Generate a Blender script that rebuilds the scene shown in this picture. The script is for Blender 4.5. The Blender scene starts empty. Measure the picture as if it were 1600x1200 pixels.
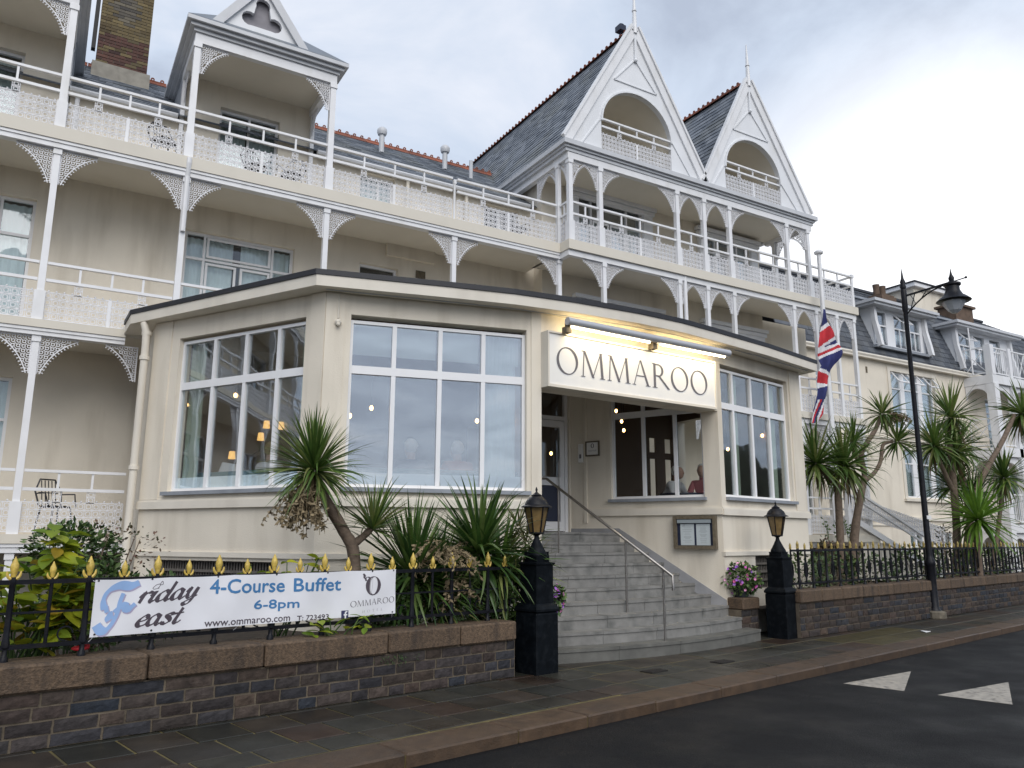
import bpy, bmesh, math, random
from mathutils import Vector, Matrix
from mathutils.geometry import tessellate_polygon
R = random.Random(7)
SC = bpy.context.scene
COL = SC.collection
rad = math.radians

# ------------------------------------------------------------------ camera
cam = bpy.data.cameras.new('camera')
cam.lens = 36 * 1222 / 1600
cam.sensor_width = 36
cam.clip_start = 0.1
cam.clip_end = 3000
camo = bpy.data.objects.new('camera', cam)
COL.objects.link(camo)
camo.matrix_world = Matrix(((0.8577, -0.1032, -0.5037, 0), (-0.5142, -0.1648, -0.8417, 0), (0.0038, 0.9809, -0.1942, 1.6), (0, 0, 0, 1)))
SC.camera = camo

# ------------------------------------------------------------------ world and sun
W = bpy.data.worlds.new('World')
SC.world = W
W.use_nodes = True
SUN_EL, SUN_AZ = rad(42), rad(-103)      # direction the light comes from: azimuth measured from +X
def build_world():
    nt = W.node_tree
    N, L = nt.nodes, nt.links
    N.clear()
    out = N.new('ShaderNodeOutputWorld')
    sky = N.new('ShaderNodeTexSky')
    sky.sky_type = 'NISHITA'
    sky.sun_disc = False
    sky.sun_elevation = SUN_EL
    sky.sun_rotation = rad(90) - SUN_AZ
    bgs = N.new('ShaderNodeBackground')
    bgs.inputs[1].default_value = 0.10
    L.new(sky.outputs[0], bgs.inputs[0])
    tc = N.new('ShaderNodeTexCoord')
    sep = N.new('ShaderNodeSeparateXYZ')
    L.new(tc.outputs['Generated'], sep.inputs[0])
    def math_(op, a, b=None):
        n = N.new('ShaderNodeMath')
        n.operation = op
        for i, v in enumerate((a, b)):
            if v is None: continue
            if isinstance(v, (int, float)): n.inputs[i].default_value = v
            else: L.new(v, n.inputs[i])
        return n.outputs[0]
    den = math_('ADD', math_('MAXIMUM', sep.outputs[2], 0.0), 0.13)
    comb = N.new('ShaderNodeCombineXYZ')
    comb.inputs[2].default_value = 3.7
    L.new(math_('DIVIDE', sep.outputs[0], den), comb.inputs[0])
    L.new(math_('DIVIDE', sep.outputs[1], den), comb.inputs[1])
    def noise(scale, detail, rough, dist=0.0):
        n = N.new('ShaderNodeTexNoise')
        n.inputs['Scale'].default_value = scale
        n.inputs['Detail'].default_value = detail
        n.inputs['Roughness'].default_value = rough
        n.inputs['Distortion'].default_value = dist
        L.new(comb.outputs[0], n.inputs['Vector'])
        return n.outputs[0]
    n1 = noise(1.35, 8, 0.57, 0.5)
    ramp = N.new('ShaderNodeValToRGB')
    e = ramp.color_ramp.elements
    e[0].position = 0.41; e[0].color = (0.37, 0.42, 0.515, 1)
    e[1].position = 0.67; e[1].color = (0.64, 0.67, 0.74, 1)
    m = ramp.color_ramp.elements.new(0.53); m.color = (0.49, 0.555, 0.66, 1)
    L.new(n1, ramp.inputs[0])
    # broad bright part of the overcast low over the end of the terrace
    dot = N.new('ShaderNodeVectorMath')
    dot.operation = 'DOT_PRODUCT'
    g = Vector((0.86, 0.48, 0.22)).normalized()
    dot.inputs[1].default_value = g
    L.new(tc.outputs['Generated'], dot.inputs[0])
    mr = N.new('ShaderNodeMapRange')
    mr.interpolation_type = 'SMOOTHSTEP'
    mr.inputs[1].default_value = 0.925
    mr.inputs[2].default_value = 0.995
    L.new(dot.outputs['Value'], mr.inputs[0])
    n2 = noise(0.9, 5, 0.5, 0.3)
    glow = math_('MULTIPLY', mr.outputs[0], math_('ADD', math_('MULTIPLY', n2, 1.1), 0.35))
    mixg = N.new('ShaderNodeMix')
    mixg.data_type = 'RGBA'
    L.new(glow, mixg.inputs[0])
    L.new(ramp.outputs[0], mixg.inputs[6])
    mixg.inputs[7].default_value = (1.12, 1.12, 1.14, 1)
    # horizon: the clouds close up to an even pale grey
    mh = N.new('ShaderNodeMapRange')
    mh.inputs[1].default_value = 0.0
    mh.inputs[2].default_value = 0.10
    mh.inputs[3].default_value = 0.25
    mh.inputs[4].default_value = 0.0
    L.new(sep.outputs[2], mh.inputs[0])
    mix2 = N.new('ShaderNodeMix')
    mix2.data_type = 'RGBA'
    L.new(mh.outputs[0], mix2.inputs[0])
    L.new(mixg.outputs[2], mix2.inputs[6])
    mix2.inputs[7].default_value = (0.62, 0.67, 0.74, 1)
    bgc = N.new('ShaderNodeBackground')
    L.new(mix2.outputs[2], bgc.inputs[0])
    bgc.inputs[1].default_value = 1.0
    ms = N.new('ShaderNodeMixShader')
    ms.inputs[0].default_value = 0.93
    L.new(bgs.outputs[0], ms.inputs[1])
    L.new(bgc.outputs[0], ms.inputs[2])
    L.new(ms.outputs[0], out.inputs[0])
build_world()
sl = bpy.data.lights.new('sun', 'SUN')
sl.energy = 1.5
sl.angle = rad(52)
sl.color = (1.0, 0.96, 0.91)
slo = bpy.data.objects.new('sun', sl)
COL.objects.link(slo)
sdir = Vector((math.cos(SUN_EL) * math.cos(SUN_AZ), math.cos(SUN_EL) * math.sin(SUN_AZ), math.sin(SUN_EL)))
slo.rotation_euler = sdir.to_track_quat('Z', 'Y').to_euler()
slo.location = sdir * 60
vs = SC.view_settings
vs.view_transform = 'Standard'
vs.look = 'None'
vs.exposure = 0.48
vs.gamma = 1.0
vs.use_curve_mapping = False

# ------------------------------------------------------------------ materials
def mat(name, col, rough=0.6, var=0.0, vscale=6.0, bump=0.0, bscale=40.0, metal=0.0, spec=0.5, per=None, pvar=0.0,
        stain=None, sscale=1.5, samt=0.4, sstretch=(1, 1, 1), pcols=None, emit=None, estr=0.0, hue=0.0, rvar=0.0):
    """Principled with noise mottling (var), stains in a second colour, per-object / per-island variation and a bump."""
    m = bpy.data.materials.new(name)
    m.use_nodes = True
    nt = m.node_tree
    N, L = nt.nodes, nt.links
    b = N['Principled BSDF']
    b.inputs['Roughness'].default_value = rough
    b.inputs['Metallic'].default_value = metal
    b.inputs['Specular IOR Level'].default_value = spec
    b.inputs['Base Color'].default_value = (*col, 1)
    cur = None
    tc = N.new('ShaderNodeTexCoord')
    def vec(stretch=(1, 1, 1)):
        mp = N.new('ShaderNodeMapping')
        mp.inputs['Scale'].default_value = stretch
        g = N.new('ShaderNodeNewGeometry')
        L.new(g.outputs['Position'], mp.inputs[0])
        return mp.outputs[0]
    def noise(scale, det=5, stretch=(1, 1, 1)):
        n = N.new('ShaderNodeTexNoise')
        n.inputs['Scale'].default_value = scale
        n.inputs['Detail'].default_value = det
        L.new(vec(stretch), n.inputs['Vector'])
        return n.outputs[0]
    def rgb(c):
        n = N.new('ShaderNodeRGB'); n.outputs[0].default_value = (*c, 1); return n.outputs[0]
    cur = rgb(col)
    rnd = None
    if per:
        if per == 'object':
            n = N.new('ShaderNodeObjectInfo'); rnd = n.outputs['Random']
        else:
            n = N.new('ShaderNodeNewGeometry'); rnd = n.outputs['Random Per Island']
        if pcols:
            r = N.new('ShaderNodeValToRGB')
            r.color_ramp.interpolation = 'LINEAR'
            els = r.color_ramp.elements
            while len(els) < len(pcols): els.new(0.5)
            for i, c in enumerate(pcols):
                els[i].position = i / max(1, len(pcols) - 1); els[i].color = (*c, 1)
            L.new(rnd, r.inputs[0]); cur = r.outputs[0]
        if pvar:
            h = N.new('ShaderNodeHueSaturation')
            mr = N.new('ShaderNodeMapRange')
            mr.inputs[3].default_value = 1 - pvar; mr.inputs[4].default_value = 1 + pvar
            wn = N.new('ShaderNodeTexWhiteNoise'); wn.noise_dimensions = '1D'
            L.new(rnd, wn.inputs['W'])
            L.new(wn.outputs['Value'], mr.inputs[0])
            L.new(mr.outputs[0], h.inputs['Value']); L.new(cur, h.inputs['Color']); cur = h.outputs[0]
    if var:
        h = N.new('ShaderNodeHueSaturation')
        mr = N.new('ShaderNodeMapRange')
        mr.inputs[1].default_value = 0.3; mr.inputs[2].default_value = 0.7
        mr.inputs[3].default_value = 1 - var; mr.inputs[4].default_value = 1 + var
        L.new(noise(vscale), mr.inputs[0]); L.new(mr.outputs[0], h.inputs['Value']); L.new(cur, h.inputs['Color']); cur = h.outputs[0]
    if stain:
        mx = N.new('ShaderNodeMix'); mx.data_type = 'RGBA'
        mr = N.new('ShaderNodeMapRange')
        mr.inputs[1].default_value = 0.5; mr.inputs[2].default_value = 0.75
        mr.inputs[3].default_value = 0.0; mr.inputs[4].default_value = samt
        L.new(noise(sscale, 7, sstretch), mr.inputs[0])
        L.new(mr.outputs[0], mx.inputs[0]); L.new(cur, mx.inputs[6]); mx.inputs[7].default_value = (*stain, 1)
        cur = mx.outputs[2]
    L.new(cur, b.inputs['Base Color'])
    if rvar:
        mr = N.new('ShaderNodeMapRange')
        mr.inputs[1].default_value = 0.35; mr.inputs[2].default_value = 0.65
        mr.inputs[3].default_value = max(0.02, rough - rvar); mr.inputs[4].default_value = rough + rvar
        L.new(noise(1.3, 4), mr.inputs[0]); L.new(mr.outputs[0], b.inputs['Roughness'])
    if bump:
        bp = N.new('ShaderNodeBump')
        bp.inputs['Strength'].default_value = bump
        bp.inputs['Distance'].default_value = 0.01
        L.new(noise(bscale, 6), bp.inputs['Height']); L.new(bp.outputs[0], b.inputs['Normal'])
    if emit:
        b.inputs['Emission Color'].default_value = (*emit, 1)
        b.inputs['Emission Strength'].default_value = estr
    return m

def leaf_mat(name, cols, rough=0.42, trans=0.25):
    m = mat(name, cols[0], rough, per='object', pcols=cols, pvar=0.18, var=0.2, vscale=9)
    nt = m.node_tree
    N, L = nt.nodes, nt.links
    b = N['Principled BSDF']
    out = N['Material Output']
    t = N.new('ShaderNodeBsdfTranslucent')
    src = b.inputs['Base Color'].links[0].from_socket
    L.new(src, t.inputs[0])
    mx = N.new('ShaderNodeMixShader'); mx.inputs[0].default_value = trans
    L.new(b.outputs[0], mx.inputs[1]); L.new(t.outputs[0], mx.inputs[2]); L.new(mx.outputs[0], out.inputs[0])
    return m

def glass_mat(name, base=0.1, gain=0.9, tint=(0.85, 0.9, 0.9)):
    m = bpy.data.materials.new(name)
    m.use_nodes = True
    nt = m.node_tree
    N, L = nt.nodes, nt.links
    N.remove(N['Principled BSDF'])
    out = N['Material Output']
    tr = N.new('ShaderNodeBsdfTransparent'); tr.inputs[0].default_value = (*tint, 1)
    gl = N.new('ShaderNodeBsdfGlossy'); gl.inputs['Roughness'].default_value = 0.015
    gl.inputs[0].default_value = (0.95, 0.97, 1, 1)
    fr = N.new('ShaderNodeFresnel'); fr.inputs[0].default_value = 1.55
    tc = N.new('ShaderNodeTexCoord')
    nz = N.new('ShaderNodeTexNoise'); nz.inputs['Scale'].default_value = 1.6; nz.inputs['Detail'].default_value = 1
    g = N.new('ShaderNodeNewGeometry'); L.new(g.outputs['Position'], nz.inputs['Vector'])
    bp = N.new('ShaderNodeBump'); bp.inputs['Strength'].default_value = 0.06; bp.inputs['Distance'].default_value = 0.05
    L.new(nz.outputs[0], bp.inputs['Height']); L.new(bp.outputs[0], gl.inputs['Normal'])
    ma = N.new('ShaderNodeMath'); ma.operation = 'MULTIPLY_ADD'; ma.use_clamp = True
    ma.inputs[1].default_value = gain; ma.inputs[2].default_value = base
    L.new(fr.outputs[0], ma.inputs[0])
    mx = N.new('ShaderNodeMixShader')
    L.new(ma.outputs[0], mx.inputs[0]); L.new(tr.outputs[0], mx.inputs[1]); L.new(gl.outputs[0], mx.inputs[2])
    L.new(mx.outputs[0], out.inputs[0])
    return m

M = {}
M['cream'] = mat('cream_render', (0.735, 0.672, 0.565), 0.75, var=0.06, vscale=1.2, bump=0.35, bscale=70, stain=(0.48, 0.42, 0.33), sscale=1.7, samt=0.6, sstretch=(1.6, 1.6, 0.22))
M['creamtrim'] = mat('cream_trim', (0.71, 0.66, 0.57), 0.55, var=0.05, vscale=2, stain=(0.45, 0.40, 0.33), sscale=2.2, samt=0.3, sstretch=(1, 1, 0.4))
M['white'] = mat('white_gloss_paint', (0.78, 0.78, 0.79), 0.38, var=0.04, vscale=3, stain=(0.55, 0.53, 0.48), sscale=3.5, samt=0.35, sstretch=(1, 1, 0.35))
M['whitefret'] = mat('white_cast_iron', (0.76, 0.76, 0.78), 0.45, var=0.05, vscale=5, stain=(0.5, 0.48, 0.44), sscale=6, samt=0.3)
M['whiteboard'] = mat('white_boarding', (0.76, 0.77, 0.79), 0.5, var=0.04, vscale=2, stain=(0.6, 0.58, 0.54), sscale=2.0, samt=0.3, sstretch=(1, 1, 0.4), bump=0.05, bscale=12)
M['upvc'] = mat('white_window_plastic', (0.80, 0.80, 0.81), 0.3, var=0.02)
M['soffit'] = mat('soffit_paint', (0.68, 0.635, 0.545), 0.6, var=0.05, vscale=1.5, stain=(0.5, 0.45, 0.37), sscale=1.5, samt=0.3)
M['gutter'] = mat('grey_white_gutter', (0.55, 0.56, 0.58), 0.4, var=0.06, vscale=4)
M['backing'] = mat('trefoil_shade_backing', (0.24, 0.23, 0.25), 0.7, var=0.15, vscale=5)  # darker grey puts the shade inside the trefoil into the board's colour
M['lead'] = mat('lead_flashing', (0.26, 0.28, 0.31), 0.5, var=0.15, vscale=5, bump=0.2, bscale=12)
M['felt'] = mat('black_roof_felt', (0.018, 0.019, 0.024), 0.55, var=0.2, vscale=8)
M['slate'] = mat('roof_slate', (0.13, 0.15, 0.18), 0.55, per='island', pcols=[(0.085, 0.10, 0.125), (0.15, 0.17, 0.20), (0.21, 0.23, 0.26)], var=0.15, vscale=1.1, bump=0.2, bscale=60, stain=(0.20, 0.20, 0.16), sscale=1.0, samt=0.5)
M['slatedark'] = mat('dark_roof_slate', (0.08, 0.09, 0.11), 0.6, per='island', pcols=[(0.050, 0.058, 0.074), (0.08, 0.09, 0.108), (0.105, 0.115, 0.13)], var=0.2, vscale=1.1, bump=0.2, bscale=60, stain=(0.11, 0.10, 0.075), sscale=1.0, samt=0.5)
M['slatebase'] = mat('roof_underlay', (0.05, 0.055, 0.065), 0.8)
M['terra'] = mat('terracotta', (0.25, 0.075, 0.038), 0.7, per='object', pvar=0.25, var=0.2, vscale=6, stain=(0.12, 0.06, 0.04), sscale=5, samt=0.5)
M['glass'] = glass_mat('window_glass', 0.035, 0.7, (.96, .98, .98))
M['glassdin'] = glass_mat('restaurant_glass', 0.0, 0.42, (0.96, 0.98, 0.98))
M['glassfront'] = glass_mat('front_restaurant_glass', 0.27, 1.1, (0.96, 0.98, 0.98))
M['glasslow'] = glass_mat('plain_glass', 0.02, 0.7)
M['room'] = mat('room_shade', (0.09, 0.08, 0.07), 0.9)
M['curtain'] = mat('net_curtain', (0.72, 0.80, 0.79), 0.9, var=0.05, vscale=3)
M['drape'] = mat('sage_drape', (0.30, 0.35, 0.27), 0.9, var=0.08, vscale=4)
M['dinwall'] = mat('dining_room_wall', (0.12, 0.08, 0.055), 0.8, var=0.1, vscale=2)
M['dinfloor'] = mat('dining_room_floor', (0.08, 0.06, 0.05), 0.5)
M['teal'] = mat('teal_upholstery', (0.03, 0.13, 0.16), 0.8)
M['palepanel'] = mat('pale_blue_seat_back', (0.78, 0.86, 0.89), 0.7, var=0.04)
M['bulb'] = mat('glowing_bulb', (1, 0.7, 0.4), 0.4, emit=(1.0, 0.55, 0.20), estr=9)
M['shade'] = mat('lit_lamp_shade', (0.9, 0.7, 0.35), 0.6, emit=(1.0, 0.55, 0.15), estr=0.9)
M['tube'] = mat('lit_strip_tube', (1, 0.95, 0.8), 0.4, emit=(1.0, 0.86, 0.58), estr=9)
M['alum'] = mat('grey_aluminium', (0.50, 0.51, 0.54), 0.35, metal=0.2)
M['steel'] = mat('stainless_steel', (0.30, 0.28, 0.26), 0.32, metal=0.9, var=0.15)
M['signwhite'] = mat('sign_white', (0.80, 0.79, 0.76), 0.45, var=0.02)
M['letter'] = mat('sign_lettering', (0.12, 0.115, 0.13), 0.5)
M['black'] = mat('black_iron_paint', (0.006, 0.0065, 0.010), 0.42, spec=0.25, var=0.3, vscale=12, stain=(0.04, 0.03, 0.02), sscale=14, samt=0.25, bump=0.15, bscale=60)
M['pier'] = mat('black_pier_paint', (0.0040, 0.0055, 0.0075), 0.5, spec=0.1, var=0.3, vscale=9, stain=(0.03, 0.034, 0.04), sscale=11, samt=0.3, bump=0.25, bscale=30)
M['gold'] = mat('gold_paint', (0.60, 0.43, 0.09), 0.45, var=0.2, vscale=40, stain=(0.22, 0.14, 0.03), sscale=30, samt=0.5)
M['golddull'] = mat('dull_gold_paint', (0.36, 0.27, 0.08), 0.55, var=0.35, vscale=20, stain=(0.10, 0.07, 0.03), sscale=12, samt=0.7)
M['amber'] = mat('amber_lantern_glass', (0.19, 0.125, 0.05), 0.25, var=0.25, vscale=12)
M['stone'] = mat('rough_wall_stone', (0.07, 0.06, 0.06), 0.8, per='object', pcols=[(0.022, 0.027, 0.036), (0.052, 0.035, 0.027), (0.026, 0.030, 0.038), (0.060, 0.042, 0.031), (0.036, 0.034, 0.035)], pvar=0.3, var=0.35, vscale=16, bump=0.7, bscale=36, spec=0.3)
M['mortar'] = mat('wall_mortar', (0.12, 0.096, 0.068), 0.9, var=0.35, vscale=6, bump=0.5, bscale=60)
M['coping'] = mat('brown_coping_stone', (0.105, 0.069, 0.042), 0.78, per='object', pvar=0.14, var=0.42, vscale=38, bump=1.0, bscale=70, stain=(0.030, 0.022, 0.017), sscale=5.5, samt=0.9, sstretch=(1.6, 1.6, 0.3))
M['kerb'] = mat('granite_kerb', (0.066, 0.040, 0.022), 0.55, per='object', pvar=0.2, var=0.25, vscale=10, bump=0.5, bscale=70, stain=(0.025, 0.018, 0.014), sscale=3.0, samt=0.6, rvar=0.12)
M['slab'] = mat('wet_paving_slab', (0.045, 0.046, 0.042), 0.42, per='object', pcols=[(0.025, 0.026, 0.021), (0.033, 0.031, 0.024), (0.038, 0.024, 0.017), (0.028, 0.029, 0.022)], pvar=0.25, var=0.3, vscale=3.5, bump=0.3, bscale=70, stain=(0.011, 0.011, 0.010), sscale=1.3, samt=0.6, rvar=0.16)
M['slabmoss'] = mat('yellowed_paving_slab', (0.046, 0.037, 0.011), 0.5, per='object', pvar=0.2, var=0.3, vscale=6, bump=0.3, bscale=70)
M['joint'] = mat('paving_joint', (0.12, 0.095, 0.034), 0.8, var=0.3, vscale=8, stain=(0.02, 0.018, 0.012), sscale=2, samt=0.8)
M['asphalt'] = mat('wet_asphalt', (0.0046, 0.0046, 0.0051), 0.62, var=0.6, vscale=58, bump=1.0, bscale=75, stain=(0.0075, 0.0075, 0.0085), sscale=0.9, samt=0.8, spec=0.22, rvar=0.16)
M['roadpaint'] = mat('worn_road_paint', (0.34, 0.31, 0.265), 0.6, var=0.2, vscale=14, stain=(0.05, 0.048, 0.045), sscale=13, samt=0.85, bump=0.3, bscale=120)
M['step'] = mat('grey_step_stone', (0.205, 0.20, 0.188), 0.6, per='object', pvar=0.05, var=0.16, vscale=5, bump=0.3, bscale=60, stain=(0.085, 0.088, 0.082), sscale=4.0, samt=0.85, rvar=0.12)
M['stepdark'] = mat('stained_step_stone', (0.13, 0.128, 0.115), 0.6, per='object', pvar=0.06, var=0.2, vscale=5, bump=0.3, bscale=60, stain=(0.07, 0.07, 0.064), sscale=1.6, samt=0.8)
M['greyplinth'] = mat('grey_plinth_paint', (0.30, 0.30, 0.31), 0.6, var=0.12, vscale=4)
M['soil'] = mat('garden_soil', (0.035, 0.026, 0.018), 0.95, var=0.4, vscale=8, bump=0.8, bscale=25)
M['ground'] = mat('far_ground', (0.06, 0.06, 0.055), 0.9, var=0.2, vscale=0.3)
M['brickred'] = mat('chimney_red_brick', (0.13, 0.055, 0.04), 0.85, per='island', pcols=[(0.045, 0.022, 0.020), (0.105, 0.048, 0.035), (0.07, 0.034, 0.027)], pvar=0.2, var=0.15, vscale=20)
M['brickyel'] = mat('chimney_yellow_brick', (0.30, 0.22, 0.10), 0.85, per='island', pcols=[(0.075, 0.052, 0.024), (0.155, 0.118, 0.055), (0.11, 0.085, 0.045)], pvar=0.2, var=0.15, vscale=20)
M['brickdark'] = mat('chimney_dark_brick', (0.13, 0.11, 0.09), 0.85, per='island', pcols=[(0.06, 0.054, 0.05), (0.15, 0.13, 0.095)], pvar=0.2)
M['cement'] = mat('cement_flaunching', (0.28, 0.26, 0.22), 0.9, var=0.2, vscale=6)
M['rustpot'] = mat('brown_chimney_clay', (0.12, 0.08, 0.055), 0.85, var=0.25, vscale=5)
M['grille'] = mat('weathered_grille', (0.14, 0.125, 0.11), 0.8, var=0.2, vscale=20)
M['trunk'] = mat('cordyline_bark', (0.15, 0.11, 0.08), 0.9, var=0.3, vscale=14, bump=0.9, bscale=28)
M['cordy'] = leaf_mat('cordyline_leaf', [(0.045, 0.090, 0.020), (0.080, 0.145, 0.028), (0.145, 0.215, 0.048), (0.22, 0.23, 0.08)], 0.38)
M['cordybright'] = leaf_mat('bright_sword_leaf', [(0.09, 0.20, 0.025), (0.16, 0.28, 0.035), (0.12, 0.24, 0.03)], 0.38)
M['yucca'] = leaf_mat('dark_sword_leaf', [(0.026, 0.062, 0.016), (0.042, 0.095, 0.020), (0.075, 0.14, 0.028), (0.12, 0.17, 0.045)], 0.36)
M['varieg'] = leaf_mat('yellow_edged_leaf', [(0.09, 0.10, 0.025), (0.16, 0.15, 0.05), (0.05, 0.07, 0.02)], 0.45)
M['deadleaf'] = leaf_mat('dry_strap_leaf', [(0.20, 0.14, 0.07), (0.13, 0.095, 0.05)], 0.7)
M['panicle'] = mat('dry_flower_spray', (0.22, 0.165, 0.095), 0.9, per='island', pcols=[(0.15, 0.11, 0.06), (0.30, 0.235, 0.14), (0.22, 0.17, 0.10)], pvar=0.2)
M['hydra'] = leaf_mat('hydrangea_leaf', [(0.11, 0.21, 0.025), (0.26, 0.34, 0.028), (0.46, 0.45, 0.03), (0.15, 0.26, 0.028), (0.50, 0.33, 0.04)], 0.42, 0.42)
M['bush'] = mat('dark_bush_leaf', (0.022, 0.048, 0.018), 0.55, per='island', pcols=[(0.022, 0.050, 0.014), (0.050, 0.095, 0.022), (0.09, 0.14, 0.034)], pvar=0.2)
M['redbush'] = mat('reddish_bush_leaf', (0.07, 0.035, 0.02), 0.6, per='island', pcols=[(0.09, 0.03, 0.02), (0.04, 0.06, 0.02), (0.11, 0.05, 0.03)], pvar=0.2)
M['petleaf'] = mat('petunia_leaf', (0.06, 0.11, 0.03), 0.6, per='island', pcols=[(0.03, 0.07, 0.018), (0.07, 0.13, 0.03), (0.12, 0.17, 0.045)], pvar=0.2)
M['petpurple'] = mat('purple_petal', (0.30, 0.08, 0.46), 0.6, per='island', pcols=[(0.22, 0.06, 0.42), (0.44, 0.17, 0.62), (0.55, 0.10, 0.38)], pvar=0.2)
M['petpink'] = mat('pink_petal', (0.55, 0.12, 0.30), 0.6, per='island', pcols=[(0.55, 0.09, 0.28), (0.75, 0.42, 0.60), (0.42, 0.05, 0.24)], pvar=0.2)
M['red'] = mat('red_flower', (0.5, 0.02, 0.03), 0.6)
M['potgrey'] = mat('dark_plastic_pot', (0.035, 0.042, 0.048), 0.5, var=0.15, vscale=9)
M['urn'] = mat('mossy_stone_urn', (0.14, 0.12, 0.09), 0.9, var=0.35, vscale=9, bump=0.6, bscale=30)
M['vinyl'] = mat('white_banner_vinyl', (0.76, 0.76, 0.79), 0.42, var=0.03, vscale=4)
M['inkblue'] = mat('banner_blue_ink', (0.055, 0.19, 0.40), 0.5)
M['inkdark'] = mat('banner_dark_ink', (0.075, 0.06, 0.075), 0.5)
M['inknavy'] = mat('banner_navy_ink', (0.035, 0.038, 0.10), 0.5)
M['inkgrey'] = mat('banner_grey_ink', (0.42, 0.41, 0.42), 0.5)
M['inksky'] = mat('banner_pale_blue_ink', (0.28, 0.43, 0.70), 0.5, var=0.08, vscale=6)
M['inkshadow'] = mat('banner_drop_shade_ink', (0.40, 0.36, 0.50), 0.5)
M['flagblue'] = mat('flag_blue_cloth', (0.022, 0.028, 0.13), 0.8, var=0.1, vscale=10)
M['flagred'] = mat('flag_red_cloth', (0.50, 0.025, 0.035), 0.8, var=0.1, vscale=10)
M['flagwhite'] = mat('flag_white_cloth', (0.74, 0.74, 0.76), 0.8, var=0.05, vscale=10)
M['wood'] = mat('weathered_wood_frame', (0.13, 0.105, 0.07), 0.8, var=0.25, vscale=22, bump=0.4, bscale=40)
M['menublue'] = mat('dark_blue_board', (0.012, 0.018, 0.045), 0.4)
M['paper'] = mat('menu_paper', (0.52, 0.57, 0.58), 0.7, var=0.03)
M['faint'] = mat('faint_print', (0.33, 0.36, 0.37), 0.7)
M['stainless'] = mat('pale_metal_plate', (0.36, 0.41, 0.43), 0.4, metal=0.3)
M['skin'] = mat('skin', (0.52, 0.31, 0.23), 0.55)
M['hairwhite'] = mat('white_hair', (0.72, 0.70, 0.66), 0.7, var=0.12, vscale=40)
M['hairblond'] = mat('sandy_hair', (0.33, 0.23, 0.10), 0.7, var=0.2, vscale=40)
M['clothnavy'] = mat('navy_jumper', (0.025, 0.035, 0.07), 0.85)
M['clothpink'] = mat('salmon_top', (0.62, 0.30, 0.24), 0.85)
M['clothwhite'] = mat('white_shirt', (0.68, 0.66, 0.66), 0.85)
M['clothrose'] = mat('rose_cardigan', (0.42, 0.13, 0.14), 0.85)
M['darkchair'] = mat('dark_patio_metal', (0.015, 0.015, 0.022), 0.45)
M['litter'] = mat('white_paper_scrap', (0.7, 0.7, 0.7), 0.7)
M['drain'] = mat('iron_drain_cover', (0.018, 0.015, 0.013), 0.55, var=0.3, vscale=30, bump=0.4, bscale=60)
M['handlebrass'] = mat('worn_brass', (0.30, 0.21, 0.09), 0.4, metal=0.7)
M['moss'] = mat('wall_moss', (0.03, 0.055, 0.016), 0.9, per='island', pvar=0.3)

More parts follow.
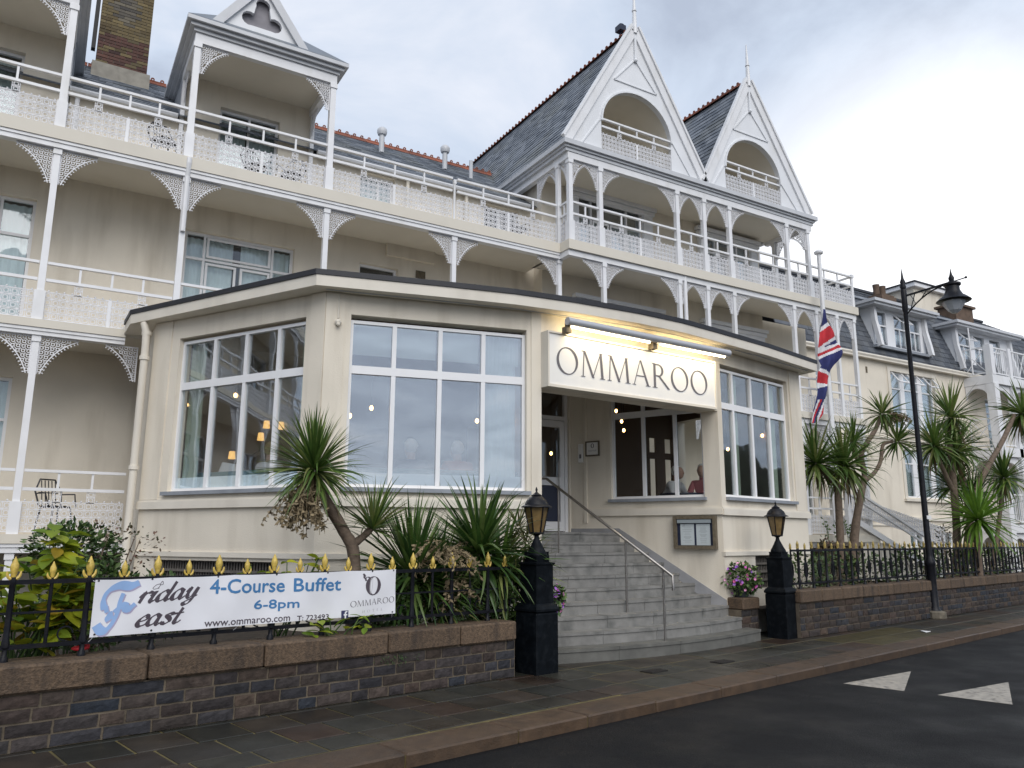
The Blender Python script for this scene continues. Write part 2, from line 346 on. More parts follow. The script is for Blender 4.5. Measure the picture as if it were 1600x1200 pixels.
# ------------------------------------------------------------------ mesh helpers
V = Vector
class MB:
    def __init__(s):
        s.v, s.f = [], []
    def add(s, vs, fs):
        k = len(s.v)
        s.v += [tuple(p) for p in vs]
        s.f += [tuple(i + k for i in f) for f in fs]
        return s
    def obox(s, o, a, b, c):
        """box from corner o spanned by a, b, c"""
        o, a, b, c = V(o), V(a), V(b), V(c)
        if a.cross(b).dot(c) < 0: a, b = b, a
        p = [o, o + a, o + a + b, o + b, o + c, o + a + c, o + a + b + c, o + b + c]
        return s.add(p, [(3, 2, 1, 0), (4, 5, 6, 7), (0, 1, 5, 4), (1, 2, 6, 5), (2, 3, 7, 6), (3, 0, 4, 7)])
    def box(s, x0, x1, y0, y1, z0, z1):
        return s.obox((x0, y0, z0), (x1 - x0, 0, 0), (0, y1 - y0, 0), (0, 0, z1 - z0))
    def bar(s, a, b, w, h, up=(0, 0, 1)):
        """beam from a to b, w across and h along up (centred)"""
        a, b, up = V(a), V(b), V(up)
        d = b - a
        side = d.cross(up)
        if side.length < 1e-6: side = d.cross(V((1, 0, 0)))
        side.normalize()
        up2 = side.cross(d).normalized()
        return s.obox(a - side * w / 2 - up2 * h / 2, d, side * w, up2 * h)
    def tube(s, pts, r, n=8, cap=True):
        pts = [V(p) for p in pts]
        rs = r if isinstance(r, (list, tuple)) else [r] * len(pts)
        vs, fs = [], []
        prev = None
        for i, p in enumerate(pts):
            d = (pts[min(i + 1, len(pts) - 1)] - pts[max(i - 1, 0)]).normalized()
            if prev is None:
                t = V((0, 0, 1)) if abs(d.z) < 0.9 else V((1, 0, 0))
                u = d.cross(t).normalized()
            else:
                u = (prev - d * prev.dot(d)).normalized()
            prev = u
            w = d.cross(u)
            for k in range(n):
                a = 2 * math.pi * k / n
                vs.append(p + (u * math.cos(a) + w * math.sin(a)) * rs[i])
        for i in range(len(pts) - 1):
            for k in range(n):
                k2 = (k + 1) % n
                fs.append((i * n + k, i * n + k2, (i + 1) * n + k2, (i + 1) * n + k))
        if cap:
            fs.append(tuple(range(n - 1, -1, -1)))
            fs.append(tuple((len(pts) - 1) * n + k for k in range(n)))
        return s.add(vs, fs)
    def lathe(s, prof, n=16, c=(0, 0, 0), rot=0.0):
        """profile of (r, z), n sides (4 makes a square section of half-width r)"""
        c = V(c)
        vs, fs = [], []
        kf = 1 / math.cos(math.pi / n) if n <= 8 else 1
        for r, z in prof:
            for k in range(n):
                a = 2 * math.pi * (k + 0.5) / n + rot
                vs.append(c + V((r * kf * math.cos(a), r * kf * math.sin(a), z)))
        for i in range(len(prof) - 1):
            for k in range(n):
                k2 = (k + 1) % n
                fs.append((i * n + k, i * n + k2, (i + 1) * n + k2, (i + 1) * n + k))
        fs.append(tuple(range(n - 1, -1, -1)))
        fs.append(tuple((len(prof) - 1) * n + k for k in range(n)))
        return s.add(vs, fs)
    def plate(s, outer, holes, o, u, v, th, back=True):
        """polygon with holes in the frame o,u,v; th thick backwards (along -(u x v))"""
        o, u, v = V(o), V(u), V(v)
        n = u.cross(v).normalized()
        loops = [outer] + list(holes)
        flat = [p for l in loops for p in l]
        P = [o + u * p[0] + v * p[1] for p in flat]
        tri = tessellate_polygon([[V((p[0], p[1], 0)) for p in l] for l in loops])
        fs = []
        for t in tri:
            a, b, c = (flat[i] for i in t)
            cr = (b[0] - a[0]) * (c[1] - a[1]) - (b[1] - a[1]) * (c[0] - a[0])
            if abs(cr) < 1e-12: continue
            fs.append(tuple(t) if cr > 0 else tuple(reversed(t)))
        k = len(P)
        vs = P + [p - n * th for p in P]
        if back: fs = fs + [tuple(i + k for i in reversed(t)) for t in fs]
        st = 0
        for l in loops:
            m = len(l)
            for i in range(m):
                a, b = st + i, st + (i + 1) % m
                fs.append((a, a + k, b + k, b))
            st += m
        return s.add(vs, fs)
    def sphere(s, c, r, n=10, m=7, sc=(1, 1, 1)):
        c = V(c)
        prof = []
        vs, fs = [], []
        for i in range(m + 1):
            t = math.pi * i / m
            for k in range(n):
                a = 2 * math.pi * k / n
                vs.append(c + V((r * sc[0] * math.sin(t) * math.cos(a), r * sc[1] * math.sin(t) * math.sin(a), -r * sc[2] * math.cos(t))))
        for i in range(m):
            for k in range(n):
                k2 = (k + 1) % n
                fs.append((i * n + k, i * n + k2, (i + 1) * n + k2, (i + 1) * n + k))
        return s.add(vs, fs)
    def mesh(s, name, m, smooth=None, bevel=0.0, fix=False):
        me = bpy.data.meshes.new(name)
        me.from_pydata(s.v, [], s.f)
        if bevel or fix:
            bm = bmesh.new(); bm.from_mesh(me)
            if fix: bmesh.ops.recalc_face_normals(bm, faces=bm.faces)
            if bevel: bmesh.ops.bevel(bm, geom=list(bm.edges), offset=bevel, segments=1, affect='EDGES', clamp_overlap=True)
            bm.to_mesh(me); bm.free()
        for x in (m if isinstance(m, (list, tuple)) else [m]): me.materials.append(x)
        if smooth is not None:
            me.shade_smooth()
            me.set_sharp_from_angle(angle=rad(smooth))
        return me

ROOTLOC = {}
def thing(name, label, cat, loc=(0, 0, 0), group=None, rotz=0.0):
    o = bpy.data.objects.new(name, None)
    COL.objects.link(o)
    o.location = loc
    o.rotation_euler = (0, 0, rotz)
    o.empty_display_size = 0.2
    if label: o['label'] = label
    if cat: o['category'] = cat
    if group: o['group'] = group
    return o
def inv(p):
    """inverse of the (translation + z rotation) of a root; parts below keep world coordinates"""
    m = Matrix.Identity(4)
    while p is not None:
        m = Matrix.Translation(p.location) @ p.rotation_euler.to_matrix().to_4x4() @ Matrix.Diagonal((*p.scale, 1)) if p.parent is None else m
        if p.parent is None: break
        p = p.parent
    return m.inverted()
def link(name, me, parent=None, world=None, label=None, kind=None):
    """object with mesh me; world = its world matrix (identity by default)"""
    o = bpy.data.objects.new(name, me)
    COL.objects.link(o)
    w = world if world is not None else Matrix.Identity(4)
    if parent is not None:
        o.parent = parent
        o.matrix_parent_inverse = PINV(parent)
    o.matrix_basis = w
    if label: o['label'] = label
    if kind: o['kind'] = kind
    return o
def PW(p):
    """world matrix of an object from its own transforms"""
    m = p.matrix_basis.copy()
    if p.parent is not None:
        m = PW(p.parent) @ p.matrix_parent_inverse @ m
    return m
def PINV(p):
    return PW(p).inverted()
def part(name, mb, m, parent, smooth=None, bevel=0.0, label=None, kind=None, fix=False):
    return link(name, mb.mesh(name, m, smooth, bevel, fix), parent, None, label, kind)
def tag(o, label, cat, group=None, kind=None):
    o['label'] = label; o['category'] = cat
    if group: o['group'] = group
    if kind: o['kind'] = kind
    return o
def structure(name, mb, m, smooth=None):
    o = link(name, mb.mesh(name, m, smooth))
    o['kind'] = 'structure'
    return o
def T(x, y, z): return Matrix.Translation((x, y, z))
def RZ(a): return Matrix.Rotation(a, 4, 'Z')
def frame(o, ex, ey, ez):
    return Matrix(((ex[0], ey[0], ez[0], o[0]), (ex[1], ey[1], ez[1], o[1]), (ex[2], ey[2], ez[2], o[2]), (0, 0, 0, 1)))
class Facet:
    """vertical wall line A->B seen from its right-hand (street) side; u along, o outward, z up"""
    def __init__(s, A, B):
        s.A = V((A[0], A[1], 0)); s.B = V((B[0], B[1], 0))
        s.L = (s.B - s.A).length
        s.d = (s.B - s.A) / s.L
        s.n = V((s.d.y, -s.d.x, 0))
    def p(s, u, o, z): return s.A + s.d * u + s.n * o + V((0, 0, z))
    def box(s, mb, u0, u1, o0, o1, z0, z1):
        return mb.obox(s.p(u0, o0, z0), s.d * (u1 - u0), s.n * (o1 - o0), V((0, 0, z1 - z0)))
    def plate(s, mb, outer, holes, o, th):
        return mb.plate(outer, holes, s.p(0, o, 0), s.d, V((0, 0, 1)), th)
    def mat(s, u, o, z):
        return frame(s.p(u, o, z), s.d, -s.n, V((0, 0, 1)))
def rect(u0, u1, z0, z1): return [(u0, z0), (u1, z0), (u1, z1), (u0, z1)]

_pane = {}
def pane_mesh(m):
    if m.name not in _pane:
        _pane[m.name] = MB().box(0, 1, -0.004, 0.004, 0, 1).mesh('pane', m)
    return _pane[m.name]
def wavy_sheet(w, h, amp=0.03, wl=0.14, seed=0):
    mb = MB()
    n = max(8, int(w / wl * 6))
    r = random.Random(seed)
    ph = r.random() * 6
    vs = []
    for i in range(n + 1):
        x = w * i / n
        y = amp * math.sin(x / wl * 2 * math.pi + ph + 0.6 * math.sin(x * 7 + seed))
        vs += [(x, y, 0), (x, y * 1.1, h)]
    mb.add(vs, [(2 * i, 2 * i + 2, 2 * i + 3, 2 * i + 1) for i in range(n)])
    return mb
def window(parent, F, u0, u1, z0, z1, mull=(), trans=(), inset=0.12, fw=0.055, glass='glass', mulw=0.045, trw=0.05, room=True,
           curtain=(), fm='upvc', sashes=(), depth=0.07, skip_trans=None):
    """frame = part, panes / curtains / room behind = sub-parts"""
    mb = MB()
    o0 = -inset - depth; o1 = -inset
    F.box(mb, u0, u0 + fw, o0, o1, z0, z1); F.box(mb, u1 - fw, u1, o0, o1, z0, z1)
    F.box(mb, u0 + fw, u1 - fw, o0, o1, z1 - fw, z1); F.box(mb, u0 + fw, u1 - fw, o0, o1, z0, z0 + fw)
    us = [u0 + fw / 2] + list(mull) + [u1 - fw / 2]
    zs = [z0 + fw / 2] + list(trans) + [z1 - fw / 2]
    for m_ in mull: F.box(mb, m_ - mulw / 2, m_ + mulw / 2, o0 + .004, o1 + .004, z0 + fw, z1 - fw)
    for t in trans: F.box(mb, u0 + fw, u1 - fw, o0 + .002, o1 + .006, t - trw / 2, t + trw / 2)
    for (a, b, c, d) in sashes:
        s_ = .045
        F.box(mb, a, a + s_, o1 - .02, o1 + .018, c, d); F.box(mb, b - s_, b, o1 - .02, o1 + .018, c, d)
        F.box(mb, a + s_, b - s_, o1 - .02, o1 + .018, c, c + s_); F.box(mb, a + s_, b - s_, o1 - .02, o1 + .018, d - s_, d)
    w = part('window', mb, M[fm], parent)
    pm = pane_mesh(M[glass])
    for i in range(len(us) - 1):
        for j in range(len(zs) - 1):
            ga = us[i] + .012; gb = us[i + 1] - .012; za = zs[j] + .012; zb = zs[j + 1] - .012
            link('pane', pm, w, F.mat(ga, -inset - depth * .55, za) @ Matrix.Diagonal((gb - ga, 1, zb - za, 1)))
    for k, (a, b, c, d, mm) in enumerate(curtain):
        me = wavy_sheet(b - a, d - c, .02, .13, k + int(abs(u0 * 10))).mesh('curtain', M[mm], 60)
        link('curtain', me, w, F.mat(a, -inset - depth - .09, c))
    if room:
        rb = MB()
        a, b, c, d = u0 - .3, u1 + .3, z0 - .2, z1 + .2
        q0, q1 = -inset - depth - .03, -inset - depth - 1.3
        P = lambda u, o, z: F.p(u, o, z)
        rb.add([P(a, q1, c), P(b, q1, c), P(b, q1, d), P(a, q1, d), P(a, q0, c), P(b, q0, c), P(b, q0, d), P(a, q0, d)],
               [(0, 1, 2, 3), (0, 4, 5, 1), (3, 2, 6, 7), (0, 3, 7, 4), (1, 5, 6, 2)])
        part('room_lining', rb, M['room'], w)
    return w

# fretwork ------------------------------------------------------------------
TW = 0.115
def ring(mb, cx, cz, r0, r1, n, th, a0=0.0, a1=2 * math.pi):
    full = abs(a1 - a0 - 2 * math.pi) < 1e-6
    k0 = n if full else n + 1
    vs = []
    for k in range(k0):
        a = a0 + (a1 - a0) * k / n
        c, s_ = math.cos(a), math.sin(a)
        for (r, y) in ((r1, -th / 2), (r0, -th / 2), (r0, th / 2), (r1, th / 2)):
            vs.append((cx + r * c, y, cz + r * s_))
    fs = []
    for k in range(n):
        a, b = 4 * k, 4 * ((k + 1) % k0)
        for j in range(4):
            j2 = (j + 1) % 4
            fs.append((a + j, a + j2, b + j2, b + j))
    mb.add(vs, fs)
def fret_tile(mb, x, z, th=.014):
    c = TW / 2
    ring(mb, x + c, z + c, .029, .042, 8, th)
    for sx, sz in ((1, 1), (-1, 1), (1, -1), (-1, -1)):
        mb.bar((x + c + sx * .026, 0, z + c + sz * .026), (x + c + sx * .056, 0, z + c + sz * .056), .008, .010, (0, 1, 0))
_fret = {}
def fret_panel(nx, nz=4):
    k = (nx, nz)
    if k in _fret: return _fret[k]
    mb = MB()
    for i in range(nx):
        for j in range(nz): fret_tile(mb, i * TW, j * TW)
    for i in range(nx + 1): mb.box(i * TW - .005, i * TW + .005, -.006, .006, 0, nz * TW)
    for j in range(nz + 1): mb.box(0, nx * TW, -.0075, .0075, j * TW - .007, j * TW + .007)
    for i in range(nx): mb.sphere((i * TW + TW / 2, 0, nz * TW + .022), .016, 6, 4)
    for i in range(0, nx): mb.box(i * TW + TW / 2 - .005, i * TW + TW / 2 + .005, -.005, .005, nz * TW, nz * TW + .014)
    _fret[k] = mb.mesh('fretwork_panel', M['whitefret'])
    return _fret[k]
_brk = {}
def bracket_mesh(L, H):
    k = (round(L, 2), round(H, 2))
    if k in _brk: return _brk[k]
    mb = MB()
    th = .02
    # concave curve from (L, 0) to (0, -H): superellipse towards the corner
    cur = []
    n = 14
    for i in range(n + 1):
        t = math.pi / 2 * i / n
        cur.append((L - L * .86 * math.sin(t) ** 1.0 * (1) - L * .0, -H + H * .90 * math.cos(t)))
    # make it start at tip on the beam and end at tip on the column
    q_ = .55
    cur = [(L * (1 - (q_ * math.sin(math.pi / 2 * i / n) + (1 - q_) * i / n) * .92), -H * (1 - (q_ * math.cos(math.pi / 2 * i / n) + (1 - q_) * (1 - i / n)) * .96)) for i in range(n + 1)]
    def inside(x, z):
        if x < 0 or z > 0: return False
        for (x0, z0), (x1, z1) in zip(cur[:-1], cur[1:]):
            if x1 <= x <= x0: return z > z0 + (z1 - z0) * (x - x0) / (x1 - x0) + .018
        return x < cur[-1][0] and z > -H
    t = .075
    for i in range(int(L / t) + 1):
        for j in range(int(H / t) + 1):
            x = (i + .5) * t; z = -(j + .5) * t
            if inside(x, z):
                ring(mb, x, z, .018, .031, 7, th)
                mb.bar((x - .037, 0, z - .037), (x - .02, 0, z - .02), .010, th * .7, (0, 1, 0))
                mb.bar((x + .037, 0, z + .037), (x + .02, 0, z + .02), .010, th * .7, (0, 1, 0))
                mb.bar((x - .037, 0, z + .037), (x - .02, 0, z + .02), .010, th * .7, (0, 1, 0))
    for a, b in zip(cur[:-1], cur[1:]):
        mb.bar((a[0], 0, a[1]), (b[0], 0, b[1]), .016, th * 1.2, (0, 1, 0))
    mb.box(0, L, -.009, .009, -.018, 0); mb.box(0, .018, -.009, .009, -H, -.018)
    for i in range(0, n):
        p = V((cur[i][0], 0, cur[i][1])).lerp(V((cur[i + 1][0], 0, cur[i + 1][1])), .5)
        d = V((cur[i + 1][0] - cur[i][0], 0, cur[i + 1][1] - cur[i][1])).normalized()
        nn = V((d.z, 0, -d.x))
        if nn.dot(V((1, 0, -1))) < 0: nn = -nn
        mb.bar(p, p + nn * .03, .011, th, (0, 1, 0))
        mb.sphere(p + nn * .035, .013, 6, 4)
    _brk[k] = mb.mesh('bracket', M['whitefret'])
    return _brk[k]
def bracket(parent, x, y, z, side, L=.55, H=.6, d=(1, 0)):
    """side +1: runs from the column along +d"""
    ex = V((d[0] * side, d[1] * side, 0)); ey = V((-d[1], d[0], 0))
    link('bracket', bracket_mesh(L, H), parent, frame((x, y, z), ex, ey, V((0, 0, 1))))
def column(parent, x, y, z0, z1, w=.105, base=.5, basew=.16, m='white'):
    mb = MB()
    if base: mb.box(x - basew / 2, x + basew / 2, y - basew / 2, y + basew / 2, z0, z0 + base)
    mb.lathe([(w / 2, z0 + base), (w / 2 * .92, z1)], 8 if w < .1 else 4, (x, y, 0))
    mb.box(x - w * .62, x + w * .62, y - w * .62, y + w * .62, z1 - .10, z1 - .001)
    return part('column', mb, M[m], parent)
def balustrade(parent, a, b, z, posts=None, ph=None, rails=(0.70, 0.99), y0=.04):
    """fretwork panel, short posts, two rails from a to b (plan points) on floor z; b - a may slope if given z"""
    a = V((a[0], a[1], z)); b = V((b[0], b[1], z if len(b) < 3 else b[2]))
    L = (b - a).length
    ex = (b - a).normalized(); ez = V((0, 0, 1)); ey = ez.cross(V((ex.x, ex.y, 0)).normalized())
    nx = max(1, round(L / TW))
    mb = MB()
    P = lambda s_, zz: a + ex * s_ + ez * zz
    mb.bar(P(0, rails[1]), P(L, rails[1]), .07, .045)
    mb.bar(P(0, rails[0]), P(L, rails[0]), .05, .05)
    k = posts if posts is not None else max(1, round(L / .75) - 1)
    topz = y0 + 4 * TW
    st = []
    for i in range(k):
        s_ = L * (i + 1) / (k + 1)
        mb.bar(P(s_, rails[0] + .02), P(s_, rails[1] - .02), .035, .035, ey)
        st.append(s_)
    h = part('handrail', mb, M['white'], parent)
    link('fretwork_panel', fret_panel(nx), h, frame(P(0, y0), ex * (L / (nx * TW)), ey, ez))
    for i, s_ in enumerate(st):
        if i % 2 == 0 or k < 3:
            link('fretwork_panel', fret_panel(1, 2), h, frame(P(s_ - TW / 2, topz), ex, ey, ez * ((rails[0] - .02 - topz) / (2 * TW))))
        else:
            s2 = MB(); s2.bar(P(s_, y0 - .02), P(s_, topz), .05, .03, ey)
            part('post', s2, M['white'], h)
    return h
def slates(o, u, v, lu, lv, w=.26, h=.19, seed=1, clip=None):
    """overlapping slates on the slope o + u*a + v*b (v points down the slope)"""
    o, u, v = V(o), V(u).normalized(), V(v).normalized()
    n = u.cross(v)
    if n.z < 0: n = -n
    r = random.Random(seed)
    mb = MB()
    rows = int(lv / h)
    for j in range(rows + 1):
        off = (j % 2) * .5 * w
        i = -1
        while i * w + off < lu:
            a0 = max(0, i * w + off); a1 = min(lu, i * w + off + w - .006)
            i += 1
            if a1 - a0 < .03: continue
            b0 = j * h; b1 = min(lv, b0 + h * 1.25)
            if clip and not clip((a0 + a1) / 2, (b0 + b1) / 2): continue
            lift = .020 + r.uniform(-.004, .006)
            j1 = r.uniform(-.006, .006)
            A = o + u * a0 + v * b0 + n * .004; B = o + u * a1 + v * b0 + n * .004
            Cc = o + u * a1 + v * (b1 + j1) + n * lift; D = o + u * a0 + v * (b1 + j1) + n * lift
            E_ = Cc - n * .012; F_ = D - n * .012
            mb.add([A, B, Cc, D, E_, F_], [(0, 1, 2, 3), (3, 2, 4, 5), (1, 4, 2), (0, 3, 5)])
    return mb
def ridge_tiles(parent, a, b, step=.42):
    a, b = V(a), V(b)
    L = (b - a).length
    d = (b - a) / L
    mb = MB()
    s_ = V((0, 1, 0))
    for sg in (1, -1):
        mb.obox((0, 0, .02), (step - .012, 0, 0), (0, sg * .15, -.13), (0, sg * .012, .014))
    mb.box(0, step - .012, -.012, .012, .02, .07)
    for k in range(2):
        cx = step * (.25 + .5 * k)
        ring(mb, cx, .095, .022, .046, 8, .03)
    me = mb.mesh('ridge_tile', M['terra'])
    n = int(L / step)
    ex = d; ey = V((0, 0, 1)).cross(ex).normalized(); ez = ex.cross(ey)
    for i in range(n + 1):
        link('ridge_tile', me, parent, frame(a + d * (i * step), ex, ey, ez))

# ------------------------------------------------------------------ ground, road, pavement
wallA = V((-0.05, 7.34, 0)); wd = V((0.98101, 0.19396, 0)); wn = V((-0.19396, 0.98101, 0))
wallC = V((10.86, 9.11, 0)); wdr = V((0.98363, 0.18015, 0)); wnr = V((-0.18015, 0.98363, 0))
def kin(s):     # inner line of the kerb
    return V((3.39, 6.44, 0)) + V((0.98277, 0.18483, 0)) * s
kd = V((0.98277, 0.18483, 0)); kn = V((-0.18483, 0.98277, 0))
structure('ground', MB().add([(-300, -300, -.30), (600, -300, -.30), (600, 600, -.30), (-300, 600, -.30)], [(0, 1, 2, 3)]), M['ground'])
# unseen ridge added for dark reflections in far windows, standing for trees and houses
hb = MB(); hv = []; nh = 40
for i in range(nh + 1):
    az = rad(-46 + 44 * i / nh); dist = 95
    h_ = 13.5 + 2.2 * math.sin(i * .9) + 1.4 * math.sin(i * 2.3)
    h_ *= min(1, i / 5, (nh - i) / 3 + .3)
    c_ = V((math.cos(az), math.sin(az), 0))
    hv += [c_ * dist + V((0, 0, -.3)), c_ * (dist + 9) + V((0, 0, h_ * .8)), c_ * (dist + 18) + V((0, 0, h_)), c_ * (dist + 60) + V((0, 0, -.3))]
hb.add(hv, [(4 * i + k, 4 * i + k + 4, 4 * i + k + 5, 4 * i + k + 1) for i in range(nh) for k in range(3)])
structure('reflection_ridge', hb, mat('dark_reflection_ridge', (.03, .04, .025), .95, var=.4, vscale=.3, bump=1.0, bscale=2), 60)
a, b = kin(-40) - kn * .42, kin(120) - kn * .42
structure('road', MB().add([a - kn * 60 + V((0, 0, -.1)), b - kn * 60 + V((0, 0, -.1)), b + V((0, 0, -.1)), a + V((0, 0, -.1))], [(0, 1, 2, 3)]), M['asphalt'])
def tri_mark(pts, label):
    mb = MB()
    mb.plate([(p[0], p[1]) for p in pts], [], (0, 0, -.096), (1, 0, 0), (0, 1, 0), .003)
    o = link('road_marking', mb.mesh('road_marking', M['roadpaint']))
    tag(o, label, 'road marking', 'white triangles painted on the road')
tri_mark([(8.57, 6.49), (8.76, 5.83), (10.13, 6.62)], 'white triangle painted on the road, the one closer to the kerb')
tri_mark([(8.87, 5.50), (9.06, 4.80), (10.42, 5.54)], 'white triangle painted on the road, the one farther from the kerb')
# pavement with single slabs
pv = structure('pavement', MB().add([kin(-30) + V((0, 0, -.008)), kin(110) + V((0, 0, -.008)), kin(110) + kn * 4.2 + V((0, 0, -.008)), kin(-30) + kn * 4.2 + V((0, 0, -.008))], [(0, 1, 2, 3)]), M['joint'])
slab_me = {}
def slab(x0, x1, r0, r1, base, d, n, m='slab'):
    w, h = x1 - x0, r1 - r0
    k = (round(w, 3), round(h, 3), m)
    if k not in slab_me:
        mb = MB().box(0, w, 0, h, -.035, 0)
        slab_me[k] = mb.mesh('paving_slab', M[m], bevel=.004)
    p = base + d * x0 + n * r0
    link('paving_slab', slab_me[k], pv, frame((p.x, p.y, R.uniform(-.003, .0015) - (.004 if base is not wallA else 0)), d, n, V((0, 0, 1))))
nw = -wn
rows = [(.0, .085), (.095, .60), (.61, 1.115), (1.125, 1.50)]
for ri, (r0, r1) in enumerate(rows):
    L = .47 if ri else .94
    s = -2.6 + (.23 if ri == 2 else .1 * ri)
    while s < 5.6:
        slab(s, s + L - .020, r0, r1 - .008, wallA, wd, nw)
        s += L
ks = 2.15
rowsk = [(.01, .50), (.515, 1.04), (1.055, 1.56), (1.575, 2.1)]
for ri, (r0, r1) in enumerate(rowsk):
    s = ks - .3 * ri
    while s < 24:
        L = (.62, .78, .70, .85)[ri] * (1 if s < 9 else .9)
        p = kin(s + L / 2) + kn * (r0 + r1) / 2
        moss = 8.0 < s < 10.6 and ri < 2
        if not (ri == 2 and False):
            slab(s, s + L - .018, r0, r1 - .004, kin(0), kd, kn, 'slabmoss' if moss else 'slab')
        s += L
# kerb stones
kb = structure('kerb', MB().obox(kin(-30) - kn * .42 + V((0, 0, -.28)), kd * 140, kn * .40, V((0, 0, .268))), M['joint'])
s = -4.2
kerb_me = {}
while s < 26:
    L = (1.0, .86, 1.15, 1.0)[int(s * 7) % 4]
    if L not in kerb_me:
        kerb_me[L] = MB().box(0, L - .012, 0, .43, -.22, 0).mesh('kerbstone', M['kerb'], bevel=.014)
    p = kin(s) - kn * .44
    link('kerbstone', kerb_me[L], kb, frame((p.x, p.y, .004 + R.uniform(-.004, .004)), kd, kn, V((0, 0, 1))))
    s += L
# earth behind the walls
gb = MB()
gb.add([wallA + wd * -20 + wn * .3 + V((0, 0, .42)), wallA + wd * 5.7 + wn * .3 + V((0, 0, .42)), V((6.3, 9.7, .42)), V((6.3, 17, .42)), V((-22, 17, .42))], [(0, 1, 2, 3, 4)])
gb.add([wallC + wdr * .1 + wnr * .3 + V((0, 0, .45)), wallC + wdr * 60 + wnr * .3 + V((0, 0, .45)), V((90, 40, .45)), V((10.6, 17.5, .45)), V((10.4, 10.2, .45))], [(0, 1, 2, 3, 4)])
structure('garden_bed', gb, M['soil'])
for (x, y, lab) in ((6.77, 7.85, 'square iron drain cover in the pavement in front of the left end of the steps'), (8.08, 7.98, 'square iron drain cover in the pavement in front of the middle of the steps')):
    mb = MB().box(-.16, .16, -.09, .09, -.02, .006)
    for i in range(5): mb.box(-.14, .14, -.075 + i * .033, -.06 + i * .033, .006, .010)
    o = link('drain_cover', mb.mesh('drain_cover', M['drain']), None, frame((x, y, 0), kd, kn, V((0, 0, 1))))
    tag(o, lab, 'drain cover', 'iron covers in the pavement')
mb = MB()
mb.add([(0, 0, .012), (.16, .01, .02), (.17, .10, .014), (.02, .11, .03), (0, 0, .004), (.16, .01, .012), (.17, .10, .006), (.02, .11, .022)], [(0, 1, 2, 3), (7, 6, 5, 4), (0, 4, 5, 1), (1, 5, 6, 2), (2, 6, 7, 3), (3, 7, 4, 0)])
o = link('paper_scrap', mb.mesh('paper_scrap', M['litter']), None, T(13.7, 8.6, 0))
tag(o, 'small white paper scrap lying on the mossy pavement by the street lamp', 'litter')

# ------------------------------------------------------------------ boundary walls of coursed stone
def stone_wall(name, label, base, d, n, L, zc, zt, courses, th=.42, s0=0.0, joints=(), maxst=300, cl=.95):
    t = thing(name, label, 'wall', base + d * (s0 + L / 2) + n * th / 2)
    core = MB().obox(base + d * s0 + n * .003, d * L, n * (th - .003), V((0, 0, zc)))
    part('mortar', core, M['mortar'], t)
    ch = zc / courses
    variants = {}
    cnt = 0
    for c in range(courses):
        s = s0 - R.uniform(0, .1)
        while s < s0 + L:
            w = R.choice((.20, .24, .28, .33, .38, .26)) * (1.1 if c == courses - 1 else 1)
            w = round(w, 2)
            a0 = max(s0, s); a1 = min(s0 + L, s + w)
            s += w
            if a1 - a0 < .05: continue
            if cnt >= maxst: break
            k = (round(a1 - a0, 2), R.randrange(3))
            if k not in variants:
                mb = MB()
                W_, H_ = a1 - a0 - .020, ch - .017
                rr = random.Random(hash(k) & 255)
                nxg, nzg = 4, 3
                vs = []
                for j in range(nzg + 1):
                    for i in range(nxg + 1):
                        e = (i in (0, nxg)) or (j in (0, nzg))
                        vs.append((W_ * i / nxg + (rr.uniform(-.003, .003)), -(.004 if e else rr.uniform(.006, .012)), H_ * j / nzg + rr.uniform(-.003, .003)))
                fs = []
                for j in range(nzg):
                    for i in range(nxg):
                        q = j * (nxg + 1) + i
                        fs.append((q, q + 1, q + nxg + 2, q + nxg + 1))
                m0 = len(vs)
                edge = [i for i in range(nxg + 1)] + [j * (nxg + 1) + nxg for j in range(1, nzg + 1)] + [nzg * (nxg + 1) + i for i in range(nxg - 1, -1, -1)] + [j * (nxg + 1) for j in range(nzg - 1, 0, -1)]
                for e in edge: vs.append((vs[e][0], .05, vs[e][2]))
                for i in range(len(edge)):
                    i2 = (i + 1) % len(edge)
                    fs.append((edge[i2], edge[i], m0 + i, m0 + i2))
                mb.add(vs, fs)
                variants[k] = mb.mesh('stone', M['stone'])
            p = base + d * (a0 + .007) + n * R.uniform(-.004, .001)
            link('stone', variants[k], t, frame((p.x, p.y, c * ch + .006), d, n, V((0, 0, 1))))
            cnt += 1
    js = [s0] + list(joints)
    while js[-1] < s0 + L - .5: js.append(js[-1] + cl * R.uniform(.85, 1.2))
    js[-1] = s0 + L
    for a0, a1 in zip(js[:-1], js[1:]):
        mb = MB().obox((0, 0, 0), (a1 - a0 - .014, 0, 0), (0, th + .07, 0), (0, 0, zt - zc))
        me = mb.mesh('coping_stone', M['coping'], bevel=.018)
        p = base + d * (a0 + .007) - n * .045
        link('coping_stone', me, t, frame((p.x, p.y, zc + R.uniform(.0, .006)), d, n, V((0, 0, 1))))
    return t
stone_wall('boundary_wall', 'low dark stone wall with brown coping under the hanging banner', wallA, wd, wn, 7.8, .42, .635, 4, s0=-2.6, joints=(-1.5, -.4, 1.0, 2.03, 3.39, 4.35, 5.05), th=.40)
stone_wall('boundary_wall', 'low stone wall with brown coping running on beyond the street lamp', wallC, wdr, wnr, 15.0, .555, .76, 5, s0=.24, th=.36, maxst=296, cl=.7)
# short return walls on each side of the steps
stone_wall('return_wall', 'short stone return wall beside the black pier at the near end of the steps', V((5.72, 8.50, 0)), V((.36, .93, 0)).normalized(), V((-.93, .36, 0)).normalized(), .95, .45, .62, 4, th=.3)
stone_wall('return_wall', 'short stone wall carrying the flower pot beside the far pier', V((10.22, 9.62, 0)), wdr, wnr, .52, .45, .64, 4, th=.40)
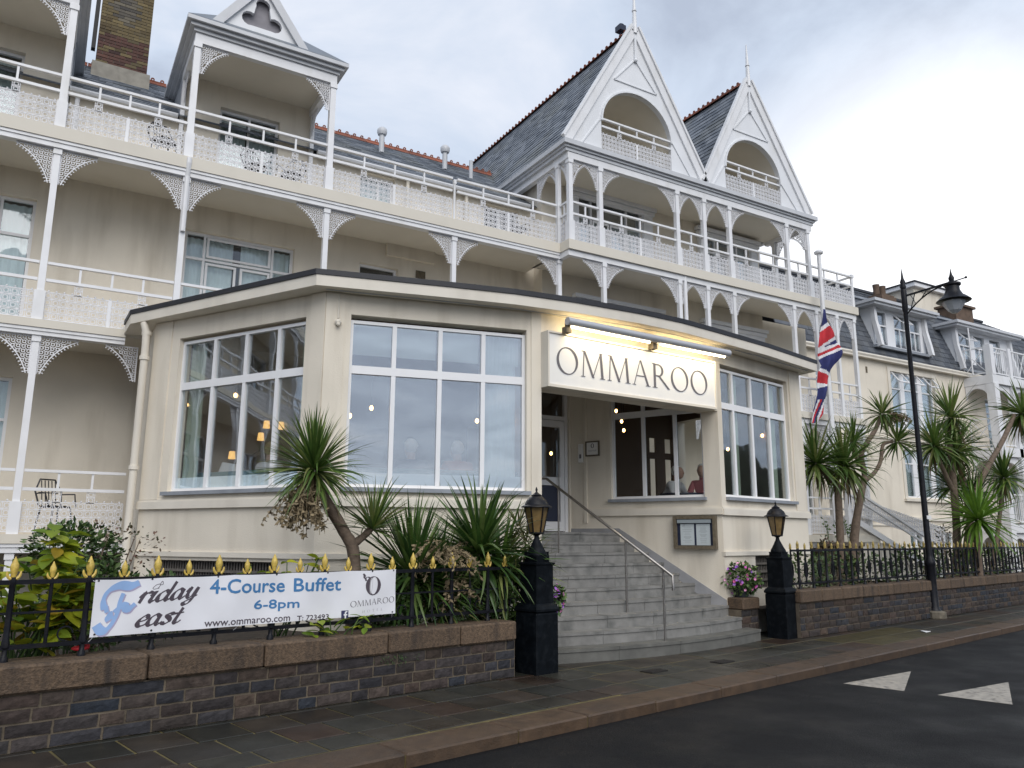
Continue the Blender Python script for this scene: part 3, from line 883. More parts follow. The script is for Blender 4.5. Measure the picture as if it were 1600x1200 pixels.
# moss tuft under the coping
mb = MB()
for i in range(60):
    s_, z_ = R.gauss(3.55, .16), .40 - abs(R.gauss(0, .045))
    p = wallA + wd * s_ - wn * R.uniform(0, .03)
    q = V((R.uniform(-.03, .03), -R.uniform(.005, .03), R.uniform(-.04, .01)))
    mb.add([p + V((0, 0, z_)), p + V((.012, 0, z_)), p + q + V((0.006, 0, z_))], [(0, 1, 2)])
o = link('wall_moss', mb.mesh('wall_moss', M['moss'])); tag(o, 'tuft of green moss growing under the coping below the banner corner', 'moss', kind='stuff')

# ------------------------------------------------------------------ railings with gold finials
def finial_mesh(sc, m='gold'):
    mb = MB()
    mb.lathe([(.008, -.02), (.014, .0), (.02, .03), (.026, .055), (.024, .08), (.012, .11), (.003, .135)], 8)
    for k in (0, 1):
        pts = []
        for i in range(7):
            a = -math.pi / 2 + (math.pi / 2 + .5) * i / 6 * (1 if k else 1)
            x = (.042 * math.sin(math.pi / 2 * i / 6 + .1)) * (1 if k else -1)
            pts.append((x, 0, -.018 + .055 * (1 - math.cos(math.pi / 2 * i / 6))))
        mb.tube(pts, [.013, .013, .012, .011, .010, .008, .004], 6)
    for v in range(len(mb.v)): mb.v[v] = tuple(c * sc for c in mb.v[v])
    return mb.mesh('finial', M[m], 50)
fin_big, fin_small = finial_mesh(1.15), finial_mesh(.92)
fin_dullb, fin_dull = finial_mesh(1.15, 'golddull'), finial_mesh(.92, 'golddull')
def railing(label, base, d, n, s0, s1, first_small, zb, step=.277, ovals=False, ts=None, zr=1.245):
    fs_ = .8 if ovals else 1.0
    t = thing('iron_railing', label, 'railing', base + d * (s0 + s1) / 2)
    mb = MB()
    P = lambda s_, z_: base + d * s_ + V((0, 0, z_))
    for z_, w in ((zr, .036), (zb + .10, .034)):
        mb.bar(P(s0, z_), P(s1, z_), w, w)
    if not ovals: mb.bar(P(s0, zb + .36), P(s1, zb + .36), .018, .018)
    part('rail', mb, M['black'], t)
    big = MB(); big.lathe([(.030, zb - .03), (.030, zb + .02), (.019, zb + .04), (.019, zb + .09), (.030, zb + .10), (.030, zb + .14), (.022, zb + .17), (.021, zr - .02), (.028, zr), (.018, zr + .04)], 8)
    small = MB(); small.lathe([(.014, zb + .10), (.014, zr + .03)], 8)
    mbig, msm = big.mesh('baluster', M['black'], 40), small.mesh('baluster', M['black'], 40)
    orn = MB()
    if ovals:
        ring(orn, 0, 0, .078, .105, 14, .02)
        for i in range(0, len(orn.v)): orn.v[i] = (orn.v[i][0] * .62, orn.v[i][1], orn.v[i][2] * 1.35)
    else:
        ring(orn, 0, 0, .05, .062, 12, .012, 0, 1.55 * math.pi)
    om = orn.mesh('scroll', M['black'], 40)
    s, k = s0, 0
    seq = ts if ts else None
    i = 0
    while (seq and i < len(seq)) or (not seq and s < s1):
        if seq: s = seq[i]
        sm = (k % 2 == 0) == first_small
        p = P(s, 0)
        link('baluster', msm if sm else mbig, t, frame(p, d, n, V((0, 0, 1))))
        link('finial', (fin_dull if ovals else fin_small) if sm else (fin_dullb if ovals else fin_big), t, frame(P(s, zr + (.035 if sm else .045)), d * fs_, n * fs_, V((0, 0, fs_))))
        if (ovals and k % 2 == 0) or (not ovals and sm):
            link('scroll', om, t, frame(P(s + (step / 2 if not ovals else 0), (zb + zr) / 2 + (.0 if ovals else -.12)), d, n, V((0, 0, 1))))
        s += step; k += 1; i += 1
    return t
railing('black iron railing with gold finials that carries the white banner', wallA + wn * .22, wd, wn, -2.6, 5.3, True, .645, ts=[-2.5 + .276 * i for i in range(29)][:29])
railing('black iron railing with oval scrolls and gold finials behind the street lamp', wallC + wnr * .2, wdr, wnr, .42, 15.2, True, .76, step=.245, ovals=True, zr=1.42)

# ------------------------------------------------------------------ gate piers with lanterns
def lamp_pier(x, y, label):
    t = thing('lamp_pier', label, 'lamp pier', (x, y, 0))
    th = math.atan2(wd.y, wd.x)
    w = 0
    b = MB(); b.lathe([(.188, -.02), (.188, .70), (.18, .715)], 4, (x, y, 0), th)
    part('pedestal', b, M['pier'], t, bevel=.006)
    b = MB(); b.lathe([(.18, .715), (.20, .73), (.20, .755), (.178, .79), (.145, .82), (.145, 1.28), (.162, 1.29), (.162, 1.31), (.112, 1.32), (.112, 1.40)], 4, (x, y, 0), th)
    b.bar(V((x, y, 1.42)) - wd * .19, V((x, y, 1.42)) + wd * .19, .05, .045)
    part('shaft', b, M['pier'], t)
    b = MB(); b.lathe([(.13, 1.40), (.125, 1.43), (.10, 1.47), (.065, 1.54), (.035, 1.60), (.028, 1.64), (.05, 1.655), (.07, 1.665)], 16, (x, y, 0))
    part('neck', b, M['pier'], t, 50)
    z0, z1 = 1.67, 1.995
    b = MB()
    n = 6
    b.lathe([(.072, z0 - .01), (.085, z0), (.085, z0 + .015)], n, (x, y, 0))
    b.lathe([(.155, z1 - .005), (.205, z1), (.20, z1 + .012), (.16, z1 + .03), (.135, z1 + .085), (.09, z1 + .13), (.065, z1 + .14), (.07, z1 + .155), (.03, z1 + .18), (.010, z1 + .20), (.016, z1 + .225), (.004, z1 + .26)], 12, (x, y, 0))
    for k in range(n):
        a = 2 * math.pi * (k + .5) / n
        b.bar((x + .086 * math.cos(a), y + .086 * math.sin(a), z0), (x + .155 * math.cos(a), y + .155 * math.sin(a), z1), .014, .014)
    lan = part('lantern', b, M['black'], t, 40)
    for k in range(n):
        a0, a1 = 2 * math.pi * (k + .5) / n, 2 * math.pi * (k + 1.5) / n
        g = MB()
        q = [V((x + r * math.cos(a), y + r * math.sin(a), z)) for (r, a, z) in ((.080, a0, z0), (.080, a1, z0), (.149, a1, z1), (.149, a0, z1))]
        c = V((x, y, 0)); nn = ((q[0] + q[1]) / 2 - V((x, y, z0))).normalized() * .004
        g.add(q + [p - nn for p in q], [(0, 1, 2, 3), (7, 6, 5, 4), (0, 4, 5, 1), (1, 5, 6, 2), (2, 6, 7, 3), (3, 7, 4, 0)])
        part('pane', g, M['amber'], lan)
    return t
lamp_pier(5.46, 8.50, 'black pier with amber lantern at the near side of the steps')
lamp_pier(10.93, 9.38, 'black pier with amber lantern at the far side of the steps')

# ------------------------------------------------------------------ street lamp
def street_lamp():
    x, y = 16.5, 10.12
    t = thing('street_lamp', 'tall black street lamp with bell shaped hood on the pavement', 'street lamp', (x, y, 0))
    b = MB(); b.lathe([(.16, 0), (.16, .10), (.13, .16), (.095, .22), (.088, 1.05), (.11, 1.10), (.11, 1.16), (.075, 1.24), (.066, 1.3), (.052, 4), (.047, 6.7), (.062, 6.75), (.062, 7.2), (.05, 7.24)], 14, (x, y, 0))
    part('pole', b, M['black'], t, 40)
    b = MB(); b.lathe([(.22, 0), (.22, .12), (.17, .15)], 10, (x, y, 0)); part('base', b, M['urn'], t)
    b = MB(); b.lathe([(.05, 7.24), (.07, 7.30), (.045, 7.36), (.06, 7.42), (.03, 7.5), (.02, 7.6), (.002, 7.75)], 10, (x, y, 0)); part('finial', b, M['black'], t, 50)
    b = MB(); b.box(x - .075, x + .075, y - .085, y - .07, 2.05, 2.13)
    part('notice', b, M['litter'], t)
    ad = V((.19, -.98, 0)).normalized()
    c = V((x, y, 0)) + ad * 1.02
    b = MB()
    o = V((x, y, 0))
    b.bar(o + V((0, 0, 7.08)), c + V((0, 0, 7.17)), .035, .04)
    pts = [o + ad * (.96 * i / 8) + V((0, 0, 6.62 + .52 * (1 - (1 - i / 8) ** 2.0))) for i in range(9)]
    b.tube(pts, .016, 6)
    for i in range(1, 8, 2):
        q = o + ad * (.96 * i / 8)
        b.bar(pts[i], q + ad * .12 + V((0, 0, 7.09)), .015, .015)
        b.bar(pts[i + 1], q + ad * .02 + V((0, 0, 7.09)), .012, .012)
    b.bar(c + V((0, 0, 7.17)), c + ad * .28 + V((0, 0, 7.2)), .02, .02)
    b.sphere(c + ad * .29 + V((0, 0, 7.205)), .028)
    part('arm', b, M['black'], t)
    b = MB(); b.lathe([(.33, 6.72), (.35, 6.735), (.28, 6.80), (.20, 6.86), (.17, 6.92), (.145, 6.97), (.14, 7.06), (.175, 7.09), (.175, 7.13), (.10, 7.16), (.05, 7.2), (.06, 7.26), (.03, 7.33), (.015, 7.4), (.002, 7.5)], 20, (c.x, c.y, 0))
    part('hood', b, M['black'], t, 45)
    b = MB(); b.lathe([(.05, 6.46), (.12, 6.52), (.20, 6.66), (.22, 6.73)], 8, (c.x, c.y, 0)); part('diffuser', b, mat('grey_diffuser', (.42, .44, .47), .25), t)
street_lamp()

# ------------------------------------------------------------------ hotel range on the left
hotel = thing('hotel', 'cream hotel range with white iron verandahs behind the glazed dining room', 'hotel', (2, 16, 0))
FY, WY = 14.5, 16.0
F0, F1, F2 = 1.64, 5.05, 8.43
Fm = Facet((0, WY), (1, WY))
holes = [rect(-2.8, -.61, 1.8, 4.35), rect(-2.8, -.59, 5.2, 7.67), rect(1.97, 4.15, 5.9, 7.67), rect(5.6, 6.52, 5.2, 7.66), rect(8.7, 9.5, 5.2, 7.6),
         rect(-2.7, -1.07, 8.55, 10.49), rect(2.43, 3.66, 8.55, 10.48), rect(5.53, 6.37, 8.6, 9.83), rect(8.75, 9.75, 8.6, 9.80),
         rect(-8.2, -6.2, 1.8, 4.35), rect(-8.2, -6.2, 5.4, 7.67), rect(-13.2, -11.2, 1.8, 4.35), rect(-13.2, -11.2, 5.4, 7.67)]
mb = MB()
Fm.plate(mb, [(-17, 0), (10.2, 0), (10.2, 9.93), (4.42, 9.93), (4.42, 11.0), (1.66, 11.0), (1.66, 9.93), (-.33, 9.93), (-.33, 11.0), (-17, 11.0)], holes, 0, .3)
part('wall', mb, M['cream'], hotel)
C_ = 'curtain'
def cur(u0, u1, z0, z1, m=C_): return (u0, u1, z0, z1, m)
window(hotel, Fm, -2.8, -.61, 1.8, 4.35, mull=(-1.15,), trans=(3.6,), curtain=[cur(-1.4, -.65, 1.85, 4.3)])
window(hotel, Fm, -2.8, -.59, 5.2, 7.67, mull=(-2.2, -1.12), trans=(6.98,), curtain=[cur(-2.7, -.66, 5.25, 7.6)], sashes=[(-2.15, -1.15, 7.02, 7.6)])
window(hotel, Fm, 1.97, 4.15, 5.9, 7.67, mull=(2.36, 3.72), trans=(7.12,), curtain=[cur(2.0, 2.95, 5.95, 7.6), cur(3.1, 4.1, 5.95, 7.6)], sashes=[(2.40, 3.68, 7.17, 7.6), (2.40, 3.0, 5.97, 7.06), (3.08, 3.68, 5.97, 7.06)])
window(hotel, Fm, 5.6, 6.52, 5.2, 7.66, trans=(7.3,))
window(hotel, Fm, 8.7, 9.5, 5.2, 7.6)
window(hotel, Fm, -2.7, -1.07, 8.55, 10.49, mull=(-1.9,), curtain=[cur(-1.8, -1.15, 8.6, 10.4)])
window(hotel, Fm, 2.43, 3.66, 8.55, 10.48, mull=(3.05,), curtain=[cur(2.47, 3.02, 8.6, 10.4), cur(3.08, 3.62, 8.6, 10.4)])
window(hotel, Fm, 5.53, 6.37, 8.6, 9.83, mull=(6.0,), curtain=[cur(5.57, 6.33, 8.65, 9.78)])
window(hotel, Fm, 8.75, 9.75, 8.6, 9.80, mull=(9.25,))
HX = -17.0
for zt, zb, zbm in ((F2, 8.20, 8.06), (F1, 4.92, 4.80), (F0, 1.50, 1.36)):
    x1 = 9.96 if zt != F0 else 1.28
    if zt == F1: x1 = .98
    mb = MB().box(HX, x1, FY - .13, WY - .002, zb, zt)
    if zt == F1: mb.box(.98, 10.2, FY - .05, WY - .002, zb + .02, zt + .12)
    part('verandah_floor', mb, M['soffit'], hotel)
    mb = MB().box(HX, x1 - .002, FY - .09, FY + .07, zbm, zb - .002)
    mb.box(HX, x1 - .002, FY - .11, FY - .09, zb - .055, zb - .004)
    part('beam', mb, M['white'], hotel)
for x0_ in (-8.2, -13.2):
    for z0_, z1_ in ((1.8, 4.35), (5.4, 7.67)): window(hotel, Fm, x0_, x0_ + 2.0, z0_, z1_, mull=(x0_ + 1,), trans=(z1_ - .6,), curtain=[cur(x0_ + .1, x0_ + .6, z0_ + .05, z1_ - .05)])
fl = [(-13.7, 1), (-11.0, 1), (-8.35, 1), (-5.7, 1), (-3.0, 1), (-.33, 1), (1.72, 1), (4.34, 1), (7.18, 1), (9.95, 1)]
for x, _ in fl:
    if x < 9.9: column(hotel, x, FY, F1 + .003, 8.058, base=.0 if x > 2 else .5)
    for sd in (-1, 1):
        if x > 9 and sd > 0: continue
        bracket(hotel, x + sd * .05, FY, 8.055, sd, .55, .62)
column(hotel, 9.95, FY, F1 + .12, 8.058, base=0)
for x in (-13.7, -11.0, -8.35, -5.7, -3.0, -.3):
    column(hotel, x, FY, F0 + .003, 4.798)
    column(hotel, x, FY, .40, 1.358, base=0)
    for sd in (-1, 1): bracket(hotel, x + sd * .05, FY, 4.795, sd, .55, .62)
bracket(hotel, 1.2, FY, 4.795, -1, .5, .6)
for x in (-13.7, -11.0, -8.35, -5.7, -3.0, -.35, 1.70, 4.34): column(hotel, x, FY, F2 + .003, 10.80, w=.12)
column(hotel, 9.97, FY + .02, F2 + .003, 10.5, base=0)
for a_, b_ in ((-13.7, -11), (-11, -8.35), (-8.35, -5.7), (-5.7, -3), (-3, -.35), (-.35, 1.7), (1.7, 4.34), (4.34, 7.18), (7.18, 9.95)):
    balustrade(hotel, (a_ + .06, FY), (b_ - .06, FY), F2, posts=3)
column(hotel, 7.18, FY, F2 + .003, F2 + .97, w=.05, base=0)
for a_, b_ in ((-13.7, -11), (-11, -8.35), (-8.35, -5.7), (-5.7, -3), (-3, -.33), (-.33, 1.72), (1.72, 4.34)): balustrade(hotel, (a_ + .06, FY), (b_ - .06, FY), F1, posts=3)
for a_, b_ in ((-13.7, -11), (-11, -8.35), (-8.35, -5.7), (-5.7, -3)): balustrade(hotel, (a_ + .06, FY), (b_ - .06, FY), F0, posts=3)
balustrade(hotel, (-2.95, FY), (-.36, FY), F0, posts=3); balustrade(hotel, (-.24, FY), (1.2, FY), F0, posts=2)
# main slated roof and its crest
mb = MB()
rv = V((0, -3.15, -2.3)).normalized()
mb.add([(-17, 15.8, 9.93), (10.6, 15.8, 9.93), (10.6, 19, 12.25), (-17, 19, 12.25), (-17, 23, 9.6), (10.6, 23, 9.6)], [(0, 1, 2, 3), (3, 2, 5, 4)])
roof = part('roof', mb, M['slatebase'], hotel)
sl_ = slates((-9, 19, 12.255), (1, 0, 0), rv, 19.6, 3.92, .27, .2, 3, clip=lambda u, v: u > 6)
link('slate', sl_.mesh('slate', M['slate']), roof, kind='stuff')
ridge_tiles(roof, (-3.0, 19, 12.27), (10.55, 19, 12.27))
mb = MB(); mb.tube([(4.45, 15.78, 9.90), (9.95, 15.78, 9.90)], .06, 8)
part('gutter', mb, M['gutter'], hotel)
mb = MB(); mb.tube([(-.3, 15.78, 9.90), (1.6, 15.78, 9.90)], .06, 8)
part('gutter', mb, M['gutter'], hotel)
mb = MB(); mb.tube([(-.15, 15.92, 8.45), (-.15, 15.92, 9.85)], .045, 8); part('downpipe', mb, M['white'], hotel)
for x in (6.65, 8.2):
    mb = MB(); mb.tube([(x, 15.9, 8.45), (x, 15.9, 9.85)], .045, 8)
    part('downpipe', mb, M['creamtrim'], hotel)
mb = MB(); mb.tube([(1.72, 14.42, 7.0), (1.72, 14.42, 8.06), (1.72, 14.36, 8.3), (1.72, 14.36, 8.40)], .045, 8); part('downpipe', mb, M['white'], hotel)
for x, z, w in ((7.08, 7.62, .12), (8.6, 7.55, .10)):
    mb = MB().box(x - w, x + w, 15.985, 16.0, z - .09, z + .09)
    part('air_vent', mb, M['wood'], hotel)
mb = MB().box(6.2, 7.4, 15.9, 16.0, 7.92, 8.2); part('boxing', mb, M['cream'], hotel)
# two ventilator cowls on the slope
for x, y in ((6.72, 17.9), (8.55, 17.9)):
    z = 9.93 + (y - 15.8) * .725
    mb = MB(); mb.lathe([(.07, z), (.07, z + .50)], 10, (x, y, 0)); mb.lathe([(.11, z + .50), (.13, z + .56), (.13, z + .64), (.08, z + .70)], 12, (x, y, 0))
    part('roof_vent', mb, M['gutter'], roof, 40)
mb = MB(); mb.lathe([(.05, 11.0), (.05, 11.75)], 8, (9.2, 17.6, 0)); part('roof_vent', mb, M['gutter'], roof)
# chimney of patterned brick
cx0, cx1, cy0, cy1, cz0, cz1 = .08, 1.10, 17.95, 18.75, 11.45, 15.6
mb = MB().box(cx0 + .02, cx1 - .02, cy0 + .02, cy1 - .02, 11.0, cz1)
ch = part('chimney', mb, M['cement'], hotel)
mb = MB(); mb.box(cx0 - .07, cx1 + .07, cy0 - .06, cy1 + .05, 11.3, 11.82); part('flashing', mb, M['cement'], ch)
mb = MB().box(cx0 - .12, cx0 - .035, cy0 + .1, cy0 + .25, 12.2, 15.6); part('flue_pipe', mb, M['black'], ch)
bricks = {'brickred': MB(), 'brickyel': MB(), 'brickdark': MB()}
z, row = 11.83, 0
while z < cz1:
    for face in (0, 1):
        Lf = (cx1 - cx0) if face == 0 else (cy1 - cy0)
        s = -(.115 if row % 2 else 0)
        while s < Lf:
            a0, a1 = max(0, s), min(Lf, s + .22)
            s += .23
            if a1 - a0 < .03: continue
            u = ((a0 + a1) / 2) / Lf - .5
            f = (z - 11.83)
            if f < .75 or f > 2.15: kind = 'brickred' if R.random() < .8 else 'brickyel'
            else:
                dia = abs(u) / .38 + abs(f - 1.45) / .62
                kind = 'brickdark' if dia < .85 else 'brickyel'
            pr = R.uniform(0, .006)
            if face == 0: bricks[kind].box(cx0 + a0, cx0 + a1, cy0 - pr, cy0 + .05, z, z + .065)
            else: bricks[kind].box(cx0 - pr, cx0 + .05, cy0 + .052 + a0 * .93, cy0 + .052 + a1 * .93, z, z + .065)
    z += .076; row += 1
for k, mb in bricks.items(): link('brick', mb.mesh('brick', M[k]), ch, kind='stuff')
# projecting upper bays with small decorated gables
def upper_bay(x0, x1, gx0, gx1, gz):
    mb = MB()
    mb.box(x0 - .06, x1 + .06, FY - .06, FY + .06, 10.80, 11.0)
    mb.box(x0 - .06, x0 + .06, FY + .06, WY - .002, 10.80, 11.0); mb.box(x1 - .06, x1 + .06, FY + .06, WY - .002, 10.80, 11.0)
    part('beam', mb, M['white'], hotel)
    mb = MB().box(x0 + .06, x1 - .06, FY + .06, WY - .002, 10.97, 11.0)
    part('ceiling', mb, M['soffit'], hotel)
    mb = MB()
    for k, (o, za, zb) in enumerate(((.10, 11.0, 11.07), (.17, 11.07, 11.14), (.24, 11.14, 11.22))):
        mb.box(x0 - o, x1 + o, FY - o, 18.6, za, zb)
    part('eave', mb, M['gutter'], hotel)
    # low slated skirt and gable roof behind
    mb = MB()
    mx = (x0 + x1) / 2
    e = .24
    rz = gz + .02
    mb.add([(x0 - e, FY - e, 11.225), (x1 + e, FY - e, 11.225), (x1 + e, 18.9, 11.225), (x0 - e, 18.9, 11.225), (mx, FY + .9, rz), (mx, 18.9, rz)], [(0, 1, 4), (1, 2, 5, 4), (0, 4, 5, 3)])
    rf = part('roof', mb, M['slate'], hotel)
    gm = (gx0 + gx1) / 2
    # fretted gable
    hole = []
    for c, r_, a0, a1 in (((gm, 11.98), .14, -20, 200), ((gm - .24, 11.62), .15, 60, 290), ((gm + .24, 11.62), .15, -110, 120)):
        for i in range(9):
            a = rad(a0 + (a1 - a0) * i / 8)
            hole.append((c[0] + r_ * math.cos(a), c[1] + r_ * math.sin(a)))
    order = hole[18:27] + hole[0:9] + hole[9:18]
    mb = MB().plate([(gx0, 11.24), (gx1, 11.24), (gm, gz)], [order], (0, FY - .1, 0), (1, 0, 0), (0, 0, 1), .08)
    g = part('gable_board', mb, M['whiteboard'], hotel)
    mb = MB().plate([(gx0 + .08, 11.25), (gx1 - .08, 11.25), (gm, gz - .06)], [], (0, FY + .03, 0), (1, 0, 0), (0, 0, 1), .02)
    part('backing_board', mb, M['backing'], hotel)
    mb = MB()
    for xa in (gx0, gx1):
        mb.bar((xa + (-.06 if xa == gx0 else .06), FY - .12, 11.22), (gm, FY - .12, gz + .1), .16, .10, (0, -1, 0))
    part('bargeboard', mb, M['gutter'], hotel)
    mb = MB(); mb.add([(gx0, FY - .02, 11.24), (gx1, FY - .02, 11.24), (gm, FY - .02, gz), (gx0, 17.5, 11.24), (gx1, 17.5, 11.24), (gm, 17.5, gz)], [(0, 2, 5, 3), (2, 1, 4, 5)])
    part('roof', mb, M['slate'], hotel)
    for sd, x in ((1, x0 + .06), (-1, x1 - .06)): bracket(hotel, x, FY, 10.80, sd, .5, .6)
    for x in (x0, x1): bracket(hotel, x, FY + .08, 10.80, 1, .5, .6, d=(0, 1)); bracket(hotel, x, WY - .08, 10.80, -1, .4, .5, d=(0, 1))
    mb = MB(); mb.box(x0 - .05, x0 + .03, WY - .12, WY - .004, F2, 10.8); mb.box(x1 - .03, x1 + .05, WY - .12, WY - .004, F2, 10.8)
    part('pilaster', mb, M['white'], hotel)
    mb = MB(); mb.box(x0 - .05, x0 + .05, WY, 18.6, 9.3, 11.0); mb.box(x1 - .03, x1 + .07, WY, 18.6, 9.3, 11.0)
    part('cheek', mb, M['lead'], hotel)
upper_bay(1.70, 4.34, 2.0, 3.64, 12.35)
upper_bay(-3.0, -.35, -2.5, -.85, 12.35)

# ------------------------------------------------------------------ gabled wing
wing = thing('gabled_wing', 'white wing of the hotel with two tall gables and arched balconies', 'building', (14, 15, 0))
GY = 14.12
Fw = Facet((0, 15.6), (1, 15.6))
mb = MB()
wh = [rect(11.27, 13.5, 8.5, 10.5), rect(15.8, 17.7, 8.5, 10.35), rect(16.4, 17.6, 5.5, 6.95), rect(18.9, 19.9, 1.75, 3.6)]
Fw.plate(mb, [(10.2, 0), (20.4, 0), (20.4, 5.0), (18.1, 5.0), (18.1, 10.66), (10.2, 10.66)], wh, 0, .3)
mb.box(10.2, 10.45, 15.9, 26, 0, 10.66); mb.box(17.85, 18.1, 15.9, 26, 0, 10.66); mb.box(18.1, 20.4, 15.9, 20, 0, 8.2)
part('wall', mb, M['cream'], wing)
window(wing, Fw, 11.27, 13.5, 8.5, 10.5, mull=(11.78, 12.98), trans=(9.93,), curtain=[cur(11.3, 11.75, 8.55, 9.95), cur(11.9, 12.2, 8.55, 9.9), cur(12.6, 13.45, 8.55, 10.0)], sashes=[(11.82, 12.36, 8.55, 9.88), (12.40, 12.94, 8.55, 9.88)], inset=.04)
window(wing, Fw, 15.8, 17.7, 8.5, 10.35, mull=(16.3, 17.2), trans=(9.85,), curtain=[cur(15.85, 16.25, 8.55, 10.2), cur(17.2, 17.65, 8.55, 10.2)], sashes=[(16.33, 17.16, 8.55, 9.8)], inset=.04)
window(wing, Fw, 16.4, 17.6, 5.5, 6.95, mull=(17.0,), inset=.04)
window(wing, Fw, 18.9, 19.9, 1.75, 3.6, mull=(19.4,), inset=.04)
def white_surround(x0, x1, z0, z1, hx0, hx1, hz0, hz1, bands=()):
    mb = MB().plate(rect(x0, x1, z0, z1), [rect(hx0, hx1, hz0, hz1)] if hx1 > hx0 else [], (0, 15.5, 0), (1, 0, 0), (0, 0, 1), .098)
    mb.box(x0 - .1, x1 + .1, 15.42, 15.59, z1, z1 + .1); mb.box(x0 - .05, x1 + .05, 15.46, 15.59, z1 - .12, z1 - .02)
    for bz in bands: mb.box(x0 + .02, x1 - .02, 15.485, 15.499, bz, bz + .035)
    part('window_surround', mb, M['whiteboard'], wing)
white_surround(11.0, 13.8, 8.45, 10.62 - .12, 11.29, 13.48, 8.5, 10.44)
white_surround(15.55, 17.95, 8.45, 10.38, 15.82, 17.68, 8.5, 10.30)
white_surround(11.2, 14.0, 5.07, 7.62, 0, 0, 0, 0, (6.5, 6.72, 7.05, 7.3))
white_surround(15.6, 18.05, 5.07, 7.62, 16.42, 17.58, 5.5, 6.9, (7.0, 7.2, 7.4))
for x0, x1 in ((11.5, 12.45), (12.65, 13.7)):
    mb = MB()
    for a_, b_, c_, d_ in ((x0, x1, 6.98, 7.02), (x0, x1, 6.3, 6.34), (x0, x0 + .04, 6.34, 6.98), (x1 - .04, x1, 6.34, 6.98)): mb.box(a_, b_, 15.48, 15.499, c_, d_)
    part('panel_moulding', mb, M['whiteboard'], wing)
for zt, zb, zbm, x0, x1 in ((F2, 8.20, 8.06, 9.9, 20.45), (F1, 4.88, 4.74, 13.5, 20.45), (F0 + .1, 1.55, 1.4, 13.6, 20.5)):
    mb = MB().box(x0, x1, GY - .12, 15.598, zb, zt)
    part('verandah_floor', mb, M['soffit'], wing)
    mb = MB().box(x0 + .03, x1 - .05, GY - .06, GY + .06, zbm, zb - .002)
    if zt == F2: mb.box(x0 + .03, x0 + .15, GY + .06, FY - .02, zbm, zb - .002)
    part('beam', mb, M['white'], wing)
up = [10.02, 10.91, 13.39, 14.34, 15.28, 17.56, 18.47]
for i, x in enumerate(up):
    column(wing, x, GY, F2 + .003, 10.488, w=.115)
    for sd in (-1, 1):
        if (i == 0 and sd < 0) or (i == 6 and sd > 0): continue
        nb = up[i + sd]
        L = min(.55, abs(nb - x) / 2 - .06)
        bracket(wing, x + sd * .055, GY, 10.485, sd, L, .60)
for y in (15.3,):
    column(wing, 18.47, y, F2 + .003, 10.488, w=.115)
    bracket(wing, 18.47, GY + .06, 10.485, 1, .5, .55, d=(0, 1)); bracket(wing, 18.47, y - .06, 10.485, -1, .5, .55, d=(0, 1))
bracket(wing, 10.0, GY + .06, 10.485, 1, .3, .5, d=(0, 1)); bracket(wing, 10.0, 15.5, 10.485, -1, .55, .6, d=(0, 1)); bracket(wing, 10.0, 14.58, 10.485, 1, .4, .5, d=(0, 1))
lo = [10.98, 13.38, 14.35, 15.31, 17.66, 18.6, 19.5, 20.3]
for i, x in enumerate(lo):
    column(wing, x, GY, F1 + (.15 if x < 13.4 else .003), 8.058, base=0)
    for sd in (-1, 1):
        if (i == 0 and sd < 0 and False) or (i == 7 and sd > 0): continue
        nb = lo[i + sd] if 0 <= i + sd < 8 else x - 2
        bracket(wing, x + sd * .055, GY, 8.055, sd, min(.55, abs(nb - x) / 2 - .05), .60)
mb = MB(); mb.tube([(13.56, GY - .03, 5.15), (13.56, GY - .03, 8.3)], .05, 8); part('downpipe', mb, M['white'], wing)
gr = [13.7, 14.7, 15.7, 16.7, 17.65, 18.75, 20.3]
for i, x in enumerate(gr):
    if i: column(wing, x, GY, F0 + .1, 4.738, base=0, w=.12)
    for sd in (-1, 1):
        if 0 <= i + sd < len(gr): bracket(wing, x + sd * .06, GY, 4.735, sd, min(.55, abs(gr[i + sd] - x) / 2 - .06), .7)
upp = up + [20.4]
for a_, b_ in zip(upp[:-1], upp[1:]):
    balustrade(wing, (a_ + .06, GY), (b_ - .06, GY), F2, posts=1 if b_ - a_ < 1.2 else (2 if b_ - a_ < 2 else 3))
column(wing, 20.4, GY, F2, 9.48, w=.09, base=0)
balustrade(wing, (10.0, FY - .04), (10.0, GY + .05), F2, posts=1)
balustrade(wing, (20.4, GY + .05), (20.4, 15.6), F2, posts=2)
for a_, b_ in zip(lo[4:-1], lo[5:]): balustrade(wing, (a_ + .06, GY), (b_ - .06, GY), F1, posts=1)
for a_, b_ in zip(gr[2:-1], gr[3:]): balustrade(wing, (a_ + .06, GY), (b_ - .06, GY), F0 + .1, posts=1)
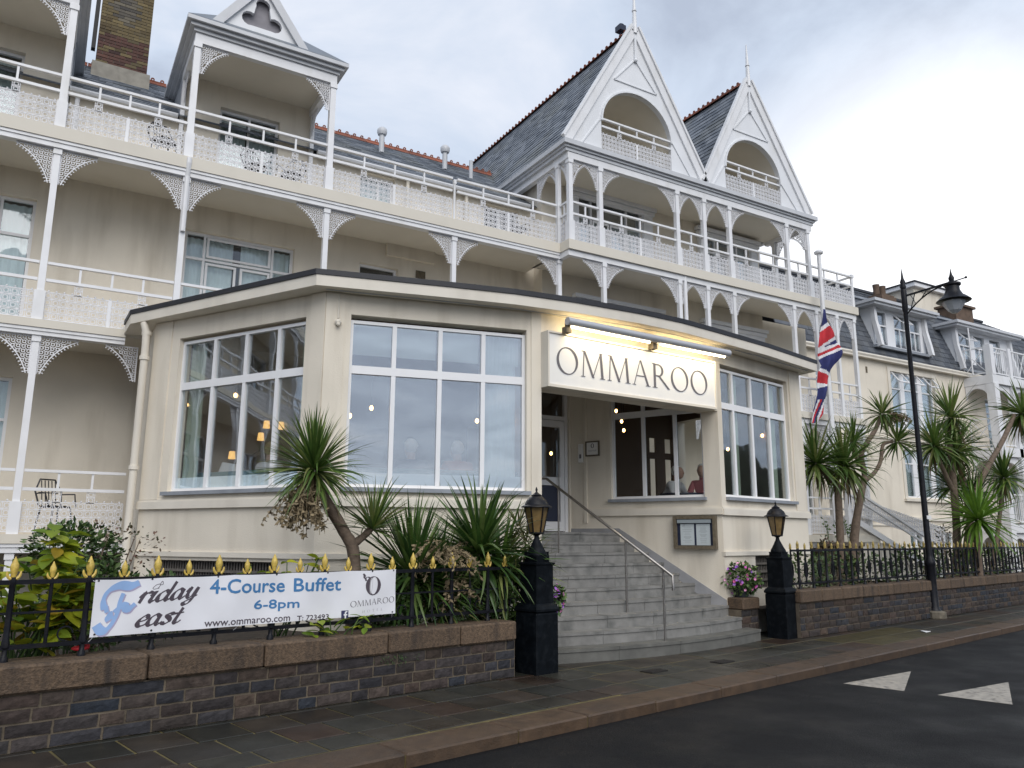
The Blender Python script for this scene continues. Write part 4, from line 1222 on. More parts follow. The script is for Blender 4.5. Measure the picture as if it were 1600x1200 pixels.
# cornice, ceiling
mb = MB()
mb.box(9.93, 18.62, GY - .07, GY + .07, 10.49, 10.655)
mb.box(9.93, 10.07, GY + .07, 17.5, 10.49, 10.655); mb.box(18.4, 18.54, GY + .07, 15.6, 10.49, 10.655)
part('beam', mb, M['white'], wing)
mb = MB().box(10.07, 18.4, GY + .07, 15.598, 10.60, 10.655); part('ceiling', mb, M['soffit'], wing)
mb = MB()
for o, za, zb in ((.09, 10.657, 10.74), (.13, 10.742, 10.80), (.19, 10.802, 10.92)):
    mb.box(9.95 - o, 18.6 + o, GY - o, GY + .1, za, zb); mb.box(9.95 - o, 10.05, GY + .1, 18.5, za, zb); mb.box(18.5, 18.6 + o, GY + .1, 22, za, zb)
part('gutter', mb, M['gutter'], wing)
def gable(x0, x1, xa, za, ax0, ax1, atop, first):
    zb = 10.925
    c = (ax0 + ax1) / 2; a = (ax1 - ax0) / 2; sp = atop - 1.06
    arc = [(c - a * math.cos(math.pi * i / 22), sp + (atop - sp) * math.sin(math.pi * i / 22)) for i in range(23)]
    outline = [(x0, zb), (ax0, zb)] + arc + [(ax1, zb), (x1, zb), (xa, za)]
    gy = GY - .04
    mb = MB().plate(outline, [], (0, gy, 0), (1, 0, 0), (0, 0, 1), .1)
    g = part('gable_front', mb, M['whiteboard'], wing)
    mb = MB()
    for i in range(22): mb.bar((arc[i][0], gy - .015, arc[i][1] + .03), (arc[i + 1][0], gy - .015, arc[i + 1][1] + .03), .045, .06, (0, -1, 0))
    # inner mouldings
    zc = za - 1.62
    hw = .70
    mb.bar((xa - hw, gy - .012, zc), (xa + hw, gy - .012, zc), .03, .03, (0, -1, 0))
    for sg in (-1, 1):
        mb.bar((xa, gy - .012, za - .85), (xa + sg * hw, gy - .012, zc), .03, .03, (0, -1, 0))
        mb.bar((ax0 - .05 if sg < 0 else ax1 + .05, gy - .012, sp + .05), ((ax0 + x0) / 2 - .1 if sg < 0 else (ax1 + x1) / 2 + .1, gy - .012, zb + .05), .03, .03, (0, -1, 0))
    mb.bar((xa, gy - .03, za - .85), (xa, gy - .03, za - .05), .07, .06, (0, -1, 0))
    mb.sphere((xa, gy - .05, za - .88), .05, 8, 6)
    part('moulding', mb, M['whiteboard'], wing)
    mb = MB()
    for sg, xb in ((-1, x0), (1, x1)):
        d = (V((xa, 0, za + .12)) - V((xb, 0, zb + .05)))
        mb.bar((xb, gy - .02, zb + .03), (xa, gy - .02, za + .06), .24, .06, (0, -1, 0))
        off = V((-d.z, 0, d.x)).normalized() * (.13 if sg < 0 else -.13)
        mb.bar(V((xb, gy - .035, zb + .03)) + off, V((xa, gy - .035, za + .06)) + off, .06, .11, (0, -1, 0))
    part('bargeboard', mb, M['white'], wing)
    mb = MB(); mb.tube([(xa, gy - .04, za - .1), (xa, gy - .04, za + .35), (xa, gy - .04, za + .75), (xa, gy - .04, za + 1.25)], [.065, .055, .04, .012], 8)
    mb.lathe([(.06, za + .55), (.06, za + .58)], 8, (xa, gy - .04, 0))
    part('finial', mb, M['white'], wing, 40)
    # recess behind the arch
    mb = MB()
    prof = [(ax0, zb)] + arc + [(ax1, zb)]
    vs = [(p[0], gy + .1, p[1]) for p in prof] + [(p[0], 15.5, p[1]) for p in prof]
    n = len(prof)
    mb.add(vs, [(i, i + 1, n + i + 1, n + i) for i in range(n - 1)] + [tuple(range(n, 2 * n))] + [(0, n, 2 * n - 1, n - 1)])
    part('recess', mb, M['soffit'], wing, 50)
    for k in range(2):
        wx = ax0 + .1 + .32 * k
        pl = [(wx, 11.2), (wx + .2, 11.2)] + [(wx + .1 + .1 * math.cos(math.pi * i / 8), 11.78 + .16 * math.sin(math.pi * i / 8)) for i in range(9)]
        mb = MB().plate([(wx - .05, 11.15), (wx + .25, 11.15), (wx + .25, 11.8), (wx + .1, 12.02), (wx - .05, 11.8)], [pl], (0, 15.44, 0), (1, 0, 0), (0, 0, 1), .05)
        w = part('window', mb, M['upvc'], wing)
        mb = MB().plate(pl, [], (0, 15.46, 0), (1, 0, 0), (0, 0, 1), .02)
        part('pane', mb, M['black'], w)
    balustrade(wing, (ax0 + .01, gy + .02), (ax1 - .01, gy + .02), zb + .01, posts=3, rails=(.69, .89))
    # roof
    rb = 25.0
    mb = MB().add([(x0 - .12, gy, zb - .05), (xa, gy, za + .1), (x1 + .12, gy, zb - .05), (x0 - .12, rb, zb - .05), (xa, rb, za + .1), (x1 + .12, rb, zb - .05)], [(0, 1, 4, 3), (1, 2, 5, 4)])
    rf = part('roof', mb, M['slatebase'], wing)
    v = V((x0 - .12 - xa, 0, zb - .05 - za - .1))
    s_ = slates((xa, gy + .02, za + .105), (0, 1, 0), v, rb - gy - .1, v.length, .25, .19, 5 + first)
    link('slate', s_.mesh('slate', M['slate']), rf, kind='stuff')
    ridge_tiles(rf, (xa, gy + .25, za + .10), (xa, rb - .5, za + .10), .40)
gable(9.9, 14.37, 12.1, 14.66, 10.97, 13.25, 12.80, 1)
gable(14.40, 18.58, 16.3, 14.50, 15.21, 17.42, 12.68, 2)
mb = MB(); mb.lathe([(.02, 14.8), (.02, 14.96)], 8, (12.1, 14.62, 0)); mb.box(12.0, 12.2, 14.5, 14.72, 14.96, 15.12); mb.lathe([(.10, 15.12), (.05, 15.18)], 6, (12.1, 14.6, 0))
o = link('floodlight', mb.mesh('floodlight', M['menublue'])); tag(o, 'small dark floodlight perched on the ridge of the nearer gable', 'floodlight')

# ------------------------------------------------------------------ glazed dining room in front
ext = thing('dining_room', 'cream flat roofed dining room with tall gridded windows in front of the hotel', 'building', (6, 11.5, 0))
W0, W1, W2, W3, W4, S0 = (1.34, 13.4), (3.15, 10.3), (6.25, 9.6), (10.15, 9.87), (13.13, 10.49), (8.89, 12.59)
FL, FF, FS, FR, FT = Facet(W0, W1), Facet(W1, W2), Facet(W2, W3), Facet(W3, W4), Facet(S0, W3)
FD = Facet((7.02, 12.60), S0); FK = Facet((6.25, 9.6), (7.02, 12.60))
FBK = Facet((1.34, 14.42), W0); FE = Facet(W4, (13.35, 14.4))
ZT = 4.97
FI = 1.72
wl = MB()
FL.plate(wl, rect(0, FL.L, 0, ZT), [rect(.60, 3.23, 2.28, 4.66), rect(.45, 2.9, .55, 1.28)], 0, .22)
FF.plate(wl, rect(0, FF.L, 0, ZT), [rect(.35, 2.95, 2.28, 4.68)], 0, .22)
FR.plate(wl, rect(0, FR.L, 0, ZT), [rect(.14, 2.55, 2.34, 4.72), rect(1.0, 2.3, .75, 1.32)], 0, .22)
FT.plate(wl, rect(0, FT.L, 0, 4.7), [rect(.87, 2.70, 2.34, 4.62)], 0, .18)
FD.plate(wl, rect(0, FD.L, 0, 4.7), [rect(.30, 1.83, 1.725, 4.62)], 0, .15)
FBK.plate(wl, rect(0, FBK.L, 0, ZT), [], 0, .2)
FE.plate(wl, rect(0, FE.L, 0, ZT), [rect(2.6, 3.6, 2.5, 4.4)], 0, .2)
FS.box(wl, 0.0, FS.L, -.40, 0, 3.84, ZT)                                # beam over the entrance
wl.obox((6.25, 9.62, 0), (.77, 2.98, 0), (-.2, .05, 0), (0, 0, 4.7))       # near side of the porch
part('wall', wl, M['cream'], ext)
ln = MB()
FL.plate(ln, rect(.1, FL.L - .05, FI, 4.94), [rect(.60, 3.23, 2.28, 4.66)], -.225, .02)
FF.plate(ln, rect(.1, FF.L - .1, FI, 4.94), [rect(.35, 2.95, 2.28, 4.68)], -.225, .02)
FR.plate(ln, rect(.05, FR.L - .1, FI, 4.94), [rect(.14, 2.55, 2.34, 4.72)], -.225, .02)
FT.plate(ln, rect(.05, FT.L - .2, FI, 4.7), [rect(.87, 2.70, 2.34, 4.62)], -.185, .02)
FE.plate(ln, rect(.25, FE.L - .05, FI, 4.94), [rect(2.6, 3.6, 2.5, 4.4)], -.205, .02)
part('inner_lining', ln, M['dinwall'], ext)
# outer pilaster strips and ledges
tr = MB()
for F, a_, b_ in ((FL, -.02, FL.L + .012), (FF, -.012, FF.L + .06), (FR, -.02, FR.L + .05)):
    F.box(tr, a_, b_, -.05, .055, 2.02, 2.13)
    F.box(tr, a_, b_, -.05, .030, 2.13, 2.16)
    F.box(tr, a_ + .01, b_ - .01, -.05, .035, 1.33, 1.40)
FT.box(tr, .48, FT.L + .02, -.05, .05, 2.03, 2.13)
FT.box(tr, .36, FT.L + .01, -.05, .02, 2.13, 2.16)
part('ledge', tr, M['creamtrim'], ext)
tr = MB()
for F, a_, b_ in ((FL, 0, .42), (FL, 3.33, FL.L), (FF, 0, .26), (FF, 3.02, FF.L), (FR, 2.62, FR.L)):
    F.box(tr, a_, b_, -.02, .018, 2.165, ZT - .002)
FT.box(tr, .30, .36, -.02, .03, 1.9, 4.62)
part('pilaster', tr, M['cream'], ext)
pl = MB()
FT.plate(pl, [(0, 1.72), (.98, 1.72), (FT.L + .01, .33), (FT.L + .01, .60), (1.02, 1.80), (0, 1.80)], [], .016, .016)
part('plinth', pl, M['greyplinth'], ext)
ld = MB()
for F, a_, b_, z_ in ((FL, .54, 3.29, 2.28), (FF, .30, 3.0, 2.28), (FR, .14, 2.6, 2.34), (FT, .83, 2.74, 2.34)):
    ld.obox(F.p(a_, -.10, z_ - .06), F.d * (b_ - a_), F.n * .17, V((0, 0, .055)))
part('sill', ld, M['lead'], ext)
cm = [(.05, 2.55, 3)]
def din(F, u0, u1, z0, z1, mull, tz, blind=False, curt=()):
    return window(ext, F, u0, u1, z0, z1, mull=mull, trans=(tz,), inset=.075, glass='glassfront' if F is FF else 'glassdin', mulw=.062, fw=.046, trw=.115, room=False, curtain=curt, depth=.06)
wf = din(FL, .60, 3.23, 2.28, 4.62, (1.33, 2.0, 2.66), 3.90, curt=[(.66, .95, 2.30, 4.6, 'drape'), (2.98, 3.2, 2.3, 4.6, 'drape')])
wf2 = din(FF, .35, 2.95, 2.28, 4.62, (.98, 1.65, 2.30), 3.91, curt=[(2.35, 2.85, 2.30, 4.6, 'curtain')])
din(FR, .14, 2.55, 2.34, 4.66, (.64, 1.28, 1.92), 3.98, curt=[(.78, .98, 2.4, 4.6, 'drape'), (2.10, 2.42, 2.4, 4.6, 'drape')])
din(FT, .87, 2.70, 2.34, 4.62, (1.52, 2.15), 3.92)
# roller blinds behind the upper front panes
for u0, u1 in ((.40, .96), (1.02, 1.62), (1.69, 2.27), (2.34, 2.90)):
    mb = MB(); FF.box(mb, u0, u1, -.24, -.236, 4.16, 4.6)
    part('blind', mb, M['curtain'], wf2)
# entrance door with fanlight
mb = MB()
o0, o1 = -.13, -.05
for a_, b_, c_, d_ in ((.30, .37, 1.73, 4.6), (1.76, 1.83, 1.73, 4.6), (.37, 1.76, 3.90, 3.98), (.37, 1.76, 4.54, 4.6)): FD.box(mb, a_, b_, o0, o1, c_, d_)
door = part('door', mb, M['upvc'], ext)
mb = MB()
for a_, b_, c_, d_ in ((.375, .47, 1.75, 3.89), (1.66, 1.755, 1.75, 3.89), (.47, 1.66, 3.76, 3.89), (.47, 1.66, 2.62, 2.78), (.47, 1.66, 1.75, 1.93)): FD.box(mb, a_, b_, o0 + .01, o1 - .012, c_, d_)
part('door_leaf', mb, M['upvc'], door)
for c_, d_ in ((2.79, 3.75), (3.99, 4.53)):
    link('pane', pane_mesh(M['glasslow']), door, FD.mat(.40, -.09, c_) @ Matrix.Diagonal((1.33, 1, d_ - c_, 1)))
mb = MB(); FD.box(mb, .475, 1.655, -.10, -.08, 1.935, 2.615); part('lower_panel', mb, M['menublue'], door)
mb = MB(); mb.tube([FD.p(1.60, -.02, 2.5), FD.p(1.60, -.02, 3.1)], .012, 6); part('handle', mb, M['steel'], door)
# porch ceiling
mb = MB().plate([(6.2, 9.8), (10.2, 10.05), (8.95, 12.6), (6.95, 12.62)], [], (0, 0, 4.66), (1, 0, 0), (0, 1, 0), .04)
part('porch_ceiling', mb, M['soffit'], ext)
# grilles in the base
for F, u0, u1, z0, z1 in ((FL, .45, 2.9, .55, 1.28), (FR, 1.0, 2.3, .75, 1.32)):
    mb = MB()
    F.box(mb, u0, u1, -.17, -.165, z0, z1)
    bk = part('grille_back', mb, M['black'], ext)
    me = None
    mb = MB()
    n = int((z1 - z0) / .13)
    for i in range(n + 1): F.box(mb, u0, u1, -.10, -.06, z0 + i * (z1 - z0) / n - .018, z0 + i * (z1 - z0) / n + .018)
    k = int((u1 - u0) / .055)
    for i in range(k): F.box(mb, u0 + (i + .5) * (u1 - u0) / k - .012, u0 + (i + .5) * (u1 - u0) / k + .012, -.115, -.10, z0, z1)
    part('vent_grille', mb, M['grille'], ext)
# flat roof: cream fascia, black felt edge
E0 = [(.95, 14.37), (.97, 13.6), (2.93, 10.08), (4.7, 9.65), (5.7, 9.43), (6.7, 9.315), (7.9, 9.27), (8.9, 9.325), (9.8, 9.46), (11.4, 9.73), (13.33, 10.17), (13.55, 14.37)]
def offs(P, d):
    c = V((7, 12.5)); out = []
    for p in P:
        q = V(p); v = (q - c).normalized()
        out.append(tuple(q + v * d) if q.y < 14.3 else (q.x + (d if q.x > c.x else -d), q.y))
    return out
mb = MB().plate(E0, [], (0, 0, 5.128), (1, 0, 0), (0, 1, 0), .155)
roof_e = part('roof', mb, M['creamtrim'], ext)
mb = MB().plate(offs(E0, .02), [], (0, 0, 5.205), (1, 0, 0), (0, 1, 0), .075)
part('felt_edge', mb, M['felt'], roof_e)
mb = MB()
for i in range(2, len(E0) - 2):
    a_, b_ = V((*E0[i], 4.965)), V((*E0[i + 1], 4.965))
    c = V((7, 12.5, 4.965)); q = (c - a_).normalized() * .20; q2 = (c - b_).normalized() * .20
    mb.bar(a_ + q, b_ + q2, .012, .012)
part('soffit_joint', mb, M['gutter'], roof_e)
# downpipe at the near corner
mb = MB(); mb.tube([(1.20, 13.32, .4), (1.20, 13.32, 4.55), (1.19, 13.30, 4.80), (1.15, 13.33, 4.95)], .058, 10)
for z in (1.1, 2.62, 4.35, 4.75): mb.lathe([(.075, z), (.075, z + .06)], 12, (1.20, 13.32, 0))
mb.tube([(1.24, 13.42, 2.0), (1.24, 13.42, 4.3)], .012, 6)
part('downpipe', mb, M['creamtrim'], ext, 50)
mb = MB(); F = FF
mb.tube([F.p(.17, .025, 4.95), F.p(.17, .025, 4.60)], .014, 6); mb.sphere(F.p(.17, .035, 4.54), .05, 8, 6); mb.sphere(F.p(.17, .07, 4.50), .028, 8, 6)
part('cable_socket', mb, M['creamtrim'], ext)
# interior
fl = MB().plate([(1.5, 13.3), (3.2, 10.5), (6.2, 9.8), (7.2, 12.7), (8.9, 12.75), (10.2, 10.1), (13.0, 10.65), (13.2, 14.3), (1.6, 14.3)], [], (0, 0, FI - .01), (1, 0, 0), (0, 1, 0), .1)
part('floor', fl, M['dinfloor'], ext)
fl = MB().box(1.3, 7.5, 14.32, 14.38, 1.6, 4.97); fl.box(8.5, 12.2, 14.32, 14.38, 1.6, 4.97)
fl.box(7.5, 8.5, 14.32, 14.38, 3.9, 4.97); fl.box(12.2, 13.3, 14.32, 14.38, 4.0, 4.97); fl.box(12.2, 13.3, 14.32, 14.38, 1.6, 2.5)
for a_, b_ in ((12.2, 12.42), (12.62, 12.9), (13.12, 13.3)): fl.box(a_, b_, 14.32, 14.38, 2.5, 4.0)
for a_, b_ in ((12.42, 12.62), (12.9, 13.12)): fl.box(a_, b_, 14.32, 14.38, 3.5, 3.65)
part('inner_wall', fl, M['dinwall'], ext)
fl = MB().plate([(1.5, 13.4), (3.2, 10.5), (6.2, 9.85), (7.2, 12.8), (8.9, 12.8), (10.2, 10.2), (13.0, 10.7), (13.2, 14.3), (1.5, 14.3)], [], (0, 0, 4.96), (1, 0, 0), (0, 1, 0), .02)
part('inner_ceiling', fl, M['dinwall'], ext)
# seats along the windows, seen through the glass
def bench(F, u0, u1, label):
    t = thing('window_seat', label, 'bench', F.p((u0 + u1) / 2, -.6, FI))
    mb = MB(); F.box(mb, u0, u1, -.34, -.142, FI, 2.49); part('seat_back', mb, M['palepanel'], t)
    mb = MB(); F.box(mb, u0, u1, -.46, -.345, 2.15, 2.58); F.box(mb, u0, u1, -.95, -.465, FI, 2.18); part('cushion', mb, M['teal'], t, bevel=.02)
bench(FL, .6, 3.2, 'pale backed teal seat behind the near dining room window')
bench(FF, .4, 2.95, 'pale backed teal seat behind the middle dining room window')
# pendant bulbs and wall lamps
def pendant(p, label):
    t = thing('pendant_lamp', label, 'lamp', p, 'bare glowing bulbs hanging in the dining room')
    mb = MB(); mb.sphere(p, .028, 10, 8, (1, 1, 1.35)); part('bulb', mb, M['bulb'], t, 80)
    mb = MB(); mb.tube([(p[0], p[1], p[2] + .05), (p[0], p[1], 4.93)], .006, 5); mb.lathe([(.02, p[2] + .045), (.02, p[2] + .11)], 8, (p[0], p[1], 0)); part('cord', mb, M['black'], t)
for p, l in (((1.92, 13.6, 3.74), 'glowing bulb in the lower first pane of the near window'), ((2.53, 12.85, 3.84), 'glowing bulb just under the bar of the near window'),
             ((4.08, 10.86, 3.49), 'glowing bulb in the first pane of the middle window'), ((3.78, 10.93, 3.36), 'glowing bulb at the edge of the first pane of the middle window'),
             ((5.66, 10.5, 3.38), 'glowing bulb in the third pane of the middle window'), ((6.16, 10.42, 3.40), 'glowing bulb in the last pane of the middle window'),
             ((10.15, 12.72, 4.23), 'highest of three glowing bulbs behind the porch window'), ((10.2, 12.61, 4.0), 'middle one of three glowing bulbs behind the porch window'), ((10.22, 12.57, 3.81), 'lowest of three glowing bulbs behind the porch window'),
             ((12.06, 11.49, 3.43), 'glowing bulb in the first pane of the far window'), ((12.9, 11.3, 3.75), 'glowing bulb in the last pane of the far window'), ((8.9, 13.3, 3.32), 'glowing bulb seen through the entrance door')):
    pendant(p, l)
def sconce(p, label):
    t = thing('wall_lamp', label, 'lamp', p)
    mb = MB(); mb.lathe([(.045, p[2]), (.06, p[2] - .13)], 12, (p[0], p[1], 0)); part('lamp_shade', mb, M['shade'], t)
    mb = MB(); mb.lathe([(.015, p[2] - .2), (.015, p[2] - .32)], 8, (p[0], p[1], 0)); mb.bar((p[0], p[1], p[2] - .3), (p[0] + .05, 14.31, p[2] - .3), .02, .02); part('arm', mb, M['black'], t)
sconce((3.12, 13.5, 3.35), 'yellow shaded wall lamp in the third pane of the near window')
sconce((3.30, 13.9, 3.62), 'yellow shaded wall lamp near the end of the near window, upper one')
sconce((3.55, 13.9, 3.62), 'yellow shaded wall lamp at the end of the near window')
sconce((2.75, 13.9, 3.05), 'yellow shaded wall lamp low in the second pane of the near window')

# ------------------------------------------------------------------ sign and its light
FG = Facet((6.2, 9.42), (10.2, 9.67))
sg = thing('hotel_sign', 'long white board over the entrance with large grey serif capitals', 'sign', FG.p(2, 0, 4.2))
mb = MB(); FG.box(mb, .07, 3.70, -.16, 0, 3.85, 4.63); part('board', mb, M['signwhite'], sg, bevel=.006)
mb = MB()
for a_, b_, c_, d_ in ((.05, 3.72, 3.81, 3.85), (.05, 3.72, 4.63, 4.66), (.05, .075, 3.85, 4.63), (3.695, 3.72, 3.85, 4.63)): FG.box(mb, a_, b_, -.17, .02, c_, d_)
part('rim', mb, M['creamtrim'], sg)
def stroke(x0, y0, x1, y1, w0, w1=None):
    """sloping stroke with horizontal-cut ends"""
    w1 = w0 if w1 is None else w1
    return [[(x0 - w0 / 2, y0), (x0 + w0 / 2, y0), (x1 + w1 / 2, y1), (x1 - w1 / 2, y1)]]
def serif(x, y, w, up=True):
    h = .022
    return [[(x - w / 2, y), (x + w / 2, y), (x + w / 2 - .02, y + h), (x - w / 2 + .02, y + h)]] if up else [[(x - w / 2 + .02, y - h), (x + w / 2 - .02, y - h), (x + w / 2, y), (x - w / 2, y)]]
def ell(cx, cy, rx, ry, rot=0, n=40, a0=0, a1=360):
    c, s = math.cos(rad(rot)), math.sin(rad(rot))
    o = []
    for i in range(n):
        a = rad(a0 + (a1 - a0) * i / n)
        x, y = rx * math.cos(a), ry * math.sin(a)
        o.append((cx + x * c - y * s, cy + x * s + y * c))
    return o
def glyph(ch):
    """roman capitals, cap height 1: list of (outer, holes), advance"""
    T_, t_ = .115, .035
    if ch == 'O': return [(ell(.51, .5, .51, .525), [ell(.51, .5, .395, .485, 14)])], 1.06
    P = []
    if ch == 'M':
        for q in (stroke(.10, 0, .16, 1, t_ + .01), stroke(.60, 0, .18, 1, T_ * .95, T_ * .8), stroke(.58, 0, .98, 1, t_), stroke(1.06, 0, .98, 1, T_), serif(.10, 0, .22), serif(1.06, 0, .27), serif(.10, 1, .14, False), serif(1.02, 1, .14, False)): P += q
        return [(p, []) for p in P], 1.22
    if ch == 'A':
        for q in (stroke(.07, 0, .42, 1.02, t_), stroke(.83, 0, .44, 1.02, T_, T_ * .7), [[(.2, .36), (.68, .36), (.67, .40), (.22, .40)]], serif(.07, 0, .2), serif(.83, 0, .27)): P += q
        return [(p, []) for p in P], .95
    if ch == 'R':
        for q in (stroke(.16, 0, .16, 1, T_), serif(.16, 0, .29), serif(.11, 1, .16, False), stroke(.94, 0, .40, .50, T_ * 1.05, T_ * .9)): P += q
        r = [(p, []) for p in P]
        out = [(.16, .98)] + ell(.36, .73, .30, .265, 0, 16, 84, -84)[:] + [(.38, .465), (.16, .485)]
        inn = [(.215, .94)] + ell(.36, .73, .185, .215, 0, 14, 84, -84) + [(.215, .525)]
        r.append((out, [inn]))
        return r, .98
    if ch == 'H':
        for q in (stroke(.15, 0, .15, 1, T_), stroke(.75, 0, .75, 1, T_), [[(.15, .48), (.75, .48), (.75, .53), (.15, .53)]], serif(.15, 0, .26), serif(.75, 0, .26), serif(.15, 1, .26, False), serif(.75, 1, .26, False)): P += q
        return [(p, []) for p in P], .92
    if ch == 'T':
        for q in (stroke(.4, 0, .4, 1, T_), serif(.4, 0, .28), [[(.02, .95), (.78, .95), (.78, 1), (.02, 1)], [(.02, .84), (.05, .84), (.05, .95), (.02, .95)], [(.75, .84), (.78, .84), (.78, .95), (.75, .95)]]): P += q
        return [(p, []) for p in P], .85
    if ch == 'E':
        for q in (stroke(.15, 0, .15, 1, T_), [[(.1, .95), (.62, .95), (.62, 1), (.1, 1)], [(.15, .48), (.5, .48), (.5, .53), (.15, .53)], [(.1, 0), (.66, 0), (.66, .05), (.1, .05)]]): P += q
        return [(p, []) for p in P], .75
    if ch == 'L':
        for q in (stroke(.15, 0, .15, 1, T_), serif(.15, 1, .26, False), [[(.1, 0), (.62, 0), (.62, .05), (.1, .05)]]): P += q
        return [(p, []) for p in P], .7
    return [], .5
def roman(word, F, u0, u1, z0, h, o, gap=.10, th=.004):
    adv = [glyph(c) for c in word]
    tot = sum(a for _, a in adv) + gap * (len(word) - 1)
    k = (u1 - u0) / tot
    mb = MB(); x = 0; e = 0
    for g, a in adv:
        for outer, hs in g:
            e += 1
            f = lambda P: [(u0 + (x + p[0]) * k, z0 + p[1] * h) for p in P]
            F.plate(mb, f(outer), [f(q) for q in hs], o + .00025 * (e % 9), th)
        x += a + gap
    return mb
part('lettering', roman('OMMAROO', FG, .22, 3.52, 4.035, .405, .0045), M['letter'], sg)
sl2 = thing('sign_light', 'long grey strip light glowing above the white sign board', 'strip light', FG.p(2, .2, 4.8))
FT2 = Facet((6.50, 9.26), (10.10, 9.485))
mb = MB(); mb.tube([FT2.p(0, 0, 4.80), FT2.p(FT2.L, 0, 4.80)], .062, 12)
part('housing', mb, M['alum'], sl2, 50)
for a_, b_ in ((.10, 1.72), (1.98, FT2.L - .08)):
    mb = MB(); mb.tube([FT2.p(a_, -.03, 4.735), FT2.p(b_, -.03, 4.735)], .022, 8); part('tube', mb, M['tube'], sl2, 60)
for u in (.06, 1.85):
    mb = MB(); FT2.box(mb, u - .05, u + .05, -.14, -.03, 4.64, 4.73); FT2.box(mb, u - .012, u + .012, -.12, 0, 4.73, 4.8); part('mount', mb, M['wood'], sl2)
for u, w in ((.9, 1.6), (2.75, 1.6)):
    l = bpy.data.lights.new('strip_lamp', 'AREA'); l.shape = 'RECTANGLE'; l.size = w; l.size_y = .04; l.energy = 6.5; l.color = (1.0, .80, .48)
    lo_ = bpy.data.objects.new('strip_lamp', l); COL.objects.link(lo_)
    lo_.parent = sl2; lo_.matrix_parent_inverse = PINV(sl2)
    zdir = (FT2.n * .55 + V((0, 0, 1))).normalized()     # area lamps shine along -Z: down and back on to the board
    ydir = zdir.cross(FT2.d)
    lo_.matrix_basis = frame(FT2.p(u, .0, 4.715), FT2.d, ydir, zdir)
    l2 = bpy.data.lights.new('strip_lamp', 'AREA'); l2.shape = 'RECTANGLE'; l2.size = w; l2.size_y = .04; l2.energy = 1.5; l2.color = (1.0, .76, .36)
    lo2 = bpy.data.objects.new('strip_lamp', l2); COL.objects.link(lo2)
    lo2.parent = sl2; lo2.matrix_parent_inverse = PINV(sl2)
    z2 = (FT2.n * 1.0 + V((0, 0, -.35))).normalized()
    lo2.matrix_basis = frame(FT2.p(u, -.075, 4.80), FT2.d, z2.cross(FT2.d), z2)

# ------------------------------------------------------------------ entrance steps
st = thing('entrance_steps', 'flight of ten grey stone steps curving up to the entrance', 'steps', (8, 10, 0))
HR = .172
def ystep(x, k): return 8.78 + .0342 * (x - 7.63) + .061 * (x - 7.63) ** 2 + .292 * (k - 1)
for k in range(1, 11):
    xl, xr = (5.95 if k < 3 else 6.05 + .03 * k), (10.34 if k == 1 else 10.17 if k == 2 else 10.16 - .135 * (k - 3) + .12)
    n = 4 if k < 8 else 3
    xs = [xl + (xr - xl) * (i + (R.uniform(-.14, .14) if 0 < i < n else 0)) / n for i in range(n + 1)]
    for i in range(n):
        a_, b_ = xs[i] + .003, xs[i + 1] - .003
        m_ = 4
        pts = [(a_ + (b_ - a_) * j / m_) for j in range(m_ + 1)]
        front = [(x, ystep(x, k)) for x in pts]
        deep = .36 if k < 10 else 3.2
        back = [(x, min(ystep(x, k) + deep, 12.58)) for x in reversed(pts)]
        zz = k * HR + R.uniform(-.002, .002)
        mb = MB().plate(front + back, [], (0, 0, zz), (1, 0, 0), (0, 1, 0), .040)
        lip = .016
        mb.plate([(x, y + lip) for x, y in front] + back, [], (0, 0, zz - .040), (1, 0, 0), (0, 1, 0), HR - .01)
        link('step_block', mb.mesh('step_block', M['stepdark' if k == 1 else 'step']), st)
# handrail
hr = thing('handrail', 'metal handrail on three thin posts in the middle of the steps', 'handrail', (7.9, 10, 1))
def hp(y): return 7.97 - .215 * (y - 8.84)
yt = 11.55
p0, p1 = V((hp(8.80), 8.80, 1.08)), V((hp(11.28), 11.28, 2.62))
mb = MB(); mb.tube([p0 + V((0, -.02, -.20)), p0 + V((0, -.02, 0)), p1, V((hp(11.45), 11.45, 2.63))], .022, 8)
mb.tube([V((hp(11.45), 11.45, 2.63)), V((hp(11.47), 11.47, 2.4))], .02, 8)
part('rail', mb, M['steel'], hr, 50)
for y, zb in ((8.95, .172), (9.62, .516), (11.0, 1.376)):
    t_ = (y - 8.80) / (11.28 - 8.80)
    mb = MB(); mb.tube([(hp(y), y, zb), (hp(y), y, p0.z + (p1.z - p0.z) * t_)], .017, 8); part('post', mb, M['steel'], hr, 50)
